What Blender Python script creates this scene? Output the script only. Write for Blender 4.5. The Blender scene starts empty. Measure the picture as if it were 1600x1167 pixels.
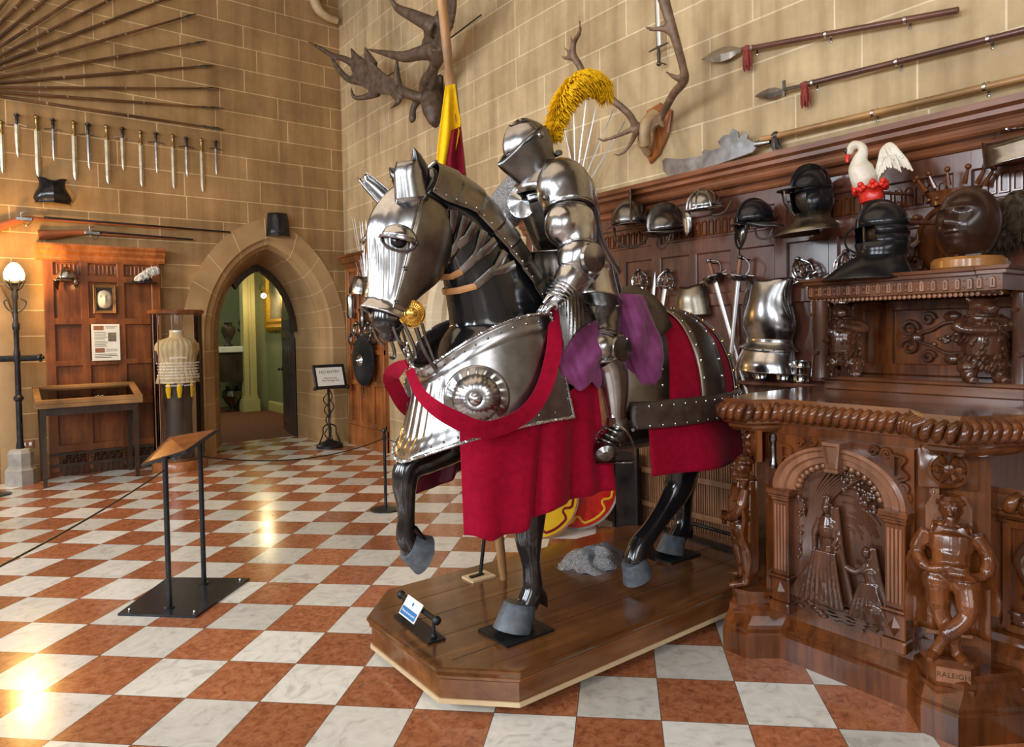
import bpy, bmesh, math, random
from mathutils import Vector, Matrix, noise
PI = math.pi
C = bpy.context.scene.collection
sin, cos = math.sin, math.cos
V3 = Vector

# ---------------------------------------------------------------- camera model (principal point and lens of the photograph)
T = 0.36                                   # floor tile side in metres
S2 = 0.5 ** 0.5
F_PX, PIT, ROL, YAW = 1082.18, 0.0260, -0.0169, -0.1146
PX0, PY0 = 840.89, 543.01
def g2w(gx, gy): return ((gx + gy) * S2, (gy - gx) * S2)
_c = g2w(6.5509, -9.1514)
CAM = V3((_c[0] * T, _c[1] * T, 4.6308 * T))
def ray(x, y):
    a, b = (x - PX0) / F_PX, (y - PY0) / F_PX
    cr, sr = cos(ROL), sin(ROL)
    A, B = a * cr + b * sr, -a * sr + b * cr
    cp, sp = cos(PIT), sin(PIT)
    yf, z = cp - B * sp, -sp - B * cp
    c, s = cos(YAW), sin(YAW)
    w = g2w(A * c + yf * s, -A * s + yf * c)
    return V3((w[0], w[1], z))
def onz(x, y, z=0.0):
    d = ray(x, y); return CAM + d * ((z - CAM.z) / d.z)
def onx(x, y, X):
    d = ray(x, y); return CAM + d * ((X - CAM.x) / d.x)
def ony(x, y, Y):
    d = ray(x, y); return CAM + d * ((Y - CAM.y) / d.y)
XW, YW = 3.64, 6.15                        # right wall plane, far wall plane

def lerp(a, b, t): return a + (b - a) * t
def vlerp(a, b, t): return tuple(a[i] + (b[i] - a[i]) * t for i in range(len(a)))
def smooth(t): t = max(0, min(1, t)); return t * t * (3 - 2 * t)

def catmull(pts, n):
    """smooth polyline through pts (tuples of any length), n samples per span"""
    P = [tuple(p) for p in pts]
    P = [tuple(2 * a - b for a, b in zip(P[0], P[1]))] + P + [tuple(2 * a - b for a, b in zip(P[-1], P[-2]))]
    out = []
    for i in range(1, len(P) - 2):
        for k in range(n):
            t = k / n
            out.append(tuple(0.5 * (2 * b + (c - a) * t + (2 * a - 5 * b + 4 * c - d) * t * t + (3 * b - a - 3 * c + d) * t ** 3)
                             for a, b, c, d in zip(P[i - 1], P[i], P[i + 1], P[i + 2])))
    out.append(P[-2])
    return out

class MB:
    """collects shapes into one bmesh; m is the current local frame"""
    def __init__(s, m=None):
        s.bm = bmesh.new(); s.m = m or Matrix.Identity(4)
    def v(s, p): return s.bm.verts.new(s.m @ V3(p))
    def f(s, vs):
        try: return s.bm.faces.new(vs)
        except ValueError: return None
    def rings(s, R, closed=True, cap0=True, cap1=True):
        L = [[s.v(p) for p in r] for r in R]
        n = len(L[0])
        for a, b in zip(L, L[1:]):
            for i in range(n if closed else n - 1):
                j = (i + 1) % n
                s.f([a[i], a[j], b[j], b[i]])
        if closed and cap0 and n > 2: s.f(L[0][::-1])
        if closed and cap1 and n > 2: s.f(L[-1])
        return s
    def grid(s, G): return s.rings(G, closed=False)
    def box(s, x0, x1, y0, y1, z0, z1, b=0.0):
        if b <= 0:
            R = [[(x0, y0, z), (x1, y0, z), (x1, y1, z), (x0, y1, z)] for z in (z0, z1)]
            return s.rings(R)
        def ring(d, z):
            i = b - d
            return [(x0 + i + b, y0 + i, z), (x1 - i - b, y0 + i, z), (x1 - i, y0 + i + b, z), (x1 - i, y1 - i - b, z), (x1 - i - b, y1 - i, z), (x0 + i + b, y1 - i, z), (x0 + i, y1 - i - b, z), (x0 + i, y0 + i + b, z)]
        return s.rings([ring(0, z0), ring(b, z0 + b), ring(b, z1 - b), ring(0, z1)])
    def prism(s, poly, h0, h1, axis=2, bev=0.0):
        """polygon in the two other axes, extruded along axis from h0 to h1"""
        def P(a, b, h): return {2: (a, b, h), 1: (a, h, b), 0: (h, a, b)}[axis]
        def inset(poly, d):
            n = len(poly); out = []
            cx = sum(p[0] for p in poly) / n; cy = sum(p[1] for p in poly) / n
            for (x, y) in poly:
                L = math.hypot(x - cx, y - cy) or 1
                out.append((x - (x - cx) / L * d, y - (y - cy) / L * d))
            return out
        if bev > 0:
            q = inset(poly, bev); e = bev if h1 > h0 else -bev
            return s.rings([[P(a, b, h0) for a, b in q], [P(a, b, h0 + e) for a, b in poly], [P(a, b, h1 - e) for a, b in poly], [P(a, b, h1) for a, b in q]])
        return s.rings([[P(a, b, h) for a, b in poly] for h in (h0, h1)])
    def lathe(s, prof, n=20, c=(0, 0, 0), axis=2, a0=0.0, a1=2 * PI, sx=1.0, sy=1.0, cap=True, fn=None):
        full = abs(a1 - a0 - 2 * PI) < 1e-6
        R = []
        for r, z in prof:
            ring = []
            for i in range(n if full else n + 1):
                t = a0 + (a1 - a0) * i / n
                k = fn(t, z) if fn else 1.0
                x, y = r * cos(t) * sx * k, r * sin(t) * sy * k
                p = {2: (x, y, z), 1: (x, z, y), 0: (z, x, y)}[axis]
                ring.append((c[0] + p[0], c[1] + p[1], c[2] + p[2]))
            R.append(ring)
        return s.rings(R, closed=full, cap0=cap, cap1=cap)
    def ball(s, c, r, n=14, sc=(1, 1, 1), k=8):
        prof = [(max(1e-4, r * sin(PI * i / k)), -r * cos(PI * i / k)) for i in range(k + 1)]
        R = [[(c[0] + pr * cos(2 * PI * i / n) * sc[0], c[1] + pr * sin(2 * PI * i / n) * sc[1], c[2] + z * sc[2]) for i in range(n)] for pr, z in prof]
        return s.rings(R)
    def tube(s, path, rad, n=8, flat=1.0, up=(0, 0, 1), cap=True, twist=None):
        """sweep an ellipse (radius rad along the side vector, rad*flat along the other); rad number or list"""
        P = [V3(p) for p in path]; N = len(P)
        if not isinstance(rad, (list, tuple)): rad = [rad] * N
        R = []; prev = None
        for i in range(N):
            d = (P[min(i + 1, N - 1)] - P[max(i - 1, 0)])
            if d.length < 1e-9: d = V3((0, 0, 1))
            d.normalize()
            if prev is None:
                u = V3(up); u = u - d * u.dot(d)
                if u.length < 1e-3: u = V3((1, 0, 0)) - d * d.x
            else:
                u = prev - d * prev.dot(d)
            u.normalize(); prev = u; w = d.cross(u)
            r = rad[i]; ru, rw = (r if isinstance(r, tuple) else (r * flat, r))
            a = twist[i] if twist else 0
            R.append([tuple(P[i] + u * (ru * sin(2 * PI * k / n + a)) + w * (rw * cos(2 * PI * k / n + a))) for k in range(n)])
        return s.rings(R, cap0=cap, cap1=cap)
    def bar(s, a, b, w, h, up=(0, 0, 1)):
        """straight bar with rectangular section w x h"""
        a, b = V3(a), V3(b); d = (b - a).normalized(); u = V3(up); u = (u - d * u.dot(d)).normalized(); q = d.cross(u)
        def ring(p): return [tuple(p + q * (w / 2 * i) + u * (h / 2 * j)) for i, j in ((-1, -1), (1, -1), (1, 1), (-1, 1))]
        return s.rings([ring(a), ring(b)])
    def ribbon(s, A, B, th, up=None):
        """strip between two polylines A and B with thickness th"""
        n = len(A); R = []
        for i in range(n):
            a, b = V3(A[i]), V3(B[i])
            t = V3(A[min(i + 1, n - 1)]) - V3(A[max(i - 1, 0)])
            nn = t.cross(b - a); nn = nn.normalized() * (th / 2) if nn.length > 1e-9 else V3((0, 0, th / 2))
            R.append([tuple(a + nn), tuple(b + nn), tuple(b - nn), tuple(a - nn)])
        return s.rings(R)

def obj(name, mb, mat, parent=None, smooth=True, ang=40, mods=()):
    bm = mb.bm
    bmesh.ops.remove_doubles(bm, verts=bm.verts, dist=1e-5)
    bmesh.ops.recalc_face_normals(bm, faces=bm.faces)
    me = bpy.data.meshes.new(name); bm.to_mesh(me); bm.free()
    return _link(name, me, mat, parent, smooth, ang, mods)
def _link(name, me, mat, parent, smooth=True, ang=40, mods=()):
    if mat is not None: me.materials.append(mat)
    if smooth:
        for p in me.polygons: p.use_smooth = True
        try: me.set_sharp_from_angle(angle=math.radians(ang))
        except Exception: pass
    o = bpy.data.objects.new(name, me); C.objects.link(o)
    if parent is not None: put(o, parent)
    for kind, kw in mods:
        m = o.modifiers.new(kind, kind)
        for k, v in kw.items(): setattr(m, k, v)
    return o
def wmat(o):
    m = o.matrix_basis
    if o.parent: m = wmat(o.parent) @ o.matrix_parent_inverse @ m
    return m
def put(o, parent):
    o.parent = parent; o.matrix_parent_inverse = wmat(parent).inverted()
SOLID = lambda t, off=0.0: ('SOLIDIFY', dict(thickness=t, offset=off))
SUB = lambda n=1: ('SUBSURF', dict(levels=n, render_levels=n))
def fuse(mb, voxel, it=4, fac=0.5):
    """merge overlapping closed shapes of mb into one continuous smooth surface; returns an MB"""
    bm = mb.bm; bmesh.ops.recalc_face_normals(bm, faces=bm.faces)
    me = bpy.data.meshes.new('tmp'); bm.to_mesh(me); bm.free()
    o = bpy.data.objects.new('tmp', me); C.objects.link(o)
    r = o.modifiers.new('r', 'REMESH'); r.mode = 'VOXEL'; r.voxel_size = voxel
    if it:
        q = o.modifiers.new('s', 'SMOOTH'); q.iterations = it; q.factor = fac
    dg = bpy.context.evaluated_depsgraph_get(); dg.update()
    me2 = bpy.data.meshes.new_from_object(o.evaluated_get(dg))
    out = MB(); out.bm.from_mesh(me2)
    bpy.data.objects.remove(o); bpy.data.meshes.remove(me); bpy.data.meshes.remove(me2)
    return out
def tag(o, label, cat, group=None, kind=None):
    if label: o['label'] = label
    if cat: o['category'] = cat
    if group: o['group'] = group
    if kind: o['kind'] = kind
    return o
def thing(name, label, cat, loc=(0, 0, 0), group=None):
    o = bpy.data.objects.new(name, None); o.empty_display_size = 0.1; C.objects.link(o); o.location = loc
    o.matrix_basis = Matrix.Translation(loc)
    return tag(o, label, cat, group)
def struct(name, mb, mat, parent=None, smooth=False, **k):
    o = obj(name, mb, mat, parent, smooth, **k)
    if parent is None: o['kind'] = 'structure'
    return o
def frame(o, ax, az, an):
    """matrix whose local x,y,z axes are ax, az(up), an(out of the wall)"""
    return Matrix(((ax[0], az[0], an[0], o[0]), (ax[1], az[1], an[1], o[1]), (ax[2], az[2], an[2], o[2]), (0, 0, 0, 1)))
def RW(p, n=0.0):   # frame on the right wall at world point p: x = along wall (to the camera), y = up, z = out of the wall
    return frame((p[0] - n, p[1], p[2]), (0, -1, 0), (0, 0, 1), (-1, 0, 0))
def LW(p, n=0.0):   # frame on the far wall
    return frame((p[0], p[1] - n, p[2]), (1, 0, 0), (0, 0, 1), (0, -1, 0))
def rotz(m, a): return m @ Matrix.Rotation(a, 4, 'Z')
def rx(a): return Matrix.Rotation(a, 4, 'X')
def ry(a): return Matrix.Rotation(a, 4, 'Y')
def rz(a): return Matrix.Rotation(a, 4, 'Z')
def tr(x, y, z): return Matrix.Translation((x, y, z))

# ---------------------------------------------------------------- materials
def new_mat(name):
    m = bpy.data.materials.new(name); m.use_nodes = True
    nt = m.node_tree; b = nt.nodes['Principled BSDF']
    return m, nt, b
def N(nt, kind, **kw):
    n = nt.nodes.new(kind)
    for k, v in kw.items():
        if k.startswith('_'): setattr(n, k[1:], v)
        else: n.inputs[k.replace('__', ' ')].default_value = v
    return n
def L(nt, a, b): nt.links.new(a, b)
def coords(nt, scale=(1, 1, 1), rot=(0, 0, 0), world=False):
    if world:
        g = nt.nodes.new('ShaderNodeNewGeometry'); src = g.outputs['Position']
    else:
        g = nt.nodes.new('ShaderNodeTexCoord'); src = g.outputs['Object']
    mp = nt.nodes.new('ShaderNodeMapping'); mp.inputs['Scale'].default_value = scale; mp.inputs['Rotation'].default_value = rot
    L(nt, src, mp.inputs['Vector']); return mp.outputs['Vector']
def ramp(nt, fac, stops):
    r = nt.nodes.new('ShaderNodeValToRGB'); e = r.color_ramp.elements
    while len(e) < len(stops): e.new(0.5)
    for el, (p, c) in zip(e, stops): el.position = p; el.color = (*c, 1)
    L(nt, fac, r.inputs['Fac']); return r.outputs['Color']
def bump(nt, b, h, strength=0.2, dist=0.01):
    n = nt.nodes.new('ShaderNodeBump'); n.inputs['Strength'].default_value = strength; n.inputs['Distance'].default_value = dist
    L(nt, h, n.inputs['Height']); L(nt, n.outputs['Normal'], b.inputs['Normal'])
def surf(name, c1, c2, rough=0.5, metal=0.0, scale=8.0, stretch=(1, 1, 1), bmp=0.0, coat=0.0, detail=4.0, spec=0.5, world=False, sheen=0.0, rvar=0.0, lo=0.3, hi=0.7, bscale=None, bdist=0.01):
    """two-tone noise material"""
    m, nt, b = new_mat(name)
    vec = coords(nt, tuple(scale * s for s in stretch), world=world)
    n = N(nt, 'ShaderNodeTexNoise', Scale=1.0, Detail=detail, Roughness=0.6); L(nt, vec, n.inputs['Vector'])
    L(nt, ramp(nt, n.outputs['Fac'], [(lo, c1), (hi, c2)]), b.inputs['Base Color'])
    b.inputs['Metallic'].default_value = metal; b.inputs['Roughness'].default_value = rough
    b.inputs['Specular IOR Level'].default_value = spec
    b.inputs['Coat Weight'].default_value = coat; b.inputs['Coat Roughness'].default_value = 0.08
    if sheen: b.inputs['Sheen Weight'].default_value = sheen; b.inputs['Sheen Roughness'].default_value = 0.4
    if rvar:
        r = N(nt, 'ShaderNodeMapRange'); r.inputs['To Min'].default_value = rough - rvar; r.inputs['To Max'].default_value = rough + rvar
        L(nt, n.outputs['Fac'], r.inputs['Value']); L(nt, r.outputs['Result'], b.inputs['Roughness'])
    if bmp:
        h = n.outputs['Fac']
        if bscale:
            v2 = coords(nt, tuple(bscale * s for s in stretch), world=world)
            n2 = N(nt, 'ShaderNodeTexNoise', Scale=1.0, Detail=3.0); L(nt, v2, n2.inputs['Vector']); h = n2.outputs['Fac']
        bump(nt, b, h, bmp, bdist)
    return m
def stone_mat(name, c1, c2, mortar, u, off=(0, 0)):
    """coursed ashlar with pale thin joints; u = world axis along the wall (0 or 1)"""
    m, nt, b = new_mat(name)
    g = nt.nodes.new('ShaderNodeNewGeometry'); s = nt.nodes.new('ShaderNodeSeparateXYZ'); L(nt, g.outputs['Position'], s.inputs[0])
    cb = nt.nodes.new('ShaderNodeCombineXYZ')
    ax = N(nt, 'ShaderNodeMath', _operation='ADD'); ax.inputs[1].default_value = off[0]; L(nt, s.outputs[u], ax.inputs[0]); L(nt, ax.outputs[0], cb.inputs[0])
    az = N(nt, 'ShaderNodeMath', _operation='ADD'); az.inputs[1].default_value = off[1]; L(nt, s.outputs[2], az.inputs[0]); L(nt, az.outputs[0], cb.inputs[1])
    br = N(nt, 'ShaderNodeTexBrick', Scale=1.0); br.offset = 0.42; br.squash = 1.25; br.squash_frequency = 3
    br.inputs['Brick Width'].default_value = 0.78; br.inputs['Row Height'].default_value = 0.305; br.inputs['Mortar Size'].default_value = 0.0065
    br.inputs['Mortar Smooth'].default_value = 0.25; br.inputs['Bias'].default_value = 0.0
    br.inputs['Color1'].default_value = (*c1, 1); br.inputs['Color2'].default_value = (*c2, 1); br.inputs['Mortar'].default_value = (*mortar, 1)
    L(nt, cb.outputs[0], br.inputs['Vector'])
    n = N(nt, 'ShaderNodeTexNoise', Scale=1.3, Detail=6.0, Roughness=0.65); L(nt, g.outputs['Position'], n.inputs['Vector'])
    col = ramp(nt, n.outputs['Fac'], [(0.3, (0.62, 0.6, 0.56)), (0.68, (1.15, 1.15, 1.15))])
    mx = N(nt, 'ShaderNodeMix', _data_type='RGBA', _blend_type='MULTIPLY'); mx.inputs[0].default_value = 0.85
    L(nt, br.outputs['Color'], mx.inputs[6]); L(nt, col, mx.inputs[7])
    ns = N(nt, 'ShaderNodeTexNoise', Scale=1.0, Detail=5.0, Roughness=0.6); L(nt, coords(nt, (5.0, 5.0, 0.45), world=True), ns.inputs['Vector'])
    m2 = N(nt, 'ShaderNodeMix', _data_type='RGBA', _blend_type='MULTIPLY'); m2.inputs[0].default_value = 0.7
    L(nt, mx.outputs[2], m2.inputs[6]); L(nt, ramp(nt, ns.outputs['Fac'], [(0.32, (0.62, 0.58, 0.52)), (0.6, (1.08, 1.08, 1.08))]), m2.inputs[7]); L(nt, m2.outputs[2], b.inputs['Base Color'])
    n2 = N(nt, 'ShaderNodeTexNoise', Scale=60.0, Detail=4.0); L(nt, g.outputs['Position'], n2.inputs['Vector'])
    b.inputs['Roughness'].default_value = 0.75; b.inputs['Specular IOR Level'].default_value = 0.25
    bump(nt, b, n2.outputs['Fac'], 0.15, 0.004)
    return m
def floor_mat():
    m, nt, b = new_mat('marble_check')
    g = nt.nodes.new('ShaderNodeNewGeometry'); s = nt.nodes.new('ShaderNodeSeparateXYZ'); L(nt, g.outputs['Position'], s.inputs[0])
    def math_(op, a, c=None, d=None):
        k = N(nt, 'ShaderNodeMath', _operation=op)
        for i, x in enumerate((a, c)):
            if x is None: continue
            if isinstance(x, (int, float)): k.inputs[i].default_value = x
            else: L(nt, x, k.inputs[i])
        return k.outputs[0]
    gx = math_('MULTIPLY', math_('SUBTRACT', s.outputs[0], s.outputs[1]), S2 / T)
    gy = math_('MULTIPLY', math_('ADD', s.outputs[0], s.outputs[1]), S2 / T)
    fx, fy = math_('FLOOR', gx), math_('FLOOR', gy)
    par = math_('MODULO', math_('ABSOLUTE', math_('ADD', fx, fy)), 2.0)      # 1 = white, 0 = red
    # random per-tile tone
    cb = nt.nodes.new('ShaderNodeCombineXYZ'); L(nt, fx, cb.inputs[0]); L(nt, fy, cb.inputs[1])
    wn = N(nt, 'ShaderNodeTexWhiteNoise', _noise_dimensions='2D'); L(nt, cb.outputs[0], wn.inputs['Vector'])
    vv = N(nt, 'ShaderNodeVectorMath', _operation='ADD'); L(nt, g.outputs['Position'], vv.inputs[0])
    sc = N(nt, 'ShaderNodeVectorMath', _operation='SCALE'); sc.inputs['Scale'].default_value = 7.0; L(nt, wn.outputs['Color'], sc.inputs[0]); L(nt, sc.outputs[0], vv.inputs[1])
    n1 = N(nt, 'ShaderNodeTexNoise', Scale=26.0, Detail=7.0, Roughness=0.7, Distortion=0.6); L(nt, vv.outputs[0], n1.inputs['Vector'])
    n2 = N(nt, 'ShaderNodeTexNoise', Scale=6.0, Detail=8.0, Roughness=0.6, Distortion=2.5); L(nt, vv.outputs[0], n2.inputs['Vector'])
    red = ramp(nt, n1.outputs['Fac'], [(0.3, (0.18, 0.052, 0.022)), (0.5, (0.37, 0.128, 0.055)), (0.72, (0.50, 0.21, 0.10))])
    wht = ramp(nt, n2.outputs['Fac'], [(0.33, (0.52, 0.50, 0.45)), (0.45, (0.66, 0.64, 0.58)), (0.65, (0.74, 0.72, 0.66))])
    mx = N(nt, 'ShaderNodeMix', _data_type='RGBA'); L(nt, par, mx.inputs[0]); L(nt, red, mx.inputs[6]); L(nt, wht, mx.inputs[7])
    tone = N(nt, 'ShaderNodeMapRange'); tone.inputs['To Min'].default_value = 0.78; tone.inputs['To Max'].default_value = 1.12; L(nt, wn.outputs['Value'], tone.inputs['Value'])
    hs = N(nt, 'ShaderNodeHueSaturation'); L(nt, tone.outputs[0], hs.inputs['Value']); L(nt, mx.outputs[2], hs.inputs['Color'])
    # joints
    def edge(x):
        fr = math_('FRACT', x); return math_('MINIMUM', fr, math_('SUBTRACT', 1.0, fr))
    e = math_('LESS_THAN', math_('MINIMUM', edge(gx), edge(gy)), 0.006)
    mj = N(nt, 'ShaderNodeMix', _data_type='RGBA'); L(nt, e, mj.inputs[0]); L(nt, hs.outputs[0], mj.inputs[6]); mj.inputs[7].default_value = (0.12, 0.08, 0.06, 1)
    L(nt, mj.outputs[2], b.inputs['Base Color'])
    n3 = N(nt, 'ShaderNodeTexNoise', Scale=3.0, Detail=3.0); L(nt, g.outputs['Position'], n3.inputs['Vector'])
    r = N(nt, 'ShaderNodeMapRange'); r.inputs['To Min'].default_value = 0.10; r.inputs['To Max'].default_value = 0.24; L(nt, n3.outputs['Fac'], r.inputs['Value']); L(nt, r.outputs[0], b.inputs['Roughness'])
    b.inputs['Specular IOR Level'].default_value = 0.55
    bump(nt, b, n3.outputs['Fac'], 0.03, 0.02)
    return m
def wood(name, c1, c2, rough=0.3, axis=2, scale=1.0, coat=0.25, bmp=0.08):
    m, nt, b = new_mat(name)
    st = [14, 14, 14]; st[axis] = 1.2
    vec = coords(nt, tuple(x * scale for x in st), world=True)
    n = N(nt, 'ShaderNodeTexNoise', Scale=1.0, Detail=6.0, Roughness=0.65, Distortion=0.4); L(nt, vec, n.inputs['Vector'])
    n2 = N(nt, 'ShaderNodeTexNoise', Scale=2.2, Detail=3.0); L(nt, coords(nt, world=True), n2.inputs['Vector'])
    base = ramp(nt, n.outputs['Fac'], [(0.32, c1), (0.68, c2)])
    tone = ramp(nt, n2.outputs['Fac'], [(0.3, (0.5, 0.48, 0.46)), (0.7, (1.45, 1.38, 1.28))])
    mx = N(nt, 'ShaderNodeMix', _data_type='RGBA', _blend_type='MULTIPLY'); mx.inputs[0].default_value = 1.0
    L(nt, base, mx.inputs[6]); L(nt, tone, mx.inputs[7]); L(nt, mx.outputs[2], b.inputs['Base Color'])
    b.inputs['Roughness'].default_value = rough; b.inputs['Coat Weight'].default_value = coat; b.inputs['Coat Roughness'].default_value = 0.1; b.inputs['Specular IOR Level'].default_value = 0.4
    bump(nt, b, n.outputs['Fac'], bmp, 0.004)
    return m
M = {}
M['floor'] = floor_mat()
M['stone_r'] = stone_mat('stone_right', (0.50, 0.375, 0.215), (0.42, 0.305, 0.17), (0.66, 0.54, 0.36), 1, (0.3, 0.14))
M['stone_l'] = stone_mat('stone_far', (0.36, 0.215, 0.092), (0.29, 0.17, 0.07), (0.58, 0.42, 0.22), 0, (0.1, 0.14))  # more orange than stone_r: warm tungsten light put into the colour
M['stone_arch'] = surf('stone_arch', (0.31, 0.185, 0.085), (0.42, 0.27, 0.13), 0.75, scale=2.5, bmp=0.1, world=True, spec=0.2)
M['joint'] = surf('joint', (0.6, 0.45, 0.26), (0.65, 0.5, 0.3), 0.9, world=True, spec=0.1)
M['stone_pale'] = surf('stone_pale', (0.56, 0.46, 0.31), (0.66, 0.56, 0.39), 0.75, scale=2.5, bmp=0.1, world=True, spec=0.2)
M['stone_grey'] = surf('stone_grey', (0.24, 0.22, 0.19), (0.42, 0.39, 0.34), 0.8, scale=6, bmp=0.2, world=True)
M['plaster'] = surf('plaster', (0.32, 0.28, 0.22), (0.4, 0.35, 0.27), 0.9, world=True)
M['ceil'] = surf('ceiling_boards', (0.09, 0.05, 0.03), (0.14, 0.08, 0.045), 0.7, world=True)
M['dado'] = wood('oak_dado', (0.06, 0.022, 0.014), (0.135, 0.052, 0.034), 0.30, 2)
M['dado_h'] = wood('oak_cornice', (0.10, 0.032, 0.014), (0.23, 0.085, 0.036), 0.28, 1)
M['oak'] = wood('oak_carved', (0.040, 0.011, 0.004), (0.165, 0.050, 0.012), 0.22, 2, coat=0.3)
M['oak_h'] = wood('oak_top', (0.055, 0.018, 0.007), (0.17, 0.060, 0.021), 0.16, 1, coat=0.8)
M['oak_dark'] = wood('oak_relief', (0.035, 0.013, 0.008), (0.105, 0.042, 0.022), 0.18, 2, coat=0.5, bmp=0.5)
M['oak_light'] = wood('oak_light', (0.15, 0.06, 0.03), (0.29, 0.135, 0.075), 0.28, 2, coat=0.3)
M['panel'] = wood('panel_red', (0.095, 0.027, 0.008), (0.235, 0.078, 0.021), 0.32, 2)
M['panel_warm'] = wood('panel_warm', (0.20, 0.06, 0.016), (0.36, 0.13, 0.038), 0.34, 2)
M['flute'] = wood('flute_wood', (0.19, 0.09, 0.045), (0.34, 0.18, 0.095), 0.4, 2)
M['plinth'] = wood('plinth_boards', (0.065, 0.023, 0.007), (0.165, 0.066, 0.018), 0.2, 0, coat=0.5)
M['plinth_side'] = wood('plinth_side', (0.11, 0.038, 0.012), (0.22, 0.09, 0.03), 0.3, 0, coat=0.3)
M['ply'] = surf('pale_ply', (0.55, 0.40, 0.22), (0.66, 0.5, 0.3), 0.5, scale=10, stretch=(0.3, 1, 1), world=True)
M['case_oak'] = wood('case_oak', (0.24, 0.125, 0.045), (0.38, 0.21, 0.085), 0.4, 0)
M['ebony'] = wood('dark_leg', (0.022, 0.014, 0.010), (0.05, 0.032, 0.022), 0.35, 2)
def steel(name, c1, c2, rough, scale=9.0, bmp=0.03, stretch=(1, 1, 1), rvar=0.08):
    return surf(name, c1, c2, rough, 1.0, scale, stretch, bmp, rvar=rvar, detail=5.0, bdist=0.004)
M['steel'] = steel('bright_steel', (0.40, 0.40, 0.41), (0.66, 0.67, 0.69), 0.20)
M['steel_m'] = steel('armour_steel', (0.25, 0.245, 0.24), (0.46, 0.45, 0.45), 0.24)
M['steel_d'] = steel('dark_steel', (0.12, 0.115, 0.11), (0.24, 0.23, 0.22), 0.27)
M['steel_b'] = steel('brown_steel', (0.17, 0.145, 0.115), (0.30, 0.26, 0.205), 0.34)
M['blade'] = steel('blade_steel', (0.62, 0.65, 0.68), (0.76, 0.79, 0.81), 0.36, scale=3.0, bmp=0.0, rvar=0.03)
M['gold_blade'] = steel('warm_blade', (0.42, 0.36, 0.26), (0.62, 0.55, 0.42), 0.3)
M['brass_old'] = steel('old_brass', (0.20, 0.14, 0.05), (0.34, 0.24, 0.09), 0.35)
M['black_steel'] = surf('black_steel', (0.012, 0.012, 0.014), (0.035, 0.035, 0.038), 0.22, 0.6, 7, bmp=0.03, rvar=0.06, spec=0.6)
M['iron'] = surf('black_iron', (0.018, 0.018, 0.02), (0.045, 0.045, 0.05), 0.42, 0.7, 20, bmp=0.08)
M['post'] = surf('post_enamel', (0.02, 0.025, 0.03), (0.035, 0.042, 0.05), 0.25, 0.5, 12)
M['horse'] = surf('black_paint', (0.006, 0.006, 0.007), (0.014, 0.014, 0.016), 0.16, 0.0, 5, bmp=0.03, spec=0.6, coat=0.4)
M['hoof'] = surf('hoof_grey', (0.05, 0.06, 0.072), (0.115, 0.135, 0.155), 0.4, 0.0, 25, bmp=0.1)
M['red'] = surf('red_velvet', (0.22, 0.001, 0.015), (0.31, 0.002, 0.022), 0.8, 0, 30, spec=0.1, sheen=0.06)
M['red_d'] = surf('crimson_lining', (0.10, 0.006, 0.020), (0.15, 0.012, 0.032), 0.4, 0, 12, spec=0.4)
M['purple'] = surf('purple_cloth', (0.15, 0.03, 0.10), (0.25, 0.06, 0.18), 0.7, 0, 10, spec=0.15, sheen=0.3)
M['tan'] = surf('tan_leather', (0.50, 0.22, 0.075), (0.60, 0.30, 0.11), 0.55, 0, 20)
M['brown_leather'] = surf('brown_leather', (0.20, 0.075, 0.032), (0.32, 0.13, 0.06), 0.5, 0, 25, bmp=0.1)
M['dark_leather'] = surf('dark_leather', (0.03, 0.018, 0.012), (0.065, 0.042, 0.03), 0.42, 0, 20, bmp=0.1)
M['gold'] = steel('gilt_brass', (0.60, 0.36, 0.07), (0.85, 0.58, 0.16), 0.26)
M['yellow'] = surf('yellow_cloth', (0.72, 0.40, 0.004), (0.83, 0.50, 0.008), 0.75, 0, 14, spec=0.15)
M['maroon'] = surf('maroon_cloth', (0.16, 0.004, 0.014), (0.24, 0.008, 0.022), 0.75, 0, 14, spec=0.15)
M['feather'] = surf('yellow_feather', (0.60, 0.30, 0.004), (0.85, 0.52, 0.012), 0.8, 0, 25, spec=0.1)
M['white_feather'] = surf('white_feather', (0.55, 0.54, 0.5), (0.75, 0.74, 0.7), 0.8, 0, 25, spec=0.1)
M['fur'] = surf('brown_fur', (0.022, 0.014, 0.009), (0.09, 0.06, 0.038), 0.8, 0, 25, spec=0.1)
M['lance'] = wood('lance_wood', (0.16, 0.075, 0.028), (0.42, 0.23, 0.09), 0.45, 2)
M['shaft'] = wood('pole_wood', (0.05, 0.018, 0.012), (0.12, 0.045, 0.028), 0.35, 1)
M['shaft_l'] = wood('pole_ash', (0.22, 0.11, 0.035), (0.38, 0.21, 0.08), 0.4, 1)
M['spear'] = wood('spear_wood', (0.045, 0.022, 0.010), (0.11, 0.05, 0.02), 0.5, 0)
M['gunwood'] = wood('gun_stock', (0.16, 0.04, 0.012), (0.28, 0.08, 0.025), 0.35, 0)
M['antler'] = surf('antler_dark', (0.035, 0.022, 0.014), (0.12, 0.075, 0.048), 0.55, 0, 14, bmp=0.25)
M['antler2'] = surf('antler_brown', (0.085, 0.045, 0.024), (0.22, 0.13, 0.075), 0.5, 0, 14, bmp=0.25)
M['bone'] = surf('skull_bone', (0.28, 0.17, 0.08), (0.42, 0.28, 0.14), 0.5, 0, 9, bmp=0.1)
M['ivory'] = surf('ivory', (0.36, 0.25, 0.12), (0.48, 0.36, 0.19), 0.5, 0, 6)
M['swan'] = surf('swan_white', (0.55, 0.47, 0.34), (0.80, 0.76, 0.66), 0.42, 0, 9, bmp=0.1)
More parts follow.
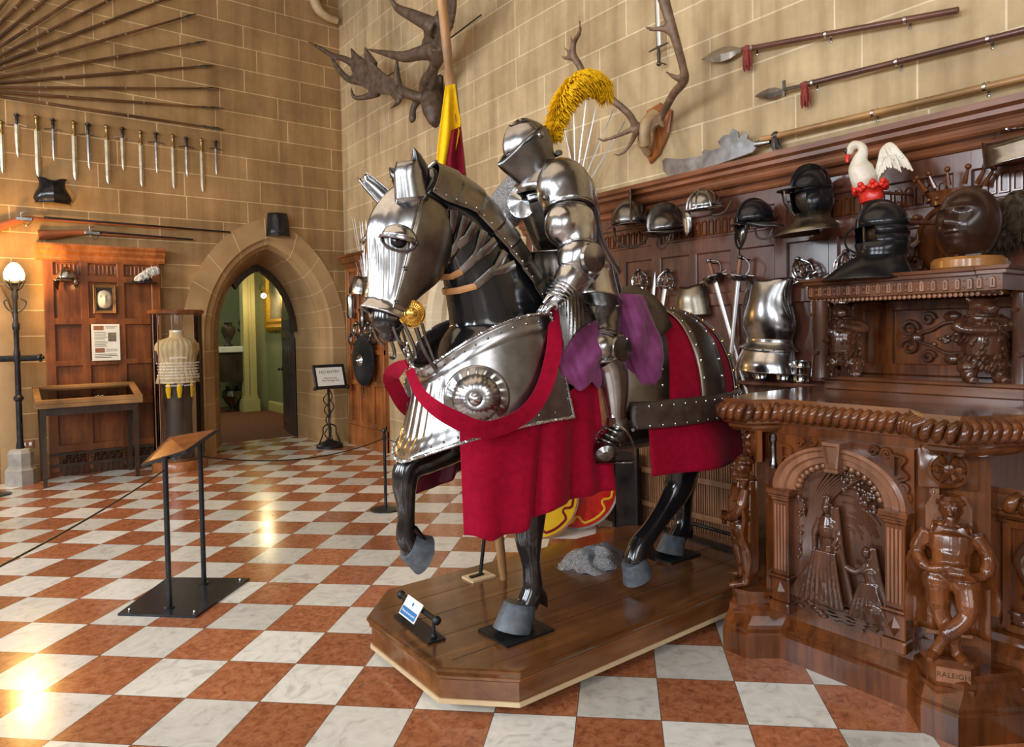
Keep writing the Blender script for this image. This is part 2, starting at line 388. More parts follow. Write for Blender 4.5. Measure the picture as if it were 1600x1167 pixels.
M['red_paint'] = surf('red_paint', (0.52, 0.012, 0.008), (0.70, 0.03, 0.015), 0.3, 0, 18, bmp=0.1)
M['yellow_paint'] = surf('yellow_paint', (0.75, 0.42, 0.01), (0.85, 0.52, 0.015), 0.3, 0, 10)
M['tassel'] = surf('red_tassel', (0.17, 0.025, 0.018), (0.28, 0.05, 0.035), 0.9, 0, 60)
M['mail'] = surf('mail_rings', (0.16, 0.16, 0.17), (0.66, 0.67, 0.70), 0.35, 0.9, 110, bmp=0.8, bdist=0.02)
M['paper'] = surf('paper', (0.68, 0.66, 0.58), (0.74, 0.72, 0.65), 0.7, 0, 4)
M['ink'] = surf('ink', (0.03, 0.025, 0.02), (0.05, 0.04, 0.03), 0.7)
M['wax'] = surf('plaster_mask', (0.55, 0.47, 0.34), (0.68, 0.6, 0.45), 0.45, 0, 6)
M['cream_pad'] = surf('quilted_linen', (0.46, 0.33, 0.16), (0.62, 0.48, 0.27), 0.8, 0, 9, bmp=0.1)
M['white'] = surf('white_print', (0.75, 0.74, 0.7), (0.8, 0.79, 0.76), 0.6)
M['blue'] = surf('sign_blue', (0.01, 0.13, 0.36), (0.015, 0.17, 0.42), 0.4)
M['green'] = surf('green_wall', (0.17, 0.18, 0.085), (0.21, 0.22, 0.105), 0.7, 0, 2, world=True)
M['cream'] = surf('cream_paint', (0.42, 0.36, 0.14), (0.48, 0.42, 0.18), 0.5, 0, 3, world=True)
M['carpet'] = surf('passage_carpet', (0.10, 0.025, 0.012), (0.18, 0.06, 0.02), 0.95, 0, 14, world=True)
M['frame_gold'] = surf('gilt_frame', (0.42, 0.22, 0.02), (0.68, 0.40, 0.06), 0.35, 0.8, 30, bmp=0.5)
M['picture'] = surf('old_painting', (0.03, 0.03, 0.025), (0.20, 0.18, 0.13), 0.4, 0, 5)
M['marble'] = surf('marble_white', (0.5, 0.5, 0.48), (0.62, 0.62, 0.6), 0.3, 0, 6)
M['head_wood'] = wood('head_lacquer', (0.022, 0.008, 0.005), (0.045, 0.018, 0.011), 0.28, 2, coat=0.3, bmp=0.03)
M['base_wood'] = wood('base_amber', (0.24, 0.10, 0.02), (0.36, 0.16, 0.045), 0.25, 0, coat=0.4)
M['caster'] = surf('caster_blue', (0.10, 0.28, 0.36), (0.16, 0.36, 0.44), 0.4)
def glass_mat():
    m, nt, b = new_mat('case_glass')
    n = N(nt, 'ShaderNodeTexNoise', Scale=2.0); L(nt, coords(nt), n.inputs['Vector'])
    b.inputs['Base Color'].default_value = (0.97, 0.98, 0.98, 1); b.inputs['Roughness'].default_value = 0.0
    b.inputs['Transmission Weight'].default_value = 1.0; b.inputs['IOR'].default_value = 1.45
    L(nt, ramp(nt, n.outputs['Fac'], [(0, (0.95, 0.97, 0.97)), (1, (0.99, 0.99, 0.99))]), b.inputs['Base Color'])
    tb = nt.nodes.new('ShaderNodeBsdfTransparent'); gl = N(nt, 'ShaderNodeBsdfGlossy', Roughness=0.02)
    fr = N(nt, 'ShaderNodeFresnel', IOR=1.45); mx = nt.nodes.new('ShaderNodeMixShader')
    L(nt, fr.outputs[0], mx.inputs[0]); L(nt, tb.outputs[0], mx.inputs[1]); L(nt, gl.outputs[0], mx.inputs[2])
    L(nt, mx.outputs[0], nt.nodes['Material Output'].inputs['Surface'])
    return m
M['glass'] = glass_mat()
def emit(name, c, s):
    m, nt, b = new_mat(name)
    n = N(nt, 'ShaderNodeTexNoise', Scale=3.0); L(nt, coords(nt), n.inputs['Vector'])
    col = ramp(nt, n.outputs['Fac'], [(0.2, tuple(x * 0.9 for x in c)), (0.8, c)])
    L(nt, col, b.inputs['Base Color']); L(nt, col, b.inputs['Emission Color']); b.inputs['Emission Strength'].default_value = s
    return m
M['lamp'] = emit('lamp_glass', (1.0, 0.74, 0.36), 3.0)
M['bulb'] = emit('bulb', (1.0, 0.85, 0.5), 6.0)

def ring_mat(name, c1, c2, joint, u, uc, zc, zs):
    """arch stones: joints radiate above the springing and run level below it"""
    m, nt, b = new_mat(name)
    g = nt.nodes.new('ShaderNodeNewGeometry'); s = nt.nodes.new('ShaderNodeSeparateXYZ'); L(nt, g.outputs['Position'], s.inputs[0])
    def mt(op, a, c=0.0):
        k = N(nt, 'ShaderNodeMath', _operation=op)
        for i, x in enumerate((a, c)):
            if isinstance(x, (int, float)): k.inputs[i].default_value = x
            else: L(nt, x, k.inputs[i])
        return k.outputs[0]
    ang = mt('MULTIPLY', mt('ARCTAN2', mt('SUBTRACT', s.outputs[2], zc), mt('SUBTRACT', s.outputs[u], uc)), 3.1)
    lvl = mt('DIVIDE', s.outputs[2], 0.36)
    sel = mt('GREATER_THAN', s.outputs[2], zs)
    mx = N(nt, 'ShaderNodeMix'); L(nt, sel, mx.inputs[0]); L(nt, lvl, mx.inputs[2]); L(nt, ang, mx.inputs[3])
    fr = mt('FRACT', mt('ADD', mx.outputs[0], 40.0)); line = mt('LESS_THAN', fr, 0.022)
    n = N(nt, 'ShaderNodeTexNoise', Scale=2.0, Detail=6.0); L(nt, g.outputs['Position'], n.inputs['Vector'])
    col = ramp(nt, n.outputs['Fac'], [(0.3, c1), (0.7, c2)])
    mc = N(nt, 'ShaderNodeMix', _data_type='RGBA'); L(nt, line, mc.inputs[0]); L(nt, col, mc.inputs[6]); mc.inputs[7].default_value = (*joint, 1)
    L(nt, mc.outputs[2], b.inputs['Base Color']); b.inputs['Roughness'].default_value = 0.75; b.inputs['Specular IOR Level'].default_value = 0.25
    return m
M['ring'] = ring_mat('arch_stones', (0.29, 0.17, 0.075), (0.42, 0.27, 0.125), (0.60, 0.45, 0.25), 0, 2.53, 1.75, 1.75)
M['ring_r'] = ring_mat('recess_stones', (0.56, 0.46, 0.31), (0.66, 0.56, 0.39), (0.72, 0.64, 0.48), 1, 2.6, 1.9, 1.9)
# ---------------------------------------------------------------- camera
cam = bpy.data.cameras.new('camera'); co = bpy.data.objects.new('camera', cam); C.objects.link(co)
r0 = ray(PX0, PY0); rr = (ray(PX0 + F_PX, PY0) - r0).normalized(); uu = (r0 - ray(PX0, PY0 + F_PX)).normalized(); ff = r0.normalized()
co.matrix_world = Matrix(((rr.x, uu.x, -ff.x, CAM.x), (rr.y, uu.y, -ff.y, CAM.y), (rr.z, uu.z, -ff.z, CAM.z), (0, 0, 0, 1)))
cam.sensor_width = 36.0; cam.sensor_fit = 'HORIZONTAL'; cam.lens = F_PX * 36 / 1600
cam.shift_x = -(PX0 - 800) / 1600; cam.shift_y = -(583.5 - PY0) / 1600
cam.clip_start = 0.05
bpy.context.scene.camera = co

# ---------------------------------------------------------------- shell
HX0, HY0, HZ = -7.0, -9.0, 7.2
struct('floor', MB().box(HX0 - 0.3, XW + 0.45, HY0 - 0.3, 7.3, -0.2, 0.0), M['floor'])
# far wall with the pointed doorway
AX0, AX1, ASZ = 1.62, 3.42, 1.60          # opening at the front face, springing height
AC = (AX0 + AX1) / 2
def arch_pts(x0, x1, zs, rise, n=16, z0=0.0, pointed=0.0):
    """polyline up the left jamb, over a (slightly pointed) arch and down the right jamb"""
    w = (x1 - x0) / 2; c = (x0 + x1) / 2; out = [(x0, z0), (x0, zs)]
    k = pointed
    for i in range(1, n):
        t = PI * i / n
        x = -cos(t); z = sin(t)
        R_ = 1 + 0.9 * k; z = math.sqrt(max(0, R_ * R_ - (abs(x) + R_ - 1) ** 2)) / math.sqrt(R_ * R_ - (R_ - 1) ** 2)
        out.append((c + w * x, zs + rise * z))
    out += [(x1, zs), (x1, z0)]
    return out
def wall_with_arch(name, mat, u0, u1, z1, pts, plane, thick, along):
    """wall in the plane, with a hole bounded by pts, extruded back by thick"""
    mb = MB()
    P = (lambda u, z, d: (u, plane + d, z)) if along == 'x' else (lambda u, z, d: (plane + d, u, z))
    n = len(pts); f = []
    for d in (0, thick):
        # quads between arch polyline and the outer border, as vertical strips
        m = len(pts)
        a = [mb.v(P(u, z, d)) for u, z in pts]
        top = [mb.v(P(u, z1, d)) for u, z in pts]
        for i in range(1, m - 2): mb.f([a[i], a[i + 1], top[i + 1], top[i]])
        l0, l1 = mb.v(P(u0, pts[0][1], d)), mb.v(P(u0, z1, d)); r0_, r1_ = mb.v(P(u1, pts[-1][1], d)), mb.v(P(u1, z1, d))
        mb.f([l0, a[0], a[1], top[1], l1]); mb.f([a[-1], r0_, r1_, top[-2], a[-2]])
        for q in (top[0], top[-1]): mb.bm.verts.remove(q)
        f.append(a)
    for i in range(n - 1): mb.f([f[0][i], f[0][i + 1], f[1][i + 1], f[1][i]])
    return struct(name, mb, mat)
NA = 28
front = arch_pts(AX0, AX1, ASZ, 1.44, NA, pointed=0.30)
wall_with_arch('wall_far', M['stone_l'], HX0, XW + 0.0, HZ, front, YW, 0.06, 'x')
# ring of arch stones standing a little proud, and the splayed, moulded reveal
def arch_loft(name, prof, mat, parent=None):
    """prof: list of (x0, x1, springing, rise, pointed, Y)"""
    mb = MB(); mb.grid([[(u, y, z) for u, z in arch_pts(a, b, s_, r_, NA, pointed=k)] for a, b, s_, r_, k, y in prof])
    return struct(name, mb, mat, parent, smooth=True, ang=30)
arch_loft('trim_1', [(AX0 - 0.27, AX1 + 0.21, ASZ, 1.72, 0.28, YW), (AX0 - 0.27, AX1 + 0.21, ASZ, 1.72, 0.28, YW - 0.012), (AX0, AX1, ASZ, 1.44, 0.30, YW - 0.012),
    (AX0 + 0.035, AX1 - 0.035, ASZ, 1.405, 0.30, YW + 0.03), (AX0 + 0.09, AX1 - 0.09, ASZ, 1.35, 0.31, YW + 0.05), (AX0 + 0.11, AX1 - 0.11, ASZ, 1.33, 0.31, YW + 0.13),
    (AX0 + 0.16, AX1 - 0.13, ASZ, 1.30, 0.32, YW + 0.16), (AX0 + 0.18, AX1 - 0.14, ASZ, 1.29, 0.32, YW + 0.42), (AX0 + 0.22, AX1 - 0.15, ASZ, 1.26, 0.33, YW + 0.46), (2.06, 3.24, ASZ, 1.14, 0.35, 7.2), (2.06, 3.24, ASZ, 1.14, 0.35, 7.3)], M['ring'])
# right wall with a pale stone arch recess beside the corner panel
RA0, RA1 = 1.75, 3.42                      # y range of the recess
rp = [(y, z) for y, z in arch_pts(RA0, RA1, 1.75, 0.85, NA, pointed=0.3)]
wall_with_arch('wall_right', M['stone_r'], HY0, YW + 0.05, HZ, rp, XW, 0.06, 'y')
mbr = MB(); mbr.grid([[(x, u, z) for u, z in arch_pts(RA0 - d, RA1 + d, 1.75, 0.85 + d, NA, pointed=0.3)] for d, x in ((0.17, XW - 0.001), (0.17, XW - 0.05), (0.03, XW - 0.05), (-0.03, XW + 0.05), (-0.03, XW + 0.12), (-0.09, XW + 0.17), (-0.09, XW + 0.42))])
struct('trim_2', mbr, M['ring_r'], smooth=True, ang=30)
struct('wall_recess', MB().box(XW + 0.40, XW + 0.46, RA0 - 0.3, RA1 + 0.3, 0, 3.3), M['stone_arch'])
struct('wall_window_side', MB().box(HX0 - 0.3, HX0, HY0 - 0.3, YW + 0.35, 0, HZ), M['plaster'])
struct('wall_near', MB().box(HX0 - 0.3, XW + 0.4, HY0 - 0.3, HY0, 0, HZ), M['plaster'])
struct('ceiling', MB().box(HX0 - 0.3, XW + 0.4, HY0 - 0.3, YW + 0.4, HZ, HZ + 0.2), M['ceil'])

# ---------------------------------------------------------------- light
sc = bpy.context.scene
sc.view_settings.view_transform = 'Standard'; sc.view_settings.look = 'None'; sc.view_settings.exposure = 0.0
w = bpy.data.worlds.new('world'); sc.world = w; w.use_nodes = True
w.node_tree.nodes['Background'].inputs[0].default_value = (0.5, 0.6, 0.8, 1); w.node_tree.nodes['Background'].inputs[1].default_value = 0.3
def area(name, loc, target, sx, sy, e, col, spread=PI):
    l = bpy.data.lights.new(name, 'AREA'); l.shape = 'RECTANGLE'; l.size = sx; l.size_y = sy; l.energy = e; l.color = col; l.spread = spread
    o = bpy.data.objects.new(name, l); C.objects.link(o); o.location = loc
    o.rotation_euler = (V3(target) - V3(loc)).to_track_quat('-Z', 'Y').to_euler(); return o
def point(name, loc, e, col, r=0.08):
    l = bpy.data.lights.new(name, 'POINT'); l.energy = e; l.color = col; l.shadow_soft_size = r
    o = bpy.data.objects.new(name, l); C.objects.link(o); o.location = loc; return o
for y in (-6.6, -3.2, 0.2, 3.6):
    area('window_daylight', (HX0 + 0.1, y, 3.4), (3.0, y * 0.6, 1.6), 1.7, 3.6, 455, (0.84, 0.92, 1.0))
area('near_window_daylight', (-1.5, HY0 + 0.2, 3.6), (0.5, 0, 1.6), 4.5, 3.2, 220, (0.95, 0.97, 1.0))
area('ceiling_fill', (-1.5, 0.0, 7.0), (-1.5, 0.01, 0), 6, 9, 210, (1.0, 0.80, 0.56))  # added warm overhead fill, stands for no particular lamp

for tx, ty, e in ((45, 1085, 500), (300, 1075, 420)):
    g_ = onz(tx, ty); l = bpy.data.lights.new('sun_through_window', 'SPOT'); l.energy = e; l.spot_size = math.radians(3.4); l.spot_blend = 0.35; l.color = (1.0, 0.93, 0.8); l.shadow_soft_size = 0.02
    o = bpy.data.objects.new('sun_through_window', l); C.objects.link(o); o.location = (HX0 + 0.3, g_.y + 1.5, 4.6); o.rotation_euler = (g_ - V3(o.location)).to_track_quat('-Z', 'Y').to_euler()

mb = MB(); mb.grid([[(u, y, z) for u, z in arch_pts(a, b, 1.75, r_, NA, pointed=0.3)] for a, b, r_, y in ((-2.75, -0.42, 1.30, YW), (-2.75, -0.42, 1.30, YW - 0.03), (-2.65, -0.52, 1.18, YW - 0.03), (-2.58, -0.59, 1.1, YW))]); struct('trim_6', mb, M['stone_arch'], smooth=True, ang=30)
def text_obj(name, body, m, size, mat, parent=None, align='CENTER', ext=0.0004, sx=1.0):
    cu = bpy.data.curves.new('t', 'FONT'); cu.body = body; cu.size = size; cu.align_x = align; cu.align_y = 'CENTER'; cu.extrude = ext
    o = bpy.data.objects.new('t', cu); C.objects.link(o); dg = bpy.context.evaluated_depsgraph_get(); dg.update()
    me = bpy.data.meshes.new_from_object(o.evaluated_get(dg)); bpy.data.objects.remove(o); bpy.data.curves.remove(cu)
    me.transform(m @ Matrix.Diagonal((sx, 1, 1, 1)))
    return _link(name, me, mat, parent, smooth=False)
def Lp(x, y, n=0.0): return ony(x, y, YW - n)
def Rp(x, y, n=0.0): return onx(x, y, XW - n)
def ordw(i): return ['first', 'second', 'third', 'fourth', 'fifth', 'sixth', 'seventh', 'eighth', 'ninth', 'tenth', 'eleventh', 'twelfth', 'thirteenth', 'fourteenth'][i]

# ---------------------------------------------------------------- the passage seen through the doorway
PXR = 4.15
struct('floor_passage', MB().box(0.2, PXR + 0.1, 7.3, 13.2, -0.2, 0.0), M['carpet'])
struct('wall_passage_right', MB().box(PXR, PXR + 0.1, 7.3, 13.2, 0, 3.8), M['green'])
struct('wall_passage_left', MB().box(0.2, 0.3, 7.3, 13.2, 0, 3.8), M['green'])
struct('wall_passage_end', MB().box(0.2, PXR, 13.1, 13.2, 0, 3.8), M['green'])
struct('wall_passage_front_right', MB().box(3.24, PXR, 7.25, 7.32, 0, 3.8), M['green'])
struct('wall_passage_front_left', MB().box(0.2, 2.06, 7.25, 7.32, 0, 3.8), M['green'])
struct('ceiling_passage', MB().box(0.2, PXR + 0.1, 7.25, 13.2, 3.8, 3.9), M['green'])
struct('baseboard_passage', MB().prism([(PXR, 0), (PXR - 0.03, 0), (PXR - 0.03, 0.17), (PXR - 0.015, 0.2), (PXR, 0.21)], 7.4, 11.6, axis=1), M['cream'])
mb = MB()
for x0, x1, y0, y1, z0, z1 in ((3.47, 3.82, 11.0, 11.3, 0, 0.26), (3.50, 3.79, 11.03, 11.3, 0.26, 0.34), (3.53, 3.62, 11.05, 11.3, 0.34, 3.7), (3.62, 3.70, 11.08, 11.3, 0.34, 3.7), (3.70, 3.78, 11.05, 11.3, 0.34, 3.7)): mb.box(x0 + .12, x1 + .12, y0 + .58, y1 + .58, z0, z1)
struct('trim_3', mb, M['cream'])
struct('wall_passage_partition', MB().box(3.90, PXR, 11.75, 11.85, 0, 3.8), M['green'])
# dark timber lintel and the half-open leaf of the door
mb = MB()
mb.grid([[(u, y, z) for u, z in arch_pts(a, b, ASZ, r_, NA, pointed=0.35)[9:-2]] for a, b, r_, y in ((2.02, 3.28, 1.20, 7.13), (2.12, 3.18, 1.05, 7.13), (2.12, 3.18, 1.05, 7.26), (2.02, 3.28, 1.20, 7.26))])
struct('trim_4', mb, M['ebony'])
dr = bpy.data.objects.new('door_1', None); C.objects.link(dr); dr.location = (3.24, 7.32, 0); dr.matrix_basis = tr(3.24, 7.32, 0) @ rz(math.radians(79)); dr['kind'] = 'structure'
def leaf_local(mb): mb.m = dr.matrix_basis; return mb
lf = leaf_local(MB()); pts = arch_pts(0.0, 1.06, 1.55, 0.9, 14, pointed=0.35)
lf.prism([p for p in pts], 0.0, 0.06, axis=1); obj('door_leaf', lf, M['ebony'], dr, smooth=False)
lf = leaf_local(MB())
for x in (0.12, 0.36, 0.6, 0.84): lf.box(x, x + 0.02, 0.055, 0.07, 0.1, 1.9)
for z in (0.15, 1.0, 1.6): lf.box(0.03, 1.0, 0.055, 0.075, z, z + 0.12)
obj('door_panel', lf, M['ebony'], dr, smooth=False)
lf = leaf_local(MB()); lf.lathe([(0.03, 0.0), (0.03, 0.02), (0.012, 0.03), (0.012, 0.05), (0.028, 0.06), (0.02, 0.085), (0.001, 0.09)], 12, c=(0.95, 0.06, 1.05), axis=1); obj('door_handle', lf, M['iron'], dr)
# gilt framed picture with its lamp
def picture_frame(name, label, m, w, h, fw, fmat, inner, cat='picture', depth=0.05, grp=None):
    t = thing(name, label, cat, tuple(m.to_translation()))
    mb = MB(m); R = []
    for d, z in ((0, 0), (0, depth * 0.6), (fw * 0.25, depth), (fw * 0.5, depth * 0.7), (fw * 0.75, depth * 0.85), (fw, depth * 0.4), (fw, 0.0)):
        R.append([(-w / 2 + d, -h / 2 + d, z), (w / 2 - d, -h / 2 + d, z), (w / 2 - d, h / 2 - d, z), (-w / 2 + d, h / 2 - d, z)])
    mb.rings(R, cap0=False, cap1=False); obj('frame', mb, fmat, t, smooth=False)
    return t
pm = frame((PXR - 0.005, 10.85, 2.40), (0, -1, 0), (0, 0, 1), (-1, 0, 0))
pf = picture_frame('framed_picture', 'ornate gilt picture frame on the green passage wall beyond the doorway', pm, 1.30, 1.30, 0.24, M['frame_gold'], None, depth=0.12)
obj('canvas', MB(pm).box(-0.42, 0.42, -0.42, 0.42, 0.0, 0.03), M['picture'], pf, smooth=False)
mb = MB(pm)
for i in range(28):
    a = 2 * PI * i / 28; x = max(-0.62, min(0.62, 0.85 * cos(a))); y = max(-0.62, min(0.62, 0.85 * sin(a)))
    mb.ball((x, y, 0.07), 0.065, 8, (1, 1, 0.7), 5)
obj('scroll_carving', mb, M['frame_gold'], pf)
sl = onx(412, 462, PXR - 0.28)
t = thing('picture_light', 'small brass picture light with a lit bulb left of the gilt frame', 'lamp', tuple(sl))
mb = MB(); mb.tube(catmull([(PXR - 0.01, 11.62, sl.z + 0.02), (PXR - 0.14, 11.6, sl.z + 0.16), (PXR - 0.28, sl.y, sl.z + 0.10)], 6), 0.012, 6); obj('arm', mb, M['gold'], t)
mb = MB(); mb.ball(tuple(sl), 0.055, 12); obj('bulb', mb, M['bulb'], t)
point('picture_lamp', (PXR - 0.35, sl.y - 0.05, sl.z - 0.05), 26, (1.0, 0.78, 0.4), 0.05)
area('passage_fill', (1.4, 9.6, 3.4), (3.6, 11.0, 0.4), 1.2, 1.5, 60, (0.95, 1.0, 0.72))  # added yellow-green fill to brighten the passage, no window behind it
point('far_room_fill', (2.6, 12.4, 3.2), 14, (0.85, 1.0, 0.95), 0.3)  # added fill light for the far room, no fitting modelled there
p = onx(408, 545, PXR); obj_ = MB(RW((PXR, p.y, p.z))).box(-0.06, 0.06, -0.1, 0.1, 0, 0.025, 0.006)
tag(obj('wall_switch', obj_, M['white'], smooth=False), 'white switch plate on the green wall under the gilt frame', 'switch')
# console with pale top, two dark potted ornaments and a dark urn below
ct = ony(367, 541, 12.0)
t = thing('console_table', 'dark console table with pale marble top seen through the doorway', 'table', (ct.x, 12.0, 0))
obj('table_top', MB().box(ct.x - 0.5, ct.x + 0.35, 11.7, 12.3, ct.z - 0.13, ct.z, 0.015), M['marble'], t, smooth=False)
obj('apron', MB().box(ct.x - 0.45, ct.x + 0.3, 11.75, 12.28, ct.z - 0.75, ct.z - 0.13), M['ebony'], t, smooth=False)
for dx in (-0.42, 0.24):
    for dy in (11.78, 12.2): obj('leg', MB().lathe([(0.035, 0), (0.045, 0.05), (0.03, 0.1), (0.05, ct.z - 0.8)], 10, c=(ct.x + dx, dy, 0)), M['ebony'], t)
def urn(name, label, x, h, r, z0, mat, cat='vase'):
    mb = MB().lathe([(r * 0.55, 0), (r * 0.6, h * 0.06), (r * 0.25, h * 0.16), (r * 0.5, h * 0.3), (r, h * 0.62), (r * 0.9, h * 0.82), (r * 0.5, h * 0.92), (r * 0.65, h)], 14, c=(x, 11.95, z0))
    tag(obj(name, mb, mat), label, cat)
urn('urn', 'rounded dark urn on the marble console beyond the doorway', ct.x - 0.14, 0.52, 0.15, ct.z, M['ebony'])
b = thing('bronze_bust', 'dark bronze plant-shaped ornament beside the rounded urn on the console', 'ornament', (ct.x + 0.2, 11.95, ct.z))
obj('stand', MB().lathe([(0.09, 0), (0.09, 0.04), (0.04, 0.08), (0.03, 0.25)], 12, c=(ct.x + 0.2, 11.95, ct.z)), M['black_steel'], b)
mb = MB(); random.seed(4)
for i in range(16):
    a, r, z = random.uniform(0, 6.28), random.uniform(0, 0.13), random.uniform(0.25, 0.62)
    mb.ball((ct.x + 0.2 + r * cos(a), 11.95 + r * sin(a), ct.z + z), random.uniform(0.05, 0.09), 8, k=5)
obj('leaves', mb, M['ebony'], b)
urn('floor_jar', 'grey metal jar standing under the console beyond the doorway', ct.x - 0.1, 0.55, 0.22, 0.0, M['steel_d'])

# ---------------------------------------------------------------- fan of spears, top left
sc_ = 2.917
tips = [(1022, 590), (1022, 495), (1006, 403), (978, 298), (945, 188), (900, 62), (845, -40), (775, -140), (690, -235), (595, -320), (490, -395), (380, -450)]
cen = (-283, 398)
for i, (tx, ty) in enumerate(tips):
    n = 0.035 + 0.012 * (i % 3)
    a = Lp(-60 / sc_, (cen[1] + (ty - cen[1]) * (-60 - cen[0]) / (tx - cen[0])) / sc_, n); b_ = Lp(tx / sc_, ty / sc_, n)
    t = thing('spear', '%s spear from the bottom of the fan of long spears on the far wall' % ordw(i) if i else 'lowest spear of the fan of long spears on the far wall', 'spear', tuple(a), 'fan of spears on the far wall')
    d = (b_ - a).normalized(); Ln = (b_ - a).length
    obj('hanger_pin', MB().tube([tuple(a + d * Ln * 0.5), ((a + d * Ln * 0.5).x, YW, (a + d * Ln * 0.5).z)], 0.006, 6), M['iron'], t)
    q = lambda s: tuple(a + d * s)
    obj('shaft', MB().tube([q(0), q(Ln * 0.5), q(Ln * 0.90)], [0.017, 0.017, 0.012], 8), M['spear'], t)
    obj('head', MB().tube([q(Ln * 0.89), q(Ln * 0.90), q(Ln * 0.925), q(Ln * 0.95), q(Ln * 0.975), q(Ln)], [0.013, 0.017, 0.010, 0.019, 0.013, 0.001], 6, flat=0.4, up=(0, 1, 0)), M['steel_d'], t)
    for f_ in ((0.30, 0.62) if i % 2 else (0.22, 0.55)):
        obj('clip', MB().tube([q(Ln * f_ - 0.01), q(Ln * f_ + 0.01)], 0.021, 8), M['gold_blade'], t)

# ---------------------------------------------------------------- row of short swords and daggers
def pin(t, m, d): obj('hanger_pin', MB(m).tube([(0, 0, -d), (0, 0, 0)], 0.005, 6), M['iron'], t)
def short_sword(t, m, k):
    pin(t, m @ tr(0, 0.1, 0), 0.03 / k)
    obj('blade', MB(m).rings([[(x * w_, y, z * th) for x, z in ((-1, 0), (0, 1), (1, 0), (0, -1))] for y, w_, th in ((0, 0.024, .006), (-0.40, 0.022, .006), (-0.46, 0.016, .005), (-0.49, 0.002, .002))]), M['gold_blade'], t, smooth=False)
    obj('grip', MB(m).lathe([(0.020, 0), (0.024, 0.01), (0.015, 0.03), (0.017, 0.07), (0.014, 0.12), (0.018, 0.125)], 10, axis=1, sy=0.7), M['brass_old'], t)
    obj('pommel', MB(m).lathe([(0.012, 0.12), (0.026, 0.135), (0.026, 0.15), (0.010, 0.165), (0.001, 0.168)], 10, axis=1, sy=0.7), M['brass_old'], t)
def dagger(t, m, wide):
    w = 0.022 if wide else 0.014; pin(t, m @ tr(0, 0.05, 0), 0.025)
    obj('blade', MB(m).rings([[(x * w_, y, z * th) for x, z in ((-1, 0), (0, 1), (1, 0), (0, -1))] for y, w_, th in ((0, w, .006), (-0.1, w, .006), (-0.3, w * 0.7, .005), (-0.36, 0.001, .001))]), M['gold_blade'] if wide else M['steel_m'], t, smooth=False)
    obj('crossguard', MB(m).tube([(-0.085, -0.008, 0), (-0.04, 0.004, 0), (0, 0.006, 0), (0.04, 0.004, 0), (0.085, -0.008, 0)], [0.007, 0.005, 0.008, 0.005, 0.007], 8), M['steel'] if wide else M['steel_d'], t)
    obj('grip', MB(m).lathe([(0.011, 0.0), (0.012, 0.03), (0.016, 0.06), (0.012, 0.09)], 10, axis=1), M['black_steel'], t)
    obj('pommel', MB(m).lathe([(0.010, 0.085), (0.025, 0.095), (0.026, 0.11), (0.012, 0.122), (0.001, 0.124)], 10, axis=1), M['black_steel'], t)
row = [(5, 548, 790, 's'), (75, 515, 720, 'w'), (165, 522, 805, 's'), (240, 538, 735, 'd'), (335, 548, 820, 's'), (400, 558, 775, 'd'), (485, 567, 838, 's'), (557, 578, 778, 'w'), (640, 592, 852, 's'), (710, 600, 790, 'd'), (787, 610, 860, 's'), (848, 622, 805, 'd'), (918, 628, 875, 's'), (982, 638, 795, 'd')]
ks = kd = kw = 0
for i, (x, y0, y1, kind) in enumerate(row):
    a, b_ = Lp(x / sc_, y0 / sc_, 0.03), Lp((x + 6) / sc_, y1 / sc_, 0.03); Ln = a.z - b_.z
    if kind == 's':
        L0 = 0.658; k = Ln / L0; m = LW((a.x, YW, a.z - 0.168 * k), 0.03) @ Matrix.Scale(k, 4)
        t = thing('short_sword', '%s short brass-hilted sword from the left in the row under the spears' % ordw(ks), 'sword', tuple(m.to_translation()), 'row of short swords and daggers'); ks += 1; short_sword(t, m, k)
    else:
        L0 = 0.484; k = Ln / L0; m = LW((a.x, YW, a.z - 0.124 * k), 0.03) @ Matrix.Scale(k, 4)
        if kind == 'w': lab = ('left' if kw == 0 else 'right') + ' one of two wide-guard daggers with bright blades under the spears'; kw += 1
        else: lab = '%s slim dark-hilted dagger from the left in the row under the spears' % ordw(kd); kd += 1
        t = thing('dagger', lab, 'dagger', tuple(m.to_translation()), 'row of short swords and daggers'); dagger(t, m, kind == 'w')

# ---------------------------------------------------------------- breastplates
def torso_plate(m, prof, notch=0.03, nw=0.06, arm=0.0, nu=18, t0=-82, t1=82, ridge=0.0):
    """prof rows: (y, half width, depth)"""
    mb = MB(m); G = []
    P = catmull(prof, 4)
    ytop = P[0][0]; ybot = P[-1][0]
    for y, hw, dp in P:
        r = []
        for i in range(nu + 1):
            t = math.radians(lerp(t0, t1, i / nu)); x = hw * sin(t); z = dp * cos(t) + ridge * max(0, 1 - abs(x) / 0.05)
            f = (y - ybot) / (ytop - ybot)
            r.append((x, y - notch * math.exp(-(x / nw) ** 2) * f ** 6, z))
        G.append(r)
    return mb.grid(G)
def breastplate(name, label, m, prof, mat, cat='breastplate', **k):
    t = thing(name, label, cat, tuple(m.to_translation()))
    o = obj('plate', torso_plate(m, prof, **k), mat, t, mods=[SOLID(0.006)])
    obj('hanger_pin', MB(m).tube([(0, 0.05, -0.02), (0, 0.05, prof[0][2])], 0.006, 6), M['iron'], t)
    return t
a = Lp(82, 296, 0.02); m = LW((a.x, YW, a.z), 0.0) @ Matrix.Scale(1.15, 4)
breastplate('breastplate', 'black breastplate hanging below the daggers on the far wall', m, [(0.12, 0.13, 0.05), (0.09, 0.115, 0.075), (0.02, 0.115, 0.11), (-0.05, 0.15, 0.13), (-0.10, 0.165, 0.12), (-0.135, 0.15, 0.10), (-0.15, 0.16, 0.115)], M['black_steel'], ridge=0.02, notch=0.035)
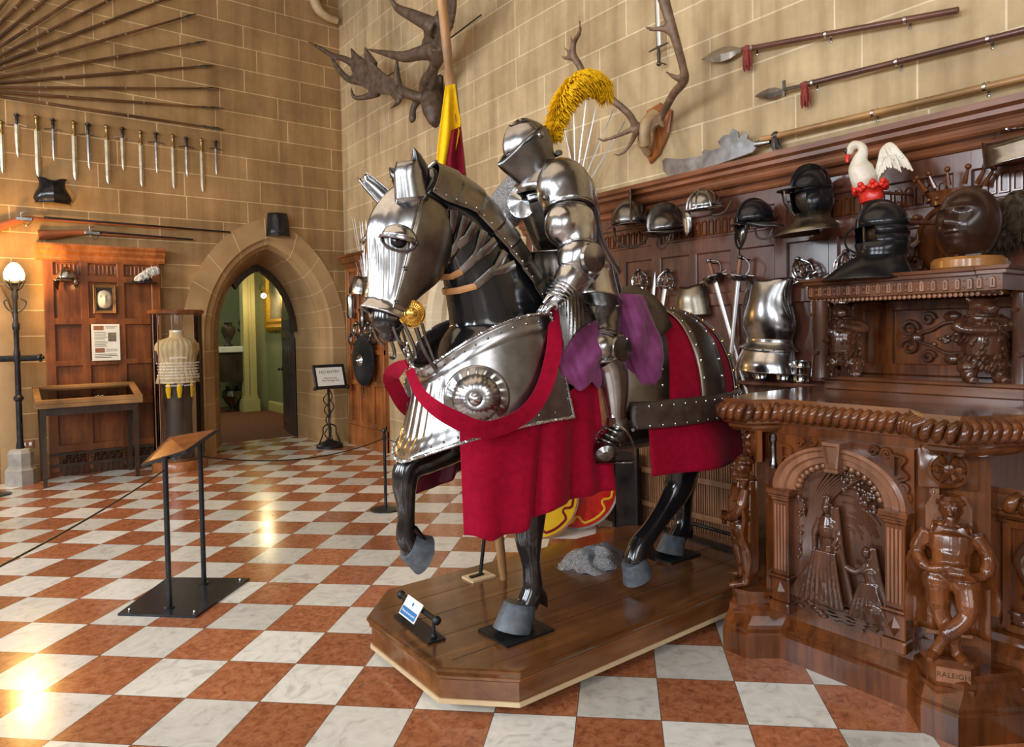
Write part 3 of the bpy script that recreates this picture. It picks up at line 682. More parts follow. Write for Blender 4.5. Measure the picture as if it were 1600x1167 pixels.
a = Lp(434, 352, 0.02); m = LW((a.x, YW, a.z), 0.015) @ ry(-0.2) @ Matrix.Scale(1.1, 4)
breastplate('breastplate', 'black backplate hanging above the point of the doorway arch', m, [(0.15, 0.12, 0.09), (0.08, 0.13, 0.12), (-0.05, 0.145, 0.145), (-0.12, 0.15, 0.15), (-0.15, 0.155, 0.155)], M['black_steel'], notch=0.0)

# ---------------------------------------------------------------- two long guns above the panelling
def gun(label, pts, lock, barrel_from, name='musket'):
    P = [Lp(x / sc_, y / sc_, 0.05) for x, y in pts]
    t = thing(name, label, 'gun', tuple(P[0]))
    a, b_ = P[-2], P[-1]
    obj('stock', MB().tube(catmull([tuple(p) for p in P[:-1]], 6), [lerp(0.06, 0.018, min(1, i / (6 * (len(P) - 2)) * 1.6)) for i in range(6 * (len(P) - 2) + 1)], 8, flat=0.45, up=(0, 1, 0)), M['gunwood'], t)
    c = V3(P[barrel_from]); obj('barrel', MB().tube([tuple(c + V3((0, 0, 0.018))), tuple(b_)], [0.017, 0.012], 8), M['black_steel'], t)
    l = V3(P[lock]); mb = MB().box(l.x - 0.08, l.x + 0.08, l.y - 0.035, l.y - 0.015, l.z - 0.025, l.z + 0.02, 0.006)
    mb.tube(catmull([(l.x - 0.02, l.y - 0.03, l.z), (l.x - 0.03, l.y - 0.035, l.z + 0.06), (l.x + 0.02, l.y - 0.035, l.z + 0.08)], 5), 0.009, 6)
    mb.tube(catmull([(l.x - 0.02, l.y, l.z - 0.03), (l.x + 0.02, l.y, l.z - 0.075), (l.x + 0.07, l.y, l.z - 0.035)], 5), 0.005, 6)
    obj('lock', mb, M['steel_m'], t); return t
gun('long dark musket with a curved butt above the oak panel', [(-70, 1060), (20, 1025), (110, 998), (200, 998), (450, 1015), (800, 1040), (1050, 1058)], 2, 3)
gun('shorter red-stocked musket just above the oak panel cornice', [(175, 1070), (260, 1068), (350, 1060), (420, 1062), (600, 1074), (800, 1086), (880, 1092)], 3, 3)

# ---------------------------------------------------------------- oak panel with cornice, frieze and pierced grille
PL = thing('oak_panel', 'tall red-brown oak wall panel with a fluted frieze and pierced base grille', 'panelling', (0.46, YW, 0))
x0, x1, yb, yf = -0.13, 1.10, YW, 6.06
mb = MB()
mb.box(x0, x1, yf + 0.035, yb, 0.0, 2.62)
cols = [(x0, -0.03), (0.235, 0.32), (0.62, 0.70), (1.0, x1)]
for a, b_ in cols: mb.box(a, b_, yf, yf + 0.04, 0.05, 2.62, 0.006)
for z0, z1 in ((2.57, 2.62), (2.34, 2.42), (1.82, 1.90), (1.32, 1.385), (0.81, 0.88), (0.28, 0.37)):
    mb.box(x0 + 0.05, x1 - 0.05, yf + 0.001, yf + 0.04, z0, z1, 0.006)
obj('panel_frame', mb, M['panel'], PL, smooth=False)
mb = MB()
for i in range(24):
    x = 0.0 + i * 0.043
    mb.box(x, x + 0.013, yf + 0.02, yf + 0.04, 2.44, 2.55, 0.004)
obj('fluted_frieze', mb, M['oak_light'], PL, smooth=False)
mb = MB(); mb.prism([(yf, 2.60), (yf - 0.02, 2.63), (yf - 0.02, 2.66), (yf - 0.06, 2.70), (yf - 0.06, 2.73), (yf - 0.09, 2.76), (yf - 0.09, 2.785), (yb, 2.785), (yb, 2.60)], -0.20, 1.16, axis=0)
obj('cornice', mb, M['panel_warm'], PL, smooth=False)
mb = MB()
for i in range(13):
    for j, dz in ((0, 0.0), (1, 0.05)):
        x = 0.02 + i * 0.072 + 0.036 * j
        mb.lathe([(0.012, 0), (0.024, 0.008), (0.030, 0.0), (0.024, -0.008)], 8, c=(x, yf - 0.004, 0.18 + dz), axis=1, cap=False)
for i in range(16): mb.box(0.0 + i * 0.06, 0.025 + i * 0.06, yf - 0.01, yf + 0.02, 0.0, 0.11)
mb.box(x0, x1, yf - 0.012, yf + 0.03, 0.11, 0.15); mb.box(x0, x1, yf - 0.012, yf + 0.03, 0.25, 0.28)
obj('base_grille', mb, M['ebony'], PL)
# things hung on the panel
def helmet_bowl(mb, r, sx=1.0, comb=0.0, k=8, n=20, open_=0.0):
    """dome; local y up, z front"""
    for_ = [(r * cos(PI / 2 * i / k), r * 1.05 * sin(PI / 2 * i / k)) for i in range(k)] + [(0.001, r * 1.05)]
    mb.lathe(for_, n, axis=1, sx=sx, cap=False)
    if comb:
        mb.tube([(0, r * 1.0 * sin(t) + comb * 0.4 * sin(t), r * 1.05 * cos(t)) for t in [PI * i / 14 for i in range(15)]], [(comb * (0.3 + 0.7 * sin(PI * i / 14)), 0.006) for i in range(15)], 8, up=(0, 1, 0))
    return mb
a = ony(105, 436, 5.99)
m = frame((a.x, 5.97, a.z), (cos(-0.6), sin(-0.6), 0), (0, 0, 1), (sin(-0.6), -cos(-0.6), 0))
t = thing('burgonet', 'small steel helmet hung on the left of the oak wall panel', 'helmet', (a.x, 5.97, a.z))
obj('skull', helmet_bowl(MB(m), 0.12, 0.85, 0.02), M['steel_m'], t, mods=[SOLID(0.004)])
mb = MB(m); mb.grid([[(0.105 * sin(u), -0.01 - 0.02 * v, (0.11 + 0.11 * v) * cos(u) + 0.01) for u in [lerp(-1.2, 1.2, i / 12) for i in range(13)]] for v in (0, .5, 1)]); obj('peak', mb, M['steel_m'], t, mods=[SOLID(0.005)])
for s in (-1, 1):
    mb = MB(m); mb.rings([[(s * (0.10 + 0.012 * b_), y, w * sin(2 * PI * i / 10) + 0.02) for i in range(10)] for y, w, b_ in ((0.0, 0.05, 0), (-0.05, 0.055, 1), (-0.10, 0.035, 1), (-0.13, 0.01, 0))]); obj('cheek_piece', mb, M['steel_d'], t)
obj('rosette', MB(m).lathe([(0.035, 0), (0.03, 0.01), (0.012, 0.014), (0.001, 0.02)], 14, c=(0.112, -0.04, 0.03), axis=0), M['steel'], t)
fm = LW((0.478, 6.055, 2.13))
t = picture_frame('framed_mask', 'small wooden box frame holding a pale face mask on the oak panel', fm, 0.24, 0.35, 0.035, M['case_oak'], None, 'frame', 0.05)
obj('backing', MB(fm).box(-0.1, 0.1, -0.155, 0.155, 0.0, 0.012), M['ebony'], t, smooth=False)
mb = MB(fm)
G = []
for j in range(15):
    v = lerp(-1, 1, j / 14); r = []
    for i in range(13):
        u = lerp(-1, 1, i / 12)
        hw = 0.078 * (1 - abs(v) ** 3.2) ** 0.5 if abs(v) < 1 else 0.0
        x = u * hw; y = v * 0.115
        z = 0.012 + 0.05 * max(0, (1 - u * u)) ** 0.5 * (1 - v * v) ** 0.4 if abs(v) < 1 else 0.012
        z += 0.030 * math.exp(-((x) / 0.011) ** 2) * math.exp(-((y + 0.005) / 0.03) ** 2)
        for s in (-1, 1): z -= 0.022 * math.exp(-((x - s * 0.03) / 0.014) ** 2 - ((y - 0.03) / 0.012) ** 2)
        z += 0.006 * math.exp(-(x / 0.024) ** 2 - ((y + 0.052) / 0.008) ** 2) + 0.006 * math.exp(-(x / 0.02) ** 2 - ((y + 0.066) / 0.007) ** 2)
        r.append((x, y, z))
    G.append(r)
mb.grid(G); obj('face_mask', mb, M['wax'], t)
# printed sheet
sm = LW((0.478, 6.05, 1.60), 0.005)
t = thing('information_sheet', 'white printed information sheet pinned to the middle of the oak panel', 'sign', (0.478, 6.05, 1.6))
obj('paper', MB(sm).box(-0.15, 0.15, -0.225, 0.225, 0, 0.003), M['paper'], t, smooth=False)
mb = MB(sm)
for y, x0_, x1_ in [(0.12, -0.12, 0.0), (0.10, -0.12, 0.01), (0.08, -0.12, 0.0), (0.06, -0.12, 0.02), (0.04, -0.12, -0.01), (0.01, -0.12, 0.0), (-0.01, -0.12, 0.02), (-0.03, -0.12, 0.0), (-0.05, -0.12, 0.01), (-0.09, 0.0, 0.12), (-0.11, 0.0, 0.12), (-0.15, -0.12, 0.11), (-0.17, -0.12, 0.12), (-0.19, -0.12, 0.06), (0.19, 0.0, 0.12), (0.175, 0.0, 0.1)]:
    mb.box(x0_, x1_, y, y + 0.006, 0.003, 0.0042)
obj('text_lines', mb, M['ink'], t, smooth=False)
mb = MB(sm); mb.box(-0.125, -0.02, 0.15, 0.205, 0.003, 0.0045); obj('heading_block', mb, M['brown_leather'], t, smooth=False); obj('heading_block', MB(sm).box(-0.115, -0.015, -0.125, -0.07, 0.003, 0.0045), M['brown_leather'], t, smooth=False)
mb = MB(sm); mb.box(0.025, 0.11, 0.01, 0.12, 0.003, 0.005); obj('portrait', mb, M['picture'], t, smooth=False)
# plumed hat
a = ony(222, 440, 6.0); hx, hz = a.x, a.z - 0.02
t = thing('plumed_hat', 'black brimmed hat with a white ostrich plume on the oak panel', 'hat', (hx, 5.98, hz))
mb = MB(); mb.lathe([(0.10, 0.03), (0.165, 0.005), (0.17, -0.01), (0.1, 0.0)], 22, c=(hx, 5.93, hz), sy=0.65, cap=False, fn=lambda q, z: 1 + 0.06 * sin(3 * q)); obj('brim', mb, M['black_steel'], t)
mb = MB(); mb.lathe([(0.11, 0.0), (0.10, 0.06), (0.06, 0.09), (0.001, 0.095)], 18, c=(hx, 5.95, hz), sy=0.6); obj('crown', mb, M['black_steel'], t)
def plume(name, spine, width, mat, parent, seed=1, barb=0.05, nb=90, droop=0.6):
    random.seed(seed); S = [V3(p) for p in catmull(spine, 8)]; mb = MB(); n = len(S)
    mb.tube([tuple(p) for p in S], [0.006 * (1 - 0.7 * i / n) for i in range(n)], 5)
    for k in range(nb):
        f = (k + random.random()) / nb * (n - 1.01); i = int(f); p = S[i].lerp(S[i + 1], f - i); d = (S[i + 1] - S[i]).normalized()
        w = width * (0.6 + 0.55 * sin(PI * min(1, f / (n - 1) * 0.85 + 0.12)))
        side = V3((random.gauss(0, 1), random.gauss(0, 1), random.gauss(0, 1))); side -= d * side.dot(d); side.normalize()
        L_ = w * random.uniform(0.7, 1.25)
        q1 = p + side * L_ * 0.55 + d * L_ * 0.35; q2 = p + side * L_ * 0.9 + d * L_ * 0.55 - V3((0, 0, L_ * droop))
        e = d * barb * 0.12 + V3((0, 0, 0.0005))
        mb.ribbon([tuple(p - e), tuple(q1 - e * 1.3), tuple(q2 - e * 0.3)], [tuple(p + e), tuple(q1 + e * 1.3), tuple(q2 + e * 0.3)], 0.0012)
    return obj(name, mb, mat, parent)
plume('plume', [(hx - 0.1, 5.9, hz + 0.03), (hx - 0.04, 5.87, hz + 0.08), (hx + 0.06, 5.87, hz + 0.15), (hx + 0.13, 5.88, hz + 0.18), (hx + 0.15, 5.88, hz + 0.14)], 0.045, M['white_feather'], t, 3, 0.035, 700)

# ---------------------------------------------------------------- standard lamp on a stone block, sockets
lx, ly = -0.41, 5.86
t = thing('lamp_standard', 'wrought iron lamp post with a lit flame-shaped glass shade on a stone block', 'lamp', (lx, ly, 0))
LS = 0.97
mb = MB(); mb.lathe([(0.15, 0), (0.15, 0.17), (0.13, 0.19), (0.12, 0.22), (0.12, 0.36), (0.10, 0.40), (0.05, 0.41)], 8, c=(lx, ly, 0)); obj('base_block', mb, M['stone_grey'], t, smooth=False)
mb = MB(); mb.lathe([(0.042, 0.40), (0.038, 0.45), (0.030, 0.5), (0.030, 0.95), (0.048, 0.97), (0.048, 1.0), (0.030, 1.02), (0.026, 1.38), (0.032, 1.4), (0.032, 1.5), (0.024, 1.55), (0.026, 1.75), (0.036, 1.78), (0.036, 1.83), (0.022, 1.86), (0.022, 2.1), (0.034, 2.14), (0.026, 2.19), (0.045, 2.25), (0.06, 2.28), (0.075, 2.29), (0.075, 2.31), (0.03, 2.32)], 14, c=(lx, ly, 0)); obj('pole', mb, M['iron'], t)
mb = MB()
mb.tube([(lx - 0.2, ly, 1.44), (lx + 0.19, ly, 1.44)], 0.022, 8, flat=1.6)
for s in (-1, 1):
    for dx, dz, r in ((0.20, 0, 0.03), (0.235, 0, 0.022), (0.215, 0.03, 0.02), (0.215, -0.03, 0.02)): mb.ball((lx + s * dx, ly, 1.44 + dz), r, 10)
obj('cross_bracket', mb, M['iron'], t)
mb = MB()
for s in (-1, 1): mb.tube(catmull([(lx, ly, 1.95), (lx + s * 0.07, ly, 2.0), (lx + s * 0.10, ly, 2.08), (lx + s * 0.05, ly, 2.12)], 6), 0.008, 6)
for k in range(6):
    q = k * PI / 3; mb.tube(catmull([(lx, ly, 2.2), (lx + 0.06 * cos(q), ly + 0.06 * sin(q), 2.24), (lx + 0.10 * cos(q), ly + 0.10 * sin(q), 2.33)], 5), 0.007, 5)
obj('scroll_leaves', mb, M['iron'], t)
mb = MB(); mb.lathe([(0.04, 2.31), (0.088, 2.335), (0.098, 2.39), (0.085, 2.45), (0.055, 2.50), (0.03, 2.525), (0.001, 2.53)], 20, c=(lx, ly, 0), fn=lambda q, z: 1 + 0.05 * sin(8 * q + 14 * z)); obj('lamp_shade', mb, M['lamp'], t)
point('lamp_flame', (lx + 0.0, ly - 0.16, 2.42), 85, (1.0, 0.58, 0.16), 0.1)
for x, lab in ((18, 'left of the lamp post'), (43, 'right of the lamp post')):
    p = ony(x, 694, 6.14); t = thing('socket_plate', 'double wall socket in a dark plate just ' + lab, 'socket', (p.x, YW, p.z))
    m_ = LW((p.x, YW, p.z)); obj('plate', MB(m_).box(-0.06, 0.06, -0.05, 0.05, 0, 0.012, 0.003), M['brown_leather'], t, smooth=False)
    for dx in (-0.028, 0.028): obj('switch', MB(m_).box(dx - 0.015, dx + 0.015, -0.02, 0.02, 0.012, 0.018, 0.003), M['white'], t, smooth=False)

# ---------------------------------------------------------------- sloped display case on dark legs
cx0, cx1, cy0, cy1 = -0.28, 0.755, 5.36, 5.98
t = thing('display_case', 'sloping glass-topped oak display case on four dark legs', 'display case', ((cx0 + cx1) / 2, 5.67, 0))
zf_, zb = 0.955, 1.085
mb = MB(); mb.prism([(cy0, 0.885), (cy1, 0.885), (cy1, zb - 0.03), (cy0, zf_ - 0.03)], cx0, cx1, axis=0); obj('case_body', mb, M['case_oak'], t, smooth=False)
mb = MB()
for a, b_, w in (((cx0, cy0 + 0.03, zf_), (cx1, cy0 + 0.03, zf_), 0.06), ((cx0, cy1 - 0.03, zb - 0.006), (cx1, cy1 - 0.03, zb - 0.006), 0.06), ((cx0 + 0.03, cy0, zf_ - 0.008), (cx0 + 0.03, cy1, zb), 0.06), ((cx1 - 0.03, cy0, zf_ - 0.008), (cx1 - 0.03, cy1, zb), 0.06)): mb.bar(a, b_, w, 0.04, up=(0, -0.2, 1))
obj('lid_frame', mb, M['case_oak'], t, smooth=False)
mb = MB(); mb.rings([[(cx0 + 0.05, cy0 + 0.05, zf_ - 0.012), (cx1 - 0.05, cy0 + 0.05, zf_ - 0.012), (cx1 - 0.05, cy1 - 0.05, zb - 0.02), (cx0 + 0.05, cy1 - 0.05, zb - 0.02)], [(cx0 + 0.05, cy0 + 0.05, zf_ - 0.006), (cx1 - 0.05, cy0 + 0.05, zf_ - 0.006), (cx1 - 0.05, cy1 - 0.05, zb - 0.014), (cx0 + 0.05, cy1 - 0.05, zb - 0.014)]]); obj('glass_lid', mb, M['glass'], t, smooth=False)
mb = MB(); mb.rings([[(cx0 + 0.05, cy0 + 0.05, zf_ - 0.022), (cx1 - 0.05, cy0 + 0.05, zf_ - 0.022), (cx1 - 0.05, cy1 - 0.05, zb - 0.03), (cx0 + 0.05, cy1 - 0.05, zb - 0.03)], [(cx0 + 0.05, cy0 + 0.05, zf_ - 0.025), (cx1 - 0.05, cy0 + 0.05, zf_ - 0.025), (cx1 - 0.05, cy1 - 0.05, zb - 0.035), (cx0 + 0.05, cy1 - 0.05, zb - 0.035)]]); obj('lining', mb, M['ebony'], t, smooth=False)
obj('rail', MB().box(cx0 + 0.05, cx1 - 0.05, cy0 + 0.03, cy0 + 0.06, 0.80, 0.885), M['ebony'], t, smooth=False)
for x in (cx0 + 0.07, cx1 - 0.07):
    for y in (cy0 + 0.06, cy1 - 0.06): obj('leg', MB().rings([[(x - w, y - w, z), (x + w, y - w, z), (x + w, y + w, z), (x - w, y + w, z)] for z, w in ((0, 0.018), (0.12, 0.022), (0.14, 0.019), (0.885, 0.028))]), M['ebony'], t, smooth=False)
p = onz(146, 611, 1.0); mb = MB()
for k in range(4): mb.lathe([(0.016, 0), (0.02, 0.006), (0.016, 0.012)], 10, c=(p.x - 0.03 + 0.022 * k, 5.55, zf_ + 0.012 + 0.006 * (k % 2)), cap=False)
tag(obj('chain_links', mb, M['steel']), 'few small silver links lying on the sloped display case', 'jewellery')

# ---------------------------------------------------------------- round glass case with the quilted doublet
kx, ky, kr = 1.185, 5.60, 0.285
t = thing('glass_case', 'tall round glass display case with a wooden cap beside the doorway', 'display case', (kx, ky, 0))
obj('case_base', MB().lathe([(kr + 0.03, 0), (kr + 0.03, 0.10), (kr + 0.015, 0.12), (kr, 0.125)], 40, c=(kx, ky, 0)), M['panel_warm'], t)
obj('case_cap', MB().lathe([(kr, 1.93), (kr + 0.03, 1.94), (kr + 0.035, 1.965), (kr + 0.02, 1.985), (0.001, 1.99)], 40, c=(kx, ky, 0)), M['panel'], t)
obj('glass_cylinder', MB().lathe([(kr, 0.125), (kr, 1.93)], 48, c=(kx, ky, 0), cap=False), M['glass'], t)
mb = MB()
for ang in (-2.85, -2.55, -0.2): 
    x, y = kx + kr * cos(ang), ky + kr * sin(ang); mb.tube([(x, y, 0.12), (x, y, 1.94)], 0.006, 6)
obj('edge_strip', mb, M['brown_leather'], t)
LT_ = ['Jack of Plate', 'A Jack of Plate is a type of body armour', 'worn by infantry during battle. It was', 'made by stitching iron plates between', 'layers of canvas and linen, giving the', 'wearer protection from the thrust of a', 'sword while leaving him free to move', 'The weight of a Jack of Plate', 'was around 17 pounds']
for j, tx in enumerate(LT_):
    o_ = text_obj('lettering', tx, tr(0, 0, 0), 0.034 if j else 0.04, M['white'], None, ext=0.0006); z_ = 1.40 - 0.036 * j - (0.03 if j else 0) - (0.02 if j > 6 else 0)
    for v_ in o_.data.vertices:
        x_, y_, e_ = v_.co; a_ = -1.72 + x_ / kr; v_.co = (kx + (kr + 0.002 + e_) * cos(a_), ky + (kr + 0.002 + e_) * sin(a_), z_ + y_)
    put(o_, t)
d = thing('quilted_doublet', 'sleeveless pale quilted doublet on a dark stand inside the round glass case', 'garment', (kx, ky, 0.14))
def torso(prof, n=36, sy=0.62, q=0.0):
    mb = MB(); R = []
    for z, w in catmull(prof, 4):
        R.append([(kx + w * (1 + q * abs(sin(12 * a))) * cos(a), ky + w * sy * (1 + q * abs(sin(12 * a))) * sin(a), z) for a in [2 * PI * i / n for i in range(n)]])
    return mb.rings(R)
obj('quilted_body', torso([(1.08, 0.24), (1.14, 0.225), (1.25, 0.20), (1.40, 0.222), (1.52, 0.245), (1.60, 0.20), (1.645, 0.095), (1.665, 0.08), (1.70, 0.076), (1.735, 0.08)], 144, 0.62, 0.045), M['cream_pad'], d, ang=180)
mb = MB()
for s in (-1, 1): mb.lathe([(0.06, 0), (0.068, 0.02), (0.05, 0.045)], 14, c=(kx + s * 0.195 - 0.02, ky, 1.55), axis=0, cap=False, sx=1.1)
obj('shoulder_wing', mb, M['cream_pad'], d)
mb = MB()
for s in (-1, 1): mb.tube([(kx + s * 0.205, ky, 1.54), (kx + s * 0.225, ky, 1.42), (kx + s * 0.22, ky, 1.32)], [0.045, 0.042, 0.036], 12)
obj('dark_sleeve', mb, M['ebony'], d)
mb = MB()
for s in (-0.13, -0.01, 0.13): mb.tube([(kx + s, ky - 0.12, 1.10), (kx + s * 1.05, ky - 0.13, 1.0), (kx + s, ky - 0.12, 0.90)], [0.02, 0.032, 0.018], 8, flat=0.5)
obj('yellow_tassets', mb, M['yellow'], d)
obj('stand', torso([(0.13, 0.16), (0.16, 0.17), (0.6, 0.15), (0.95, 0.17), (1.08, 0.19)], 30, 0.6), M['ebony'], d)
mb = MB(); mb.lathe([(0.05, 1.70), (0.066, 1.715), (0.062, 1.735), (0.05, 1.72)], 18, c=(kx, ky, 0), cap=False); obj('collar_liner', mb, M['white'], d)

# ---------------------------------------------------------------- no-entry sign on a twisted iron stand
sx_, sy_ = 3.20, 5.80
t = thing('sign_stand', 'no entry notice on a black twisted wrought iron stand beside the doorway', 'sign', (sx_, sy_, 0))
obj('stand_base', MB().lathe([(0.19, 0), (0.19, 0.035), (0.15, 0.07), (0.06, 0.10), (0.03, 0.12)], 24, c=(sx_, sy_, 0)), M['iron'], t)
obj('pole', MB().tube([(sx_, sy_, 0.1), (sx_, sy_, 0.86)], 0.016, 8), M['iron'], t)
mb = MB()
for s in range(3):
    mb.tube([(sx_ + (0.045 + 0.03 * sin(z * 11 + s)) * cos(z * 13 + s * 2.1), sy_ + (0.045 + 0.03 * sin(z * 11 + s)) * sin(z * 13 + s * 2.1), z) for z in [lerp(0.1, 0.84, i / 60) for i in range(61)]], 0.008, 5)
for s in (-1, 1): mb.tube(catmull([(sx_, sy_, 0.35), (sx_ + s * 0.09, sy_, 0.30), (sx_ + s * 0.10, sy_, 0.2), (sx_ + s * 0.16, sy_, 0.06)], 6), 0.010, 5)
obj('twisted_scroll', mb, M['iron'], t)
sgm = LW((sx_ + 0.005, sy_, 1.03), 0.03) @ rx(-0.35)
mb = MB(sgm); mb.box(-0.24, 0.24, -0.185, 0.185, 0.0, 0.03, 0.01)
for x, y in ((-0.24, -0.17), (0.24, -0.17)): mb.ball((x, y, 0.02), 0.03, 10)
obj('sign_board', mb, M['iron'], t, smooth=False)
obj('notice', MB(sgm).box(-0.195, 0.195, -0.14, 0.135, 0.03, 0.034), M['paper'], t, smooth=False)
text_obj('lettering', 'NO ENTRY', sgm @ tr(0, 0.065, 0.0348), 0.062, M['ink'], t)
text_obj('lettering', 'Exit from the\nMain Passage only', sgm @ tr(0, -0.045, 0.0348), 0.036, M['ink'], t)
# horn at the top of the far wall, near the corner
P = [Lp(x, y, 0.12) for x, y in ((488, -40), (490, -5), (498, 15), (512, 27), (527, 33))]
t = thing('tusk', 'thick pale curved tusk end at the top of the far wall', 'tusk', tuple(P[2]))
obj('ivory', MB().tube(catmull([tuple(p) for p in P], 6), [lerp(0.085, 0.05, i / 24) for i in range(25)], 12), M['ivory'], t)
obj('hanger_pin', MB().tube([tuple(P[1]), (P[1].x, YW, P[1].z)], 0.01, 6), M['iron'], t)
# ---------------------------------------------------------------- panelling along the right wall (part of the room)
DY0, DY1, DX = 1.55, -8.9, 3.60            # left end, right end, face of the stiles
dado = bpy.data.objects.new('trim_5', None); C.objects.link(dado); dado['kind'] = 'structure'
obj('back_board', MB().box(DX + 0.02, XW, DY1, DY0, 0, 2.7), M['dado'], dado, smooth=False)
mains = [-1.31 + 1.13 * k for k in range(3, -7, -1) if DY1 < -1.31 + 1.13 * k < DY0 - 0.1]
mb = MB()
for y in mains + [DY0 - 0.06]: mb.box(DX, DX + 0.03, y - 0.052, y + 0.052, 0, 2.62, 0.008)
for y in mains:
    for s in (0.376, 0.753):
        if y - s > DY1: mb.box(DX, DX + 0.03, y - s - 0.036, y - s + 0.036, 0, 2.24, 0.008)
for z0, z1 in ((2.50, 2.62), (2.22, 2.34), (1.82, 1.92), (1.29, 1.39), (0.0, 0.2)): mb.box(DX + 0.001, DX + 0.03, DY1, DY0, z0, z1, 0.008)
obj('panel_frame', mb, M['dado'], dado, smooth=False)
mb = MB(); y = DY0 - 0.16
def flute(mb, y, z0, z1, w, x):
    n = 7; R = []
    for d, dx in ((0, 0.0), (0.004, -0.012), (0.012, -0.012), (0.016, -0.002)):
        r = w / 2 - d
        pts = [(x + dx, y - r, z0 + d), (x + dx, y + r, z0 + d)] + [(x + dx, y + r * cos(PI * k / n), z1 - w / 2 + r * sin(PI * k / n)) for k in range(n + 1)]
        R.append(pts)
    mb.rings(R, cap0=False, cap1=False)
while y > DY1 + 0.1:
    if min(abs(y - q) for q in mains) > 0.10: flute(mb, y, 2.355, 2.475, 0.056, DX + 0.02)
    y -= 0.062
obj('arcaded_frieze', mb, M['oak'], dado, smooth=False)
mb = MB()
for z, dx, r in ((2.64, -0.02, 0.03), (2.70, -0.07, 0.036)): mb.tube([(DX + dx + 0.02, DY0, z), (DX + dx + 0.02, DY1, z)], r, 12)
mb.prism([(DX + 0.03, 2.60), (DX - 0.01, 2.62), (DX - 0.03, 2.67), (DX - 0.055, 2.69), (DX - 0.075, 2.735), (DX - 0.11, 2.75), (DX - 0.11, 2.775), (DX - 0.14, 2.79), (DX - 0.14, 2.825), (XW, 2.825), (XW, 2.60)], DY1, DY0 + 0.03, axis=1)
obj('cornice', mb, M['dado_h'], dado, smooth=False)
# ledge along the rail behind the buffet
obj('ledge', MB().box(DX - 0.13, DX + 0.02, -1.95, -0.95, 1.255, 1.285, 0.008), M['dado'], dado, smooth=False)

# fluted radiator casing under the panelling
rc = thing('radiator_casing', 'fluted wooden radiator casing with two rails against the right wall panelling', 'radiator cover', (3.5, -0.5, 0))
RX = 3.48
mb = MB(); y = 0.95
while y > -1.62:
    for k in range(5): mb.box(RX + 0.003, RX + 0.03, y - 0.008 - 0.021 * k - 0.014, y - 0.008 - 0.021 * k, 0.05, 0.74, 0.003)
    mb.box(RX + 0.012, RX + 0.03, y - 0.118, y, 0.05, 0.74); y -= 0.122
obj('fluted_boards', mb, M['flute'], rc, smooth=False)
obj('frame', MB().box(RX - 0.01, 3.60, 0.90, 1.0, 0.0, 0.85).box(RX - 0.01, RX + 0.02, -0.02, 0.07, 0, 0.85).box(RX + 0.025, 3.60, -1.72, 0.9, 0.0, 0.05), M['oak'], rc, smooth=False)
for z in (0.25, 0.52):
    obj('rail', MB().box(RX - 0.03, RX + 0.005, -1.72, 0.95, z - 0.022, z + 0.022, 0.006), M['flute'], rc, smooth=False)
obj('top_shelf', MB().prism([(RX + 0.02, 0.74), (RX, 0.76), (RX, 0.86), (RX - 0.03, 0.88), (RX - 0.03, 0.90), (RX - 0.06, 0.92), (RX - 0.06, 0.945), (3.60, 0.945), (3.60, 0.74)], -1.72, 1.02, axis=1), M['oak_h'], rc, smooth=False)
mb = MB(); y = 0.98
while y > -1.68: mb.lathe([(0.001, -0.01), (0.024, 0.0), (0.028, 0.05), (0.015, 0.075), (0.001, 0.08)], 8, c=(RX + 0.004, y, 0.765)); y -= 0.058
obj('carved_band', mb, M['oak'], rc)

# ---------------------------------------------------------------- corner panel with its trophy of arms
cp = thing('corner_panel', 'narrow warm brown oak panel in the corner beside the doorway', 'panelling', (3.6, 5.35, 0))
py0, py1 = 4.74, 5.95
mb = MB(); mb.box(3.60, XW, py0, py1, 0, 2.6)
for a, b_ in ((py0, py0 + 0.09), (py1 - 0.09, py1), (5.08, 5.14), (5.52, 5.58)): mb.box(3.565, 3.60, a, b_, 0.3, 2.62, 0.005)
for z in (0.30, 0.9, 1.35, 1.95, 2.32, 2.56): mb.box(3.566, 3.60, py0, py1, z, z + 0.07, 0.005)
mb.box(3.55, 3.62, py0, py1, 0, 0.30)
obj('panel_frame', mb, M['panel_warm'], cp, smooth=False)
mb = MB()
for i in range(16): flute(mb, py0 + 0.14 + i * 0.064, 2.42, 2.54, 0.04, 3.6)
obj('fluted_frieze', mb, M['panel'], cp, smooth=False)
obj('cornice', MB().prism([(3.60, 2.60), (3.56, 2.62), (3.54, 2.68), (3.50, 2.70), (3.48, 2.77), (3.45, 2.78), (3.45, 2.81), (XW, 2.81), (XW, 2.60)], py0 - 0.02, py1, axis=1), M['panel'], cp, smooth=False)

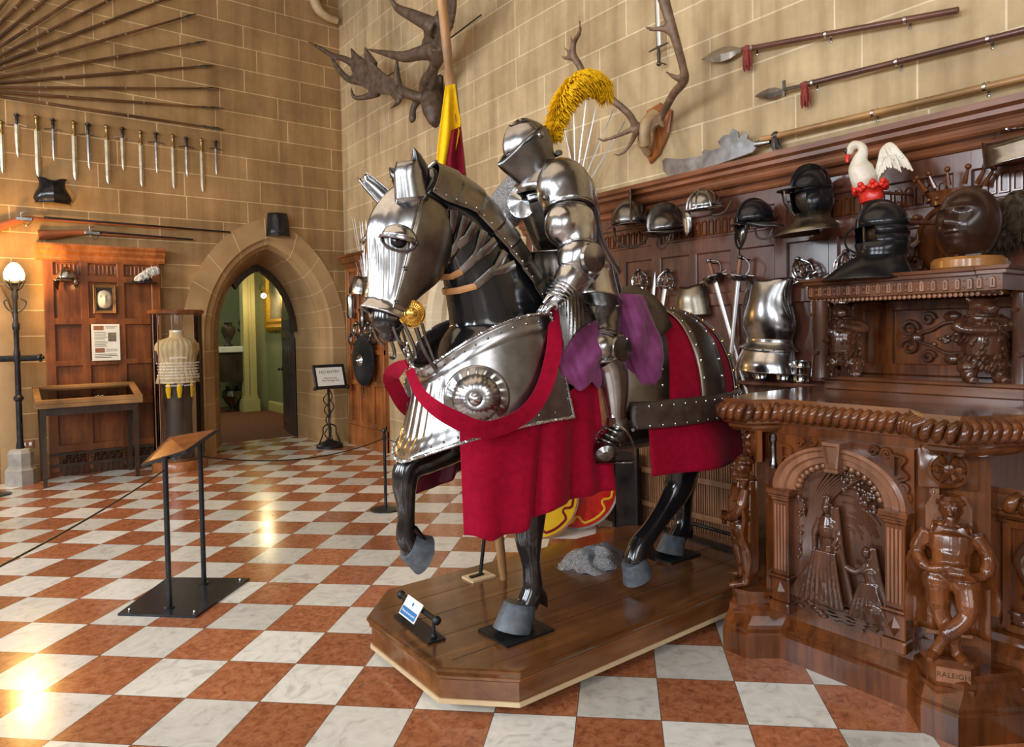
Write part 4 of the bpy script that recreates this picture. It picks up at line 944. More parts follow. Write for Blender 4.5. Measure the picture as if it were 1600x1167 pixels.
# ---------------------------------------------------------------- swords
def along(pa, pb, n=0.0, nb=None):
    """frame on the right wall: origin at pixel pa, local y pointing from pb to pa, z out of the wall"""
    a = Rp(pa[0], pa[1], n); b_ = Rp(pb[0], pb[1], n if nb is None else nb)
    y = (a - b_); Ln = y.length; y.normalize(); z = V3((-1, 0, 0)); x = y.cross(z).normalized(); z = x.cross(y)
    return Matrix(((x.x, y.x, z.x, a.x), (x.y, y.y, z.y, a.y), (x.z, y.z, z.z, a.z), (0, 0, 0, 1))), Ln
def hanger(t, m, d):
    """the wall peg the thing hangs from"""
    if m.to_translation().y > 4.7: d = max(0.012, d - 0.095)
    obj('hanger', MB(m).tube([(0, 0, -d), (0, 0, 0)], 0.005, 6), M['iron'], t)
def sword(label, pa, pb, kind, n=0.07, group=None, name='sword', nb=None):
    """pa: pommel end pixel, pb: point pixel"""
    m, Ln = along(pa, pb, n, nb); t = thing(name, label, 'sword', tuple(m.to_translation()), group)
    g = 0.15                                                       # hilt length
    if kind == 'thin': g = 0.10
    w = {'cup': 0.019, 'basket': 0.022, 'broad': 0.028, 'thin': 0.011, 'long': 0.024}[kind]
    obj('blade', MB(m).rings([[(x * w_, y, z * 0.005) for x, z in ((-1, 0), (-0.3, 1), (0.3, 1), (1, 0), (0.3, -1), (-0.3, -1))] for y, w_ in ((-g, w), (-(g + 0.75 * (Ln - g)), w * 0.75), (-(Ln - 0.05), w * 0.55), (-Ln, 0.001))]), M['blade'], t, smooth=False)
    obj('grip', MB(m).lathe([(0.012, -g + 0.01), (0.016, -g * 0.6), (0.013, -0.04), (0.012, -0.03)], 10, axis=1), M['brown_leather'] if kind in ('cup', 'basket') else M['dark_leather'], t)
    obj('pommel', MB(m).lathe([(0.010, -0.035), (0.022, -0.02), (0.022, -0.008), (0.010, 0.0), (0.001, 0.004)], 12, axis=1), M['steel_d'], t)
    mb = MB(m)
    if kind == 'cup':
        mb.lathe([(0.01, -g - 0.035), (0.05, -g - 0.028), (0.075, -g - 0.005), (0.08, -g + 0.012)], 20, axis=1, cap=False)
        obj('cup_guard', mb, M['steel_d'], t, mods=[SOLID(0.003)])
        mb = MB(m); mb.tube([(-0.13, -g + 0.01, 0), (0.13, -g + 0.01, 0)], [0.007, 0.005], 6)
        mb.tube(catmull([(0.06, -g + 0.01, 0), (0.085, -g + 0.05, 0.0), (0.075, -0.05, 0), (0.012, -0.012, 0)], 6), 0.005, 6)
        obj('guard_bars', mb, M['steel_m'], t)
    elif kind == 'basket':
        for a in (-0.9, -0.3, 0.3, 0.9, PI / 2 + 0.4, -PI / 2 - 0.4):
            s, c = sin(a), cos(a)
            mb.tube(catmull([(0.018 * s, -g - 0.005, 0.018 * c), (0.06 * s, -g + 0.02, 0.06 * c), (0.058 * s, -0.07, 0.058 * c), (0.012 * s, -0.015, 0.012 * c)], 6), 0.0055, 6)
        for y, r in ((-g + 0.015, 0.06), (-0.08, 0.06)): mb.tube([(r * sin(a), y, r * cos(a)) for a in [2 * PI * i / 18 for i in range(19)]], 0.005, 5)
        mb.tube([(-0.09, -g, 0), (0.09, -g, 0)], 0.006, 6)
        obj('basket_guard', mb, M['steel_m'], t)
    else:
        mb.tube([(-0.10 if kind != 'thin' else -0.05, -g + 0.004, 0), (0, -g, 0), (0.10 if kind != 'thin' else 0.05, -g + 0.004, 0)], [0.006, 0.009, 0.006], 8)
        obj('crossguard', mb, M['steel_d'], t)
    hanger(t, m @ tr(0, -0.03, 0), 0.012 if kind == 'thin' else n)
    return t
sword('cup-hilted rapier leaning left, crossing another beside the large cuirass', (1107, 405), (1172, 632), 'cup', 0.10)
sword('cup-hilted rapier with a broad bright blade, crossing in front of a thinner one', (1157, 398), (1133, 640), 'cup', 0.13)
sword('basket-hilted sword slanting right above the large cuirass', (1245, 402), (1303, 545), 'basket', 0.10)
sword('thin sword blade standing behind the left end of the buffet shelf', (1310, 470), (1287, 596), 'thin', 0.06)
sword('steel basket-hilted sword just left of the big black helmet', (1322, 390), (1309, 560), 'basket', 0.10)
sword('basket-hilted sword left of the plain backplate, leftmost of the short group', (997, 420), (1012, 520), 'basket', 0.08)
sword('basket-hilted sword standing just left of the plain backplate', (1043, 420), (1028, 520), 'basket', 0.08)
def spare_blade(label, pa, pb, w, mat, n=0.06):
    m, Ln = along(pa, pb, n); t = thing('dagger', label, 'blade', tuple(m.to_translation()))
    obj('blade', MB(m).rings([[(x * w_, y, z * 0.006) for x, z in ((-1, 0), (0, 1), (1, 0), (0, -1))] for y, w_ in ((0, 0.001), (-0.10, w * 0.7), (-Ln * 0.7, w))]), mat, t, smooth=False)
    obj('grip', MB(m).lathe([(0.014, -Ln * 0.7), (0.022, -Ln * 0.75), (0.03, -Ln)], 8, axis=1, sy=0.5), M['ivory'], t)
    hanger(t, m @ tr(0, -Ln * 0.6, 0), n)
spare_blade('pointed bright blade with a pale grip between two basket-hilted swords', (1024, 424), (1016, 500), 0.022, M['blade'])
spare_blade('slim wooden-coloured spike standing beside the leftmost basket-hilted sword', (1012, 430), (1002, 500), 0.010, M['shaft_l'])
# fan of rapiers behind the rider
fan = [((897, 268), (871, 180)), ((893, 268), (873, 150)), ((896, 270), (868, 138)), ((898, 268), (896, 162)), ((902, 270), (916, 155)), ((907, 275), (933, 160)), ((912, 282), (958, 172)), ((918, 288), (976, 190))]
for i, (pb_, pt) in enumerate(fan):
    d = ((pb_[0] - pt[0]), (pb_[1] - pt[1])); q = 0.62
    pa_ = (pb_[0] + d[0] * q, pb_[1] + d[1] * q)
    sword('%s blade from the left in the fan of thin rapiers behind the mounted armour' % ordw(i), pa_, pt, 'thin', 0.035 + 0.022 * i, 'fan of rapiers behind the rider', 'rapier')
# fan of narrow swords in the corner
for i, (pt, pb_) in enumerate([((544, 372), (563, 432)), ((549, 336), (566, 432)), ((553, 338), (568, 432)), ((562, 345), (570, 432)), ((566, 344), (571, 432)), ((572, 344), (573, 432)), ((579, 360), (575, 432))]):
    sword('%s blade from the left in the tight bundle of swords above the corner panel' % ordw(i), (pb_[0] + (pb_[0] - pt[0]) * 0.18, pb_[1] + 12), pt, 'thin', 0.10 + 0.025 * i, 'bundle of swords above the corner panel', 'narrow_sword')
# sword hung upright above the deer antlers
sword('dark upright sword hung hilt down above the red deer antlers', (1030, 103), (1021, -130), 'long', 0.08)

# ---------------------------------------------------------------- breast and back plates on the right wall
def at_wall(px, n=0.0, s=1.0, turn=0.0, roll=0.0):
    p = Rp(px[0], px[1], n); return RW((XW, p.y, p.z), n) @ ry(turn) @ rz(roll) @ Matrix.Scale(s, 4)
m = at_wall((1207, 485), 0.06, 1.0, -0.1, -0.06)
t = breastplate('cuirass', 'large polished cuirass with hinged skirt plates in the middle of the right wall', m, [(0.225, 0.165, 0.10), (0.20, 0.172, 0.12), (0.08, 0.165, 0.155), (-0.03, 0.20, 0.17), (-0.12, 0.212, 0.16), (-0.20, 0.185, 0.13), (-0.215, 0.185, 0.13)], M['steel_m'], notch=0.02, nw=0.10)
obj('waist_band', torso_plate(m, [(-0.19, 0.19, 0.135), (-0.22, 0.195, 0.14), (-0.26, 0.235, 0.175), (-0.268, 0.24, 0.18)], 0.0), M['steel_m'], t, mods=[SOLID(0.005)])
o_ = obj('skirt_plate', torso_plate(m, [(-0.25, 0.21, 0.15), (-0.30, 0.215, 0.175), (-0.36, 0.235, 0.20), (-0.41, 0.25, 0.205), (-0.415, 0.25, 0.21)], 0.0), M['steel'], t, mods=[SOLID(0.005)])
mb = MB(m)
for i in range(9):
    a = math.radians(-72 + 18 * i); mb.ball((0.243 * sin(a), -0.262, 0.183 * cos(a)), 0.006, 6, k=4)
    if i % 2: mb.ball((0.188 * sin(a), -0.205, 0.136 * cos(a)), 0.005, 6, k=4)
for s in (-1, 1): mb.tube(catmull([(s * 0.17, 0.215, 0.06), (s * 0.165, 0.12, 0.09), (s * 0.19, 0.0, 0.075), (s * 0.20, -0.08, 0.05)], 5), 0.006, 6)
obj('rivet', mb, M['steel_d'], t); hanger(t, m @ tr(0, 0.2, 0.05), 0.12)
m = at_wall((1085, 470), 0.04, 0.92, 0.1, 0.05)
t = breastplate('backplate', 'plain brownish backplate hung between the swords and the crossed rapiers', m, [(0.13, 0.12, 0.09), (0.10, 0.135, 0.115), (0.02, 0.15, 0.14), (-0.08, 0.165, 0.14), (-0.13, 0.17, 0.145)], M['steel_b'], notch=0.02)
hanger(t, m @ tr(0, 0.12, 0.05), 0.10)
# corner trophy plates
for (px, s, lab, turn) in (((562, 448), 0.62, 'left large shoulder plate of the corner trophy', 0.2), ((581, 452), 0.6, 'right shoulder plate of the corner trophy half behind the horse head', -0.4)):
    m = at_wall(px, 0.16, s * 1.5, turn, -0.15)
    t = breastplate('shoulder_plate', lab, m, [(0.16, 0.05, 0.05), (0.12, 0.12, 0.10), (0.0, 0.165, 0.14), (-0.08, 0.17, 0.15), (-0.10, 0.17, 0.155)], M['steel_m'], notch=0.0); hanger(t, m @ tr(0, 0.1, 0.06), 0.2)
for px, lab in (((549, 480), 'left'), ((580, 478), 'right')):
    m = at_wall(px, 0.12, 1.25); t = thing('arm_guard', lab + ' hanging arm guard under the corner shoulder plates', 'armour', tuple(m.to_translation()))
    obj('tube_plate', MB(m).lathe([(0.045, -0.13), (0.06, -0.08), (0.05, 0.02), (0.06, 0.10), (0.045, 0.15)], 14, axis=1), M['steel_m'], t); hanger(t, m, 0.14)
m = at_wall((567, 497), 0.12, 1.0); t = thing('powder_flask', 'small flared steel flask above the round shield in the corner', 'flask', tuple(m.to_translation()))
obj('body', MB(m).lathe([(0.03, -0.15), (0.05, -0.10), (0.045, 0.0), (0.04, 0.06), (0.07, 0.13)], 14, axis=1), M['steel_d'], t); hanger(t, m, 0.12)
m = at_wall((568, 563), 0.13, 1.0); t = thing('round_shield', 'round dark studded shield with steel boss on the corner panel', 'shield', tuple(m.to_translation()))
obj('disc', MB(m).lathe([(0.36, 0.0), (0.362, 0.012), (0.30, 0.03), (0.15, 0.05), (0.075, 0.055)], 36), M['iron'], t)
obj('boss', MB(m).lathe([(0.085, 0.052), (0.07, 0.075), (0.03, 0.09), (0.015, 0.11), (0.001, 0.12)], 20), M['steel'], t); hanger(t, m, 0.13)
for i, (px, py) in enumerate([(553, 530), (558, 516), (575, 516), (582, 528)]):
    m = at_wall((px, py), 0.10, 1.2, 0, [0.5, 0.2, -0.2, -0.5][i]); t = thing('basket_hilt', '%s basket hilt from the left above the round corner shield' % ordw(i), 'sword', tuple(m.to_translation()), 'hilts around the corner shield')
    mb = MB(m)
    for a in [k * PI / 3 for k in range(6)]: mb.tube(catmull([(0.015 * cos(a), -0.08, 0.015 * sin(a)), (0.06 * cos(a), -0.04, 0.06 * sin(a)), (0.055 * cos(a), 0.05, 0.055 * sin(a)), (0.01 * cos(a), 0.08, 0.01 * sin(a))], 4), 0.009, 5)
    obj('guard', mb, M['steel_d'], t); obj('pommel', MB(m).ball((0, 0.085, 0), 0.03, 10), M['steel_d'], t)
    obj('blade', MB(m).bar((0, -0.08, 0), (0.0, -0.42, -0.02), 0.03, 0.006, up=(0, 0, 1)), M['steel_d'], t, smooth=False); hanger(t, m, 0.11)
m = at_wall((568, 607), 0.10, 1.0, 0, 0.12); t = thing('dagger', 'short dark dagger hanging point down under the round corner shield', 'dagger', tuple(m.to_translation()))
obj('blade', MB(m).rings([[(x * w_, y, z * .006) for x, z in ((-1, 0), (0, 1), (1, 0), (0, -1))] for y, w_ in ((0.12, 0.028), (0, 0.024), (-0.14, 0.002))]), M['steel_d'], t, smooth=False)
obj('grip', MB(m).lathe([(0.014, 0.12), (0.02, 0.16), (0.014, 0.22), (0.026, 0.24), (0.02, 0.26)], 10, axis=1), M['ebony'], t); hanger(t, m @ tr(0, 0.1, 0), 0.1)

# ---------------------------------------------------------------- helmets on pegs along the panelling
def hpeg(m, t, d): obj('hanger_peg', MB(m).tube([(0, 0.03, -d), (0, 0.03, 0.0)], 0.014, 8), M['dado'], t)
def helmet(px, label, n, s, yaw, pitch=0.0, name='helmet'):
    p = Rp(px[0], px[1], n); m = RW((XW, p.y, p.z), n) @ ry(yaw) @ rx(pitch) @ Matrix.Scale(s, 4)
    return thing(name, label, 'helmet', tuple(m.to_translation())), m
def brim(mb, r, w, dip, rise, sx=0.8, n=32):
    R = []
    for k, f in enumerate((0, .5, 1)):
        R.append([((r + w * f) * sx * cos(a), -dip * f + rise * f * (sin(a) ** 2 if True else 0), (r + w * f * (1 + 0.3 * sin(a) ** 2)) * sin(a)) for a in [2 * PI * i / n for i in range(n)]])
    return mb.rings(R, cap0=False, cap1=False)
def strap_loop(m, pts, r=0.006): return MB(m).tube(catmull(pts, 6), r, 6)
def morion(px, label, yaw, mat, s=1.0):
    t, m = helmet(px, label, 0.20, s, yaw, 0.12)
    obj('skull', helmet_bowl(MB(m), 0.125, 0.86, 0.055), mat, t, mods=[SOLID(0.004)])
    obj('brim', brim(MB(m), 0.122, 0.05, 0.03, 0.035), mat, t, mods=[SOLID(0.004)])
    obj('strap', strap_loop(m, [(0.09, -0.02, 0.02), (0.08, -0.09, 0.05), (0.0, -0.13, 0.06), (-0.08, -0.09, 0.05), (-0.09, -0.02, 0.02)], 0.007), M['dark_leather'], t); hpeg(m, t, 0.21)
morion((985, 350), 'dark engraved helmet with comb and brim, leftmost on the right wall panelling', 0.8, M['steel_d'], 1.45)
morion((1042, 360), 'dark high-combed helmet between the leftmost helmet and the bright ribbed one', -0.35, M['steel_d'], 1.08)
t, m = helmet((1100, 326), 'bright ribbed round helmet with a hanging spade-shaped nose guard', 0.20, 1.05, -0.15, 0.1)
obj('skull', helmet_bowl(MB(m), 0.125, 0.95), M['steel_m'], t, mods=[SOLID(0.004)])
mb = MB(m)
for a in (-1.2, -0.4, 0.4, 1.2): mb.tube([(0.128 * 0.95 * sin(a) * cos(q), 0.133 * sin(q), 0.128 * cos(a) * cos(q)) for q in [PI / 2 * i / 8 for i in range(9)]], 0.005, 6)
mb.tube([(0.128 * 0.95 * sin(a), 0.0, 0.128 * cos(a)) for a in [2 * PI * i / 24 for i in range(25)]], 0.006, 6)
mb.tube([(0, 0.136 * sin(q), 0.13 * cos(q)) for q in [PI * i / 14 for i in range(15)]], 0.007, 6); obj('rib', mb, M['steel'], t)
mb = MB(m); mb.grid([[(-0.06 + w * u, y, 0.125 - 0.6 * abs(w * u) ** 1.2) for u in (-1, -.6, -.2, .2, .6, 1)] for y, w in ((-0.01, 0.038), (-0.06, 0.045), (-0.11, 0.046), (-0.15, 0.03), (-0.175, 0.003))]); obj('nose_guard', mb, M['steel_m'], t, mods=[SOLID(0.004)])
obj('strap', strap_loop(m, [(0.08, -0.01, 0.0), (0.12, -0.06, 0.04), (0.19, -0.05, 0.0), (0.21, 0.02, -0.05)]), M['dark_leather'], t); hpeg(m, t, 0.21)
t, m = helmet((1180, 346), 'black helmet with a ribbed skull and long neck flap to the right', 0.21, 1.1, -0.35, 0.05)
obj('skull', helmet_bowl(MB(m), 0.125, 0.92, 0.014), M['black_steel'], t, mods=[SOLID(0.004)])
mb = MB(m); mb.grid([[((0.12 + 0.0 * v) * sin(u) + (0.13 * v if True else 0), -0.01 - 0.05 * v, 0.12 * cos(u) * (1 - 0.5 * v)) for u in [lerp(0.1, 2.6, i / 10) for i in range(11)]] for v in (0, .35, .7, 1)]); obj('neck_flap', mb, M['black_steel'], t, mods=[SOLID(0.005)])
mb = MB(m); mb.grid([[(0.12 * sin(u), -0.005 - 0.012 * v, (0.12 + 0.05 * v) * cos(u)) for u in [lerp(-1.4, 0.5, i / 10) for i in range(11)]] for v in (0, .5, 1)]); obj('peak', mb, M['black_steel'], t, mods=[SOLID(0.005)])
obj('cheek_piece', strap_loop(m, [(-0.09, -0.02, 0.07), (-0.07, -0.10, 0.10), (-0.02, -0.16, 0.11), (0.03, -0.10, 0.10), (0.05, -0.02, 0.09)], 0.008), M['black_steel'], t)
mb = MB(m); mb.grid([[(-0.02 + w * u, y, 0.10) for u in (-1, 0, 1)] for y, w in ((-0.02, 0.05), (-0.09, 0.035), (-0.14, 0.005))]); obj('face_plate', mb, M['steel_d'], t, mods=[SOLID(0.004)])
obj('strap', strap_loop(m, [(0.06, -0.05, 0.05), (0.10, -0.11, 0.06), (0.15, -0.12, 0.03), (0.17, -0.06, 0.0)], 0.007), M['dark_leather'], t); hpeg(m, t, 0.22)
# tall black burgonet with open face and gorget
t, m = helmet((1268, 300), 'tall black open-faced helmet with comb and flared gorget left of the white swan', 0.24, 1.08, -0.45, 0.08)
obj('skull', helmet_bowl(MB(m), 0.122, 0.9, 0.03), M['black_steel'], t, mods=[SOLID(0.004)])
def neck_shell(m, rows, a0, a1, n=22):
    mb = MB(m); mb.grid([[(r * sx * sin(a), y, r * cos(a) + dz) for a in [lerp(a0, a1, i / n) for i in range(n + 1)]] for y, r, sx, dz in rows]); return mb
obj('cheek_piece', neck_shell(m, [(0.0, 0.124, 0.9, 0), (-0.08, 0.122, 0.88, 0), (-0.14, 0.10, 0.9, 0.01)], 0.75, 2 * PI - 0.75), M['black_steel'], t, mods=[SOLID(0.004)])
mb = MB(m); mb.grid([[((0.12 + 0.02 * v) * 0.9 * sin(u), 0.03 - 0.012 * v, (0.118 + 0.075 * v) * cos(u) * (1 + 0.1 * v)) for u in [lerp(-1.5, 1.5, i / 14) for i in range(15)]] for v in (0, .5, 1)]); obj('peak', mb, M['black_steel'], t, mods=[SOLID(0.005)])
obj('face_bar', MB(m).tube(catmull([(0, 0.03, 0.18), (0, -0.05, 0.165), (0, -0.13, 0.12)], 5), 0.006, 6).tube(catmull([(-0.08, 0.02, 0.14), (-0.05, -0.06, 0.145), (0, -0.13, 0.12)], 5), 0.005, 6), M['steel_d'], t)
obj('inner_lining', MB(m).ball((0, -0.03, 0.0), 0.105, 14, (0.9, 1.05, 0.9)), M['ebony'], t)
obj('gorget', neck_shell(m, [(-0.12, 0.10, 0.95, 0.01), (-0.16, 0.105, 1.0, 0.015), (-0.20, 0.145, 1.1, 0.03), (-0.235, 0.185, 1.1, 0.05)], -2.6, 2.6), M['steel_b'], t, mods=[SOLID(0.005)]); hpeg(m, t, 0.25)
# big black helmet with square face opening and bevor collar
t, m = helmet((1378, 356), 'big glossy black tilting helmet with open face and wide collar below the white swan', 0.48, 0.93, -0.55, 0.0)
obj('skull', MB(m).lathe([(0.14, -0.12), (0.145, -0.05)], 30, axis=1, a0=PI / 2 + 0.55, a1=PI / 2 + 2 * PI - 0.75, sx=0.98, cap=False), M['black_steel'], t, mods=[SOLID(0.005)])
obj('crown', helmet_bowl(MB(m @ tr(0, -0.0, 0)), 0.146, 0.98, 0.015), M['black_steel'], t, mods=[SOLID(0.005)])
obj('face_side', MB(m).lathe([(0.145, -0.05), (0.146, 0.0)], 30, axis=1, a0=PI / 2 + 0.55, a1=PI / 2 + 2 * PI - 0.75, sx=0.98, cap=False), M['black_steel'], t, mods=[SOLID(0.005)])
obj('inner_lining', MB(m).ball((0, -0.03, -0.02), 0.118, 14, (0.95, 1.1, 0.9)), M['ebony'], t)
obj('face_bar', MB(m).bar((0.035, 0.015, 0.135), (0.04, -0.13, 0.135), 0.014, 0.008, up=(0, 0, 1)), M['steel_m'], t, smooth=False)
obj('bevor', neck_shell(m, [(-0.09, 0.147, 0.98, 0), (-0.14, 0.135, 0.98, 0.0), (-0.165, 0.13, 1.0, 0.01), (-0.21, 0.17, 1.1, 0.05), (-0.30, 0.25, 1.0, 0.09), (-0.305, 0.252, 1.0, 0.09)], -2.4, 2.4), M['black_steel'], t, mods=[SOLID(0.006)])
obj('side_loop', strap_loop(m, [(-0.13, 0.05, 0.05), (-0.20, -0.01, 0.10), (-0.20, -0.09, 0.10), (-0.14, -0.14, 0.06)], 0.007), M['black_steel'], t); hpeg(m, t, 0.47)

# white swan rising from a red coronet
p = Rp(1357, 270, 0.34); ms = RW((XW, p.y, p.z), 0.34) @ rz(0.10) @ ry(-0.25) @ Matrix.Scale(0.84, 4)
t = thing('swan_crest', 'carved white swan with raised wings and red bill in a red coronet', 'carving', tuple(ms.to_translation()))
mb = MB(ms)
mb.tube(catmull([(-0.005, -0.13, 0.0), (-0.02, -0.05, 0.02), (-0.035, 0.04, 0.03), (-0.03, 0.10, 0.03), (-0.005, 0.155, 0.02), (-0.02, 0.195, 0.03), (-0.055, 0.205, 0.05), (-0.085, 0.175, 0.06)], 6), [lerp(a, b_, f) for a, b_ in ((0.055, 0.085), (0.085, 0.08), (0.08, 0.05), (0.05, 0.03), (0.03, 0.027), (0.027, 0.032), (0.032, 0.026)) for f in [k / 6 for k in range(6)]] + [0.024], 14)
mb.ball((-0.082, 0.17, 0.06), 0.027, 10)
obj('body', fuse(mb, 0.008, 3), M['swan'], t)
mb = MB(ms); mb.tube(catmull([(-0.09, 0.165, 0.063), (-0.10, 0.13, 0.07), (-0.098, 0.10, 0.072)], 5), [lerp(0.019, 0.010, i / 10) for i in range(11)], 8, flat=0.8); obj('bill', mb, M['red_paint'], t)
mb = MB(ms); mb.ball((-0.094, 0.178, 0.07), 0.021, 10); obj('mask', mb, M['ebony'], t)
for s, off in ((1, (0.035, 0.0, -0.03)), (-1, (0.0, 0.0, -0.12))):
    wg = thing  # wing: overlapping feathers on a curved arm
    mb = MB(ms @ tr(*off) @ ry(0.35 * s))
    arm = catmull([(0.0, -0.02, 0), (0.03, 0.06, 0.0), (0.055, 0.13, 0.0), (0.10, 0.155, 0.0), (0.135, 0.12, 0.0)], 5)
    mb.tube(arm, 0.016, 8, flat=0.6)
    for k in range(13):
        f = k / 12; i = int(f * (len(arm) - 1)); b0 = V3(arm[i]); d = V3((lerp(-0.02, 0.10, f), -0.2, 0)).normalized()
        Lf = lerp(0.06, 0.20, smooth(f))
        mb.tube([tuple(b0), tuple(b0 + d * Lf * 0.6), tuple(b0 + d * Lf)], [0.014, 0.017, 0.005], 8, flat=0.3, up=(0, 0, 1))
        mb.tube([tuple(b0 + V3((0, 0, 0.006))), tuple(b0 + d * Lf * 0.45 + V3((0, 0, 0.008)))], [0.014, 0.008], 8, flat=0.4, up=(0, 0, 1))
    obj('wing', mb, M['swan'], t)
mb = MB(ms); mb.lathe([(0.075, -0.20), (0.085, -0.17), (0.08, -0.15), (0.10, -0.12)], 20, axis=1, sy=0.8)
for i in range(8):
    a = 2 * PI * i / 8; c_ = (0.105 * cos(a), -0.10, 0.085 * sin(a))
    for dx, dy, r in ((0, 0.015, 0.022), (-0.02, -0.01, 0.02), (0.02, -0.01, 0.02), (0, -0.02, 0.02)): mb.ball((c_[0] - dx * sin(a), c_[1] + dy, c_[2] + dx * cos(a)), r, 8, k=5)
obj('coronet', mb, M['red_paint'], t); obj('hanger', MB(ms).tube([(0.02, -0.14, -0.4), (0.02, -0.14, -0.05)], 0.012, 6), M['dado'], t)

# carved coat of arms with coronet, dragon supporter
ca = Rp(1492, 372, 0.05); mc = RW((XW, ca.y, ca.z), 0.045)
t = thing('heraldic_carving', 'carved wooden roundel with shield, coronet and scrolling beast on the panelling', 'carving', tuple(mc.to_translation()))
obj('roundel', MB(mc).lathe([(0.20, 0), (0.205, 0.02), (0.18, 0.035), (0.17, 0.02), (0.001, 0.015)], 36), M['oak'], t)
mb = MB(mc); mb.prism([(-0.09, 0.11), (0.09, 0.11), (0.09, -0.03), (0.05, -0.10), (0.0, -0.13), (-0.05, -0.10), (-0.09, -0.03)], 0.015, 0.045, 2, 0.01)
mb.tube([(-0.07, 0.09, 0.045), (0.07, 0.09, 0.045), (0.07, -0.03, 0.045), (0.0, -0.10, 0.045), (-0.07, -0.03, 0.045), (-0.07, 0.09, 0.045)], 0.008, 6); obj('shield', mb, M['oak'], t)
mb = MB(mc @ tr(0, 0.19, 0.02)); 
mb.lathe([(0.12, 0.0), (0.125, 0.03), (0.13, 0.05), (0.15, 0.075)], 20, axis=1, a0=0.0, a1=PI, sy=0.5)
for i in range(7):
    a = PI * i / 6; c_ = V3((0.165 * cos(a), 0.085 + 0.02 * sin(a), 0.075 * sin(a)))
    mb.tube([tuple(c_ * 0.9), tuple(c_ + V3((0.03 * cos(a), 0.06, 0.01)))], [0.016, 0.008], 8)
    mb.ball(tuple(c_ + V3((0.035 * cos(a), 0.075, 0.01))), 0.017, 8, k=5)
    mb.ball((0.135 * cos(a), 0.035, 0.065 * sin(a)), 0.014, 6, k=4)
obj('coronet', mb, M['oak'], t)
mb = MB(mc @ tr(-0.26, -0.05, 0.02))
mb.tube(catmull([(0.03, 0.16, 0), (-0.02, 0.17, 0.02), (-0.03, 0.10, 0.03), (0.02, 0.05, 0.03), (0.04, -0.03, 0.04), (-0.02, -0.08, 0.04), (0.0, -0.14, 0.03), (0.07, -0.13, 0.02), (0.09, -0.06, 0.01)], 5), [0.016] * 12 + [0.03] * 16 + [0.022] * 13, 8)
mb.ball((0.0, 0.18, 0.02), 0.025, 8); mb.tube([(0.03, 0.0, 0.04), (0.09, 0.05, 0.03), (0.08, 0.10, 0.02)], [0.02, 0.018, 0.006], 8); mb.tube([(-0.02, -0.02, 0.04), (-0.08, -0.03, 0.05), (-0.07, 0.03, 0.05)], [0.016, 0.014, 0.01], 8)
obj('beast', mb, M['oak_dark'], t)
mb = MB(mc)
for x, y in ((-0.37, 0.02), (-0.30, 0.23), (-0.21, -0.10), (-0.20, 0.14)): mb.ball((x, y, 0.02), 0.022, 8)
obj('boss', mb, M['oak'], t)

# crest plumes of dark fur beside the arms
def fur_lump(name, label, cs, seed):
    random.seed(seed); t = thing(name, label, 'plume', cs[0][0]); mb = MB()
    for c_, r in cs: mb.ball(c_, r * 0.82, 10, k=6)
    for c_, r in cs:
        for k in range(170):
            d = V3((random.gauss(0, 1), random.gauss(0, 1), random.gauss(0, 1))).normalized(); p0 = V3(c_) + d * r * 0.78; p1 = V3(c_) + d * r * random.uniform(1.0, 1.25) + V3((0, 0.0, -r * 0.35)); s_ = V3((random.gauss(0, 1), random.gauss(0, 1), random.gauss(0, 1))); s_ = s_.cross(d).normalized() * 0.005
            mb.f([mb.v(tuple(p0 - s_)), mb.v(tuple(p0 + s_)), mb.v(tuple(p1))])
    obj('tufts', mb, M['fur'], t); obj('hanger', MB().tube([(XW - 0.03, cs[0][0][1], cs[0][0][2]), cs[0][0]], 0.012, 6), M['dado'], t); return t
def fp(px, py, n): return tuple(Rp(px, py, n))
fur_lump('fur_plume', 'brown fur plume hanging behind the carved dark head', [(fp(1530, 322, 0.2), 0.10), (fp(1552, 345, 0.2), 0.09), (fp(1566, 375, 0.18), 0.075), (fp(1560, 392, 0.16), 0.06)], 5)
fur_lump('fur_plume', 'darker fur plume at the right edge of the picture', [(fp(1590, 320, 0.2), 0.09), (fp(1592, 345, 0.18), 0.10), (fp(1598, 365, 0.16), 0.06)], 6)
# steel collar at top right
mg = at_wall((1596, 230), 0.12, 0.85, 0.0, 0.10)
t = thing('gorget', 'grey steel collar plate with a wire loop at the top right of the panelling', 'armour', tuple(mg.to_translation()))
mb = MB(mg); mb.grid([[(0.20 * sin(a), y + (0.05 * (abs(sin(a)) ** 3)) * tp - 0.012 * cos(a), 0.16 * cos(a) * (1 + k)) for a in [lerp(-1.5, 1.5, i / 20) for i in range(21)]] for y, k, tp in ((0.045, -0.1, 1), (0.0, 0.0, 0.6), (-0.05, 0.04, 0), (-0.085, 0.1, 0), (-0.09, 0.12, 0))]); obj('plate', mb, M['steel_m'], t, mods=[SOLID(0.005)])
obj('hanger_wire', MB(mg).tube(catmull([(-0.12, 0.08, 0.06), (-0.08, 0.13, 0.02), (0.0, 0.12, 0.0), (0.1, 0.08, 0.06)], 6), 0.004, 5).tube([(-0.06, 0.135, -0.1), (-0.06, 0.13, 0.02)], 0.005, 5), M['steel'], t)

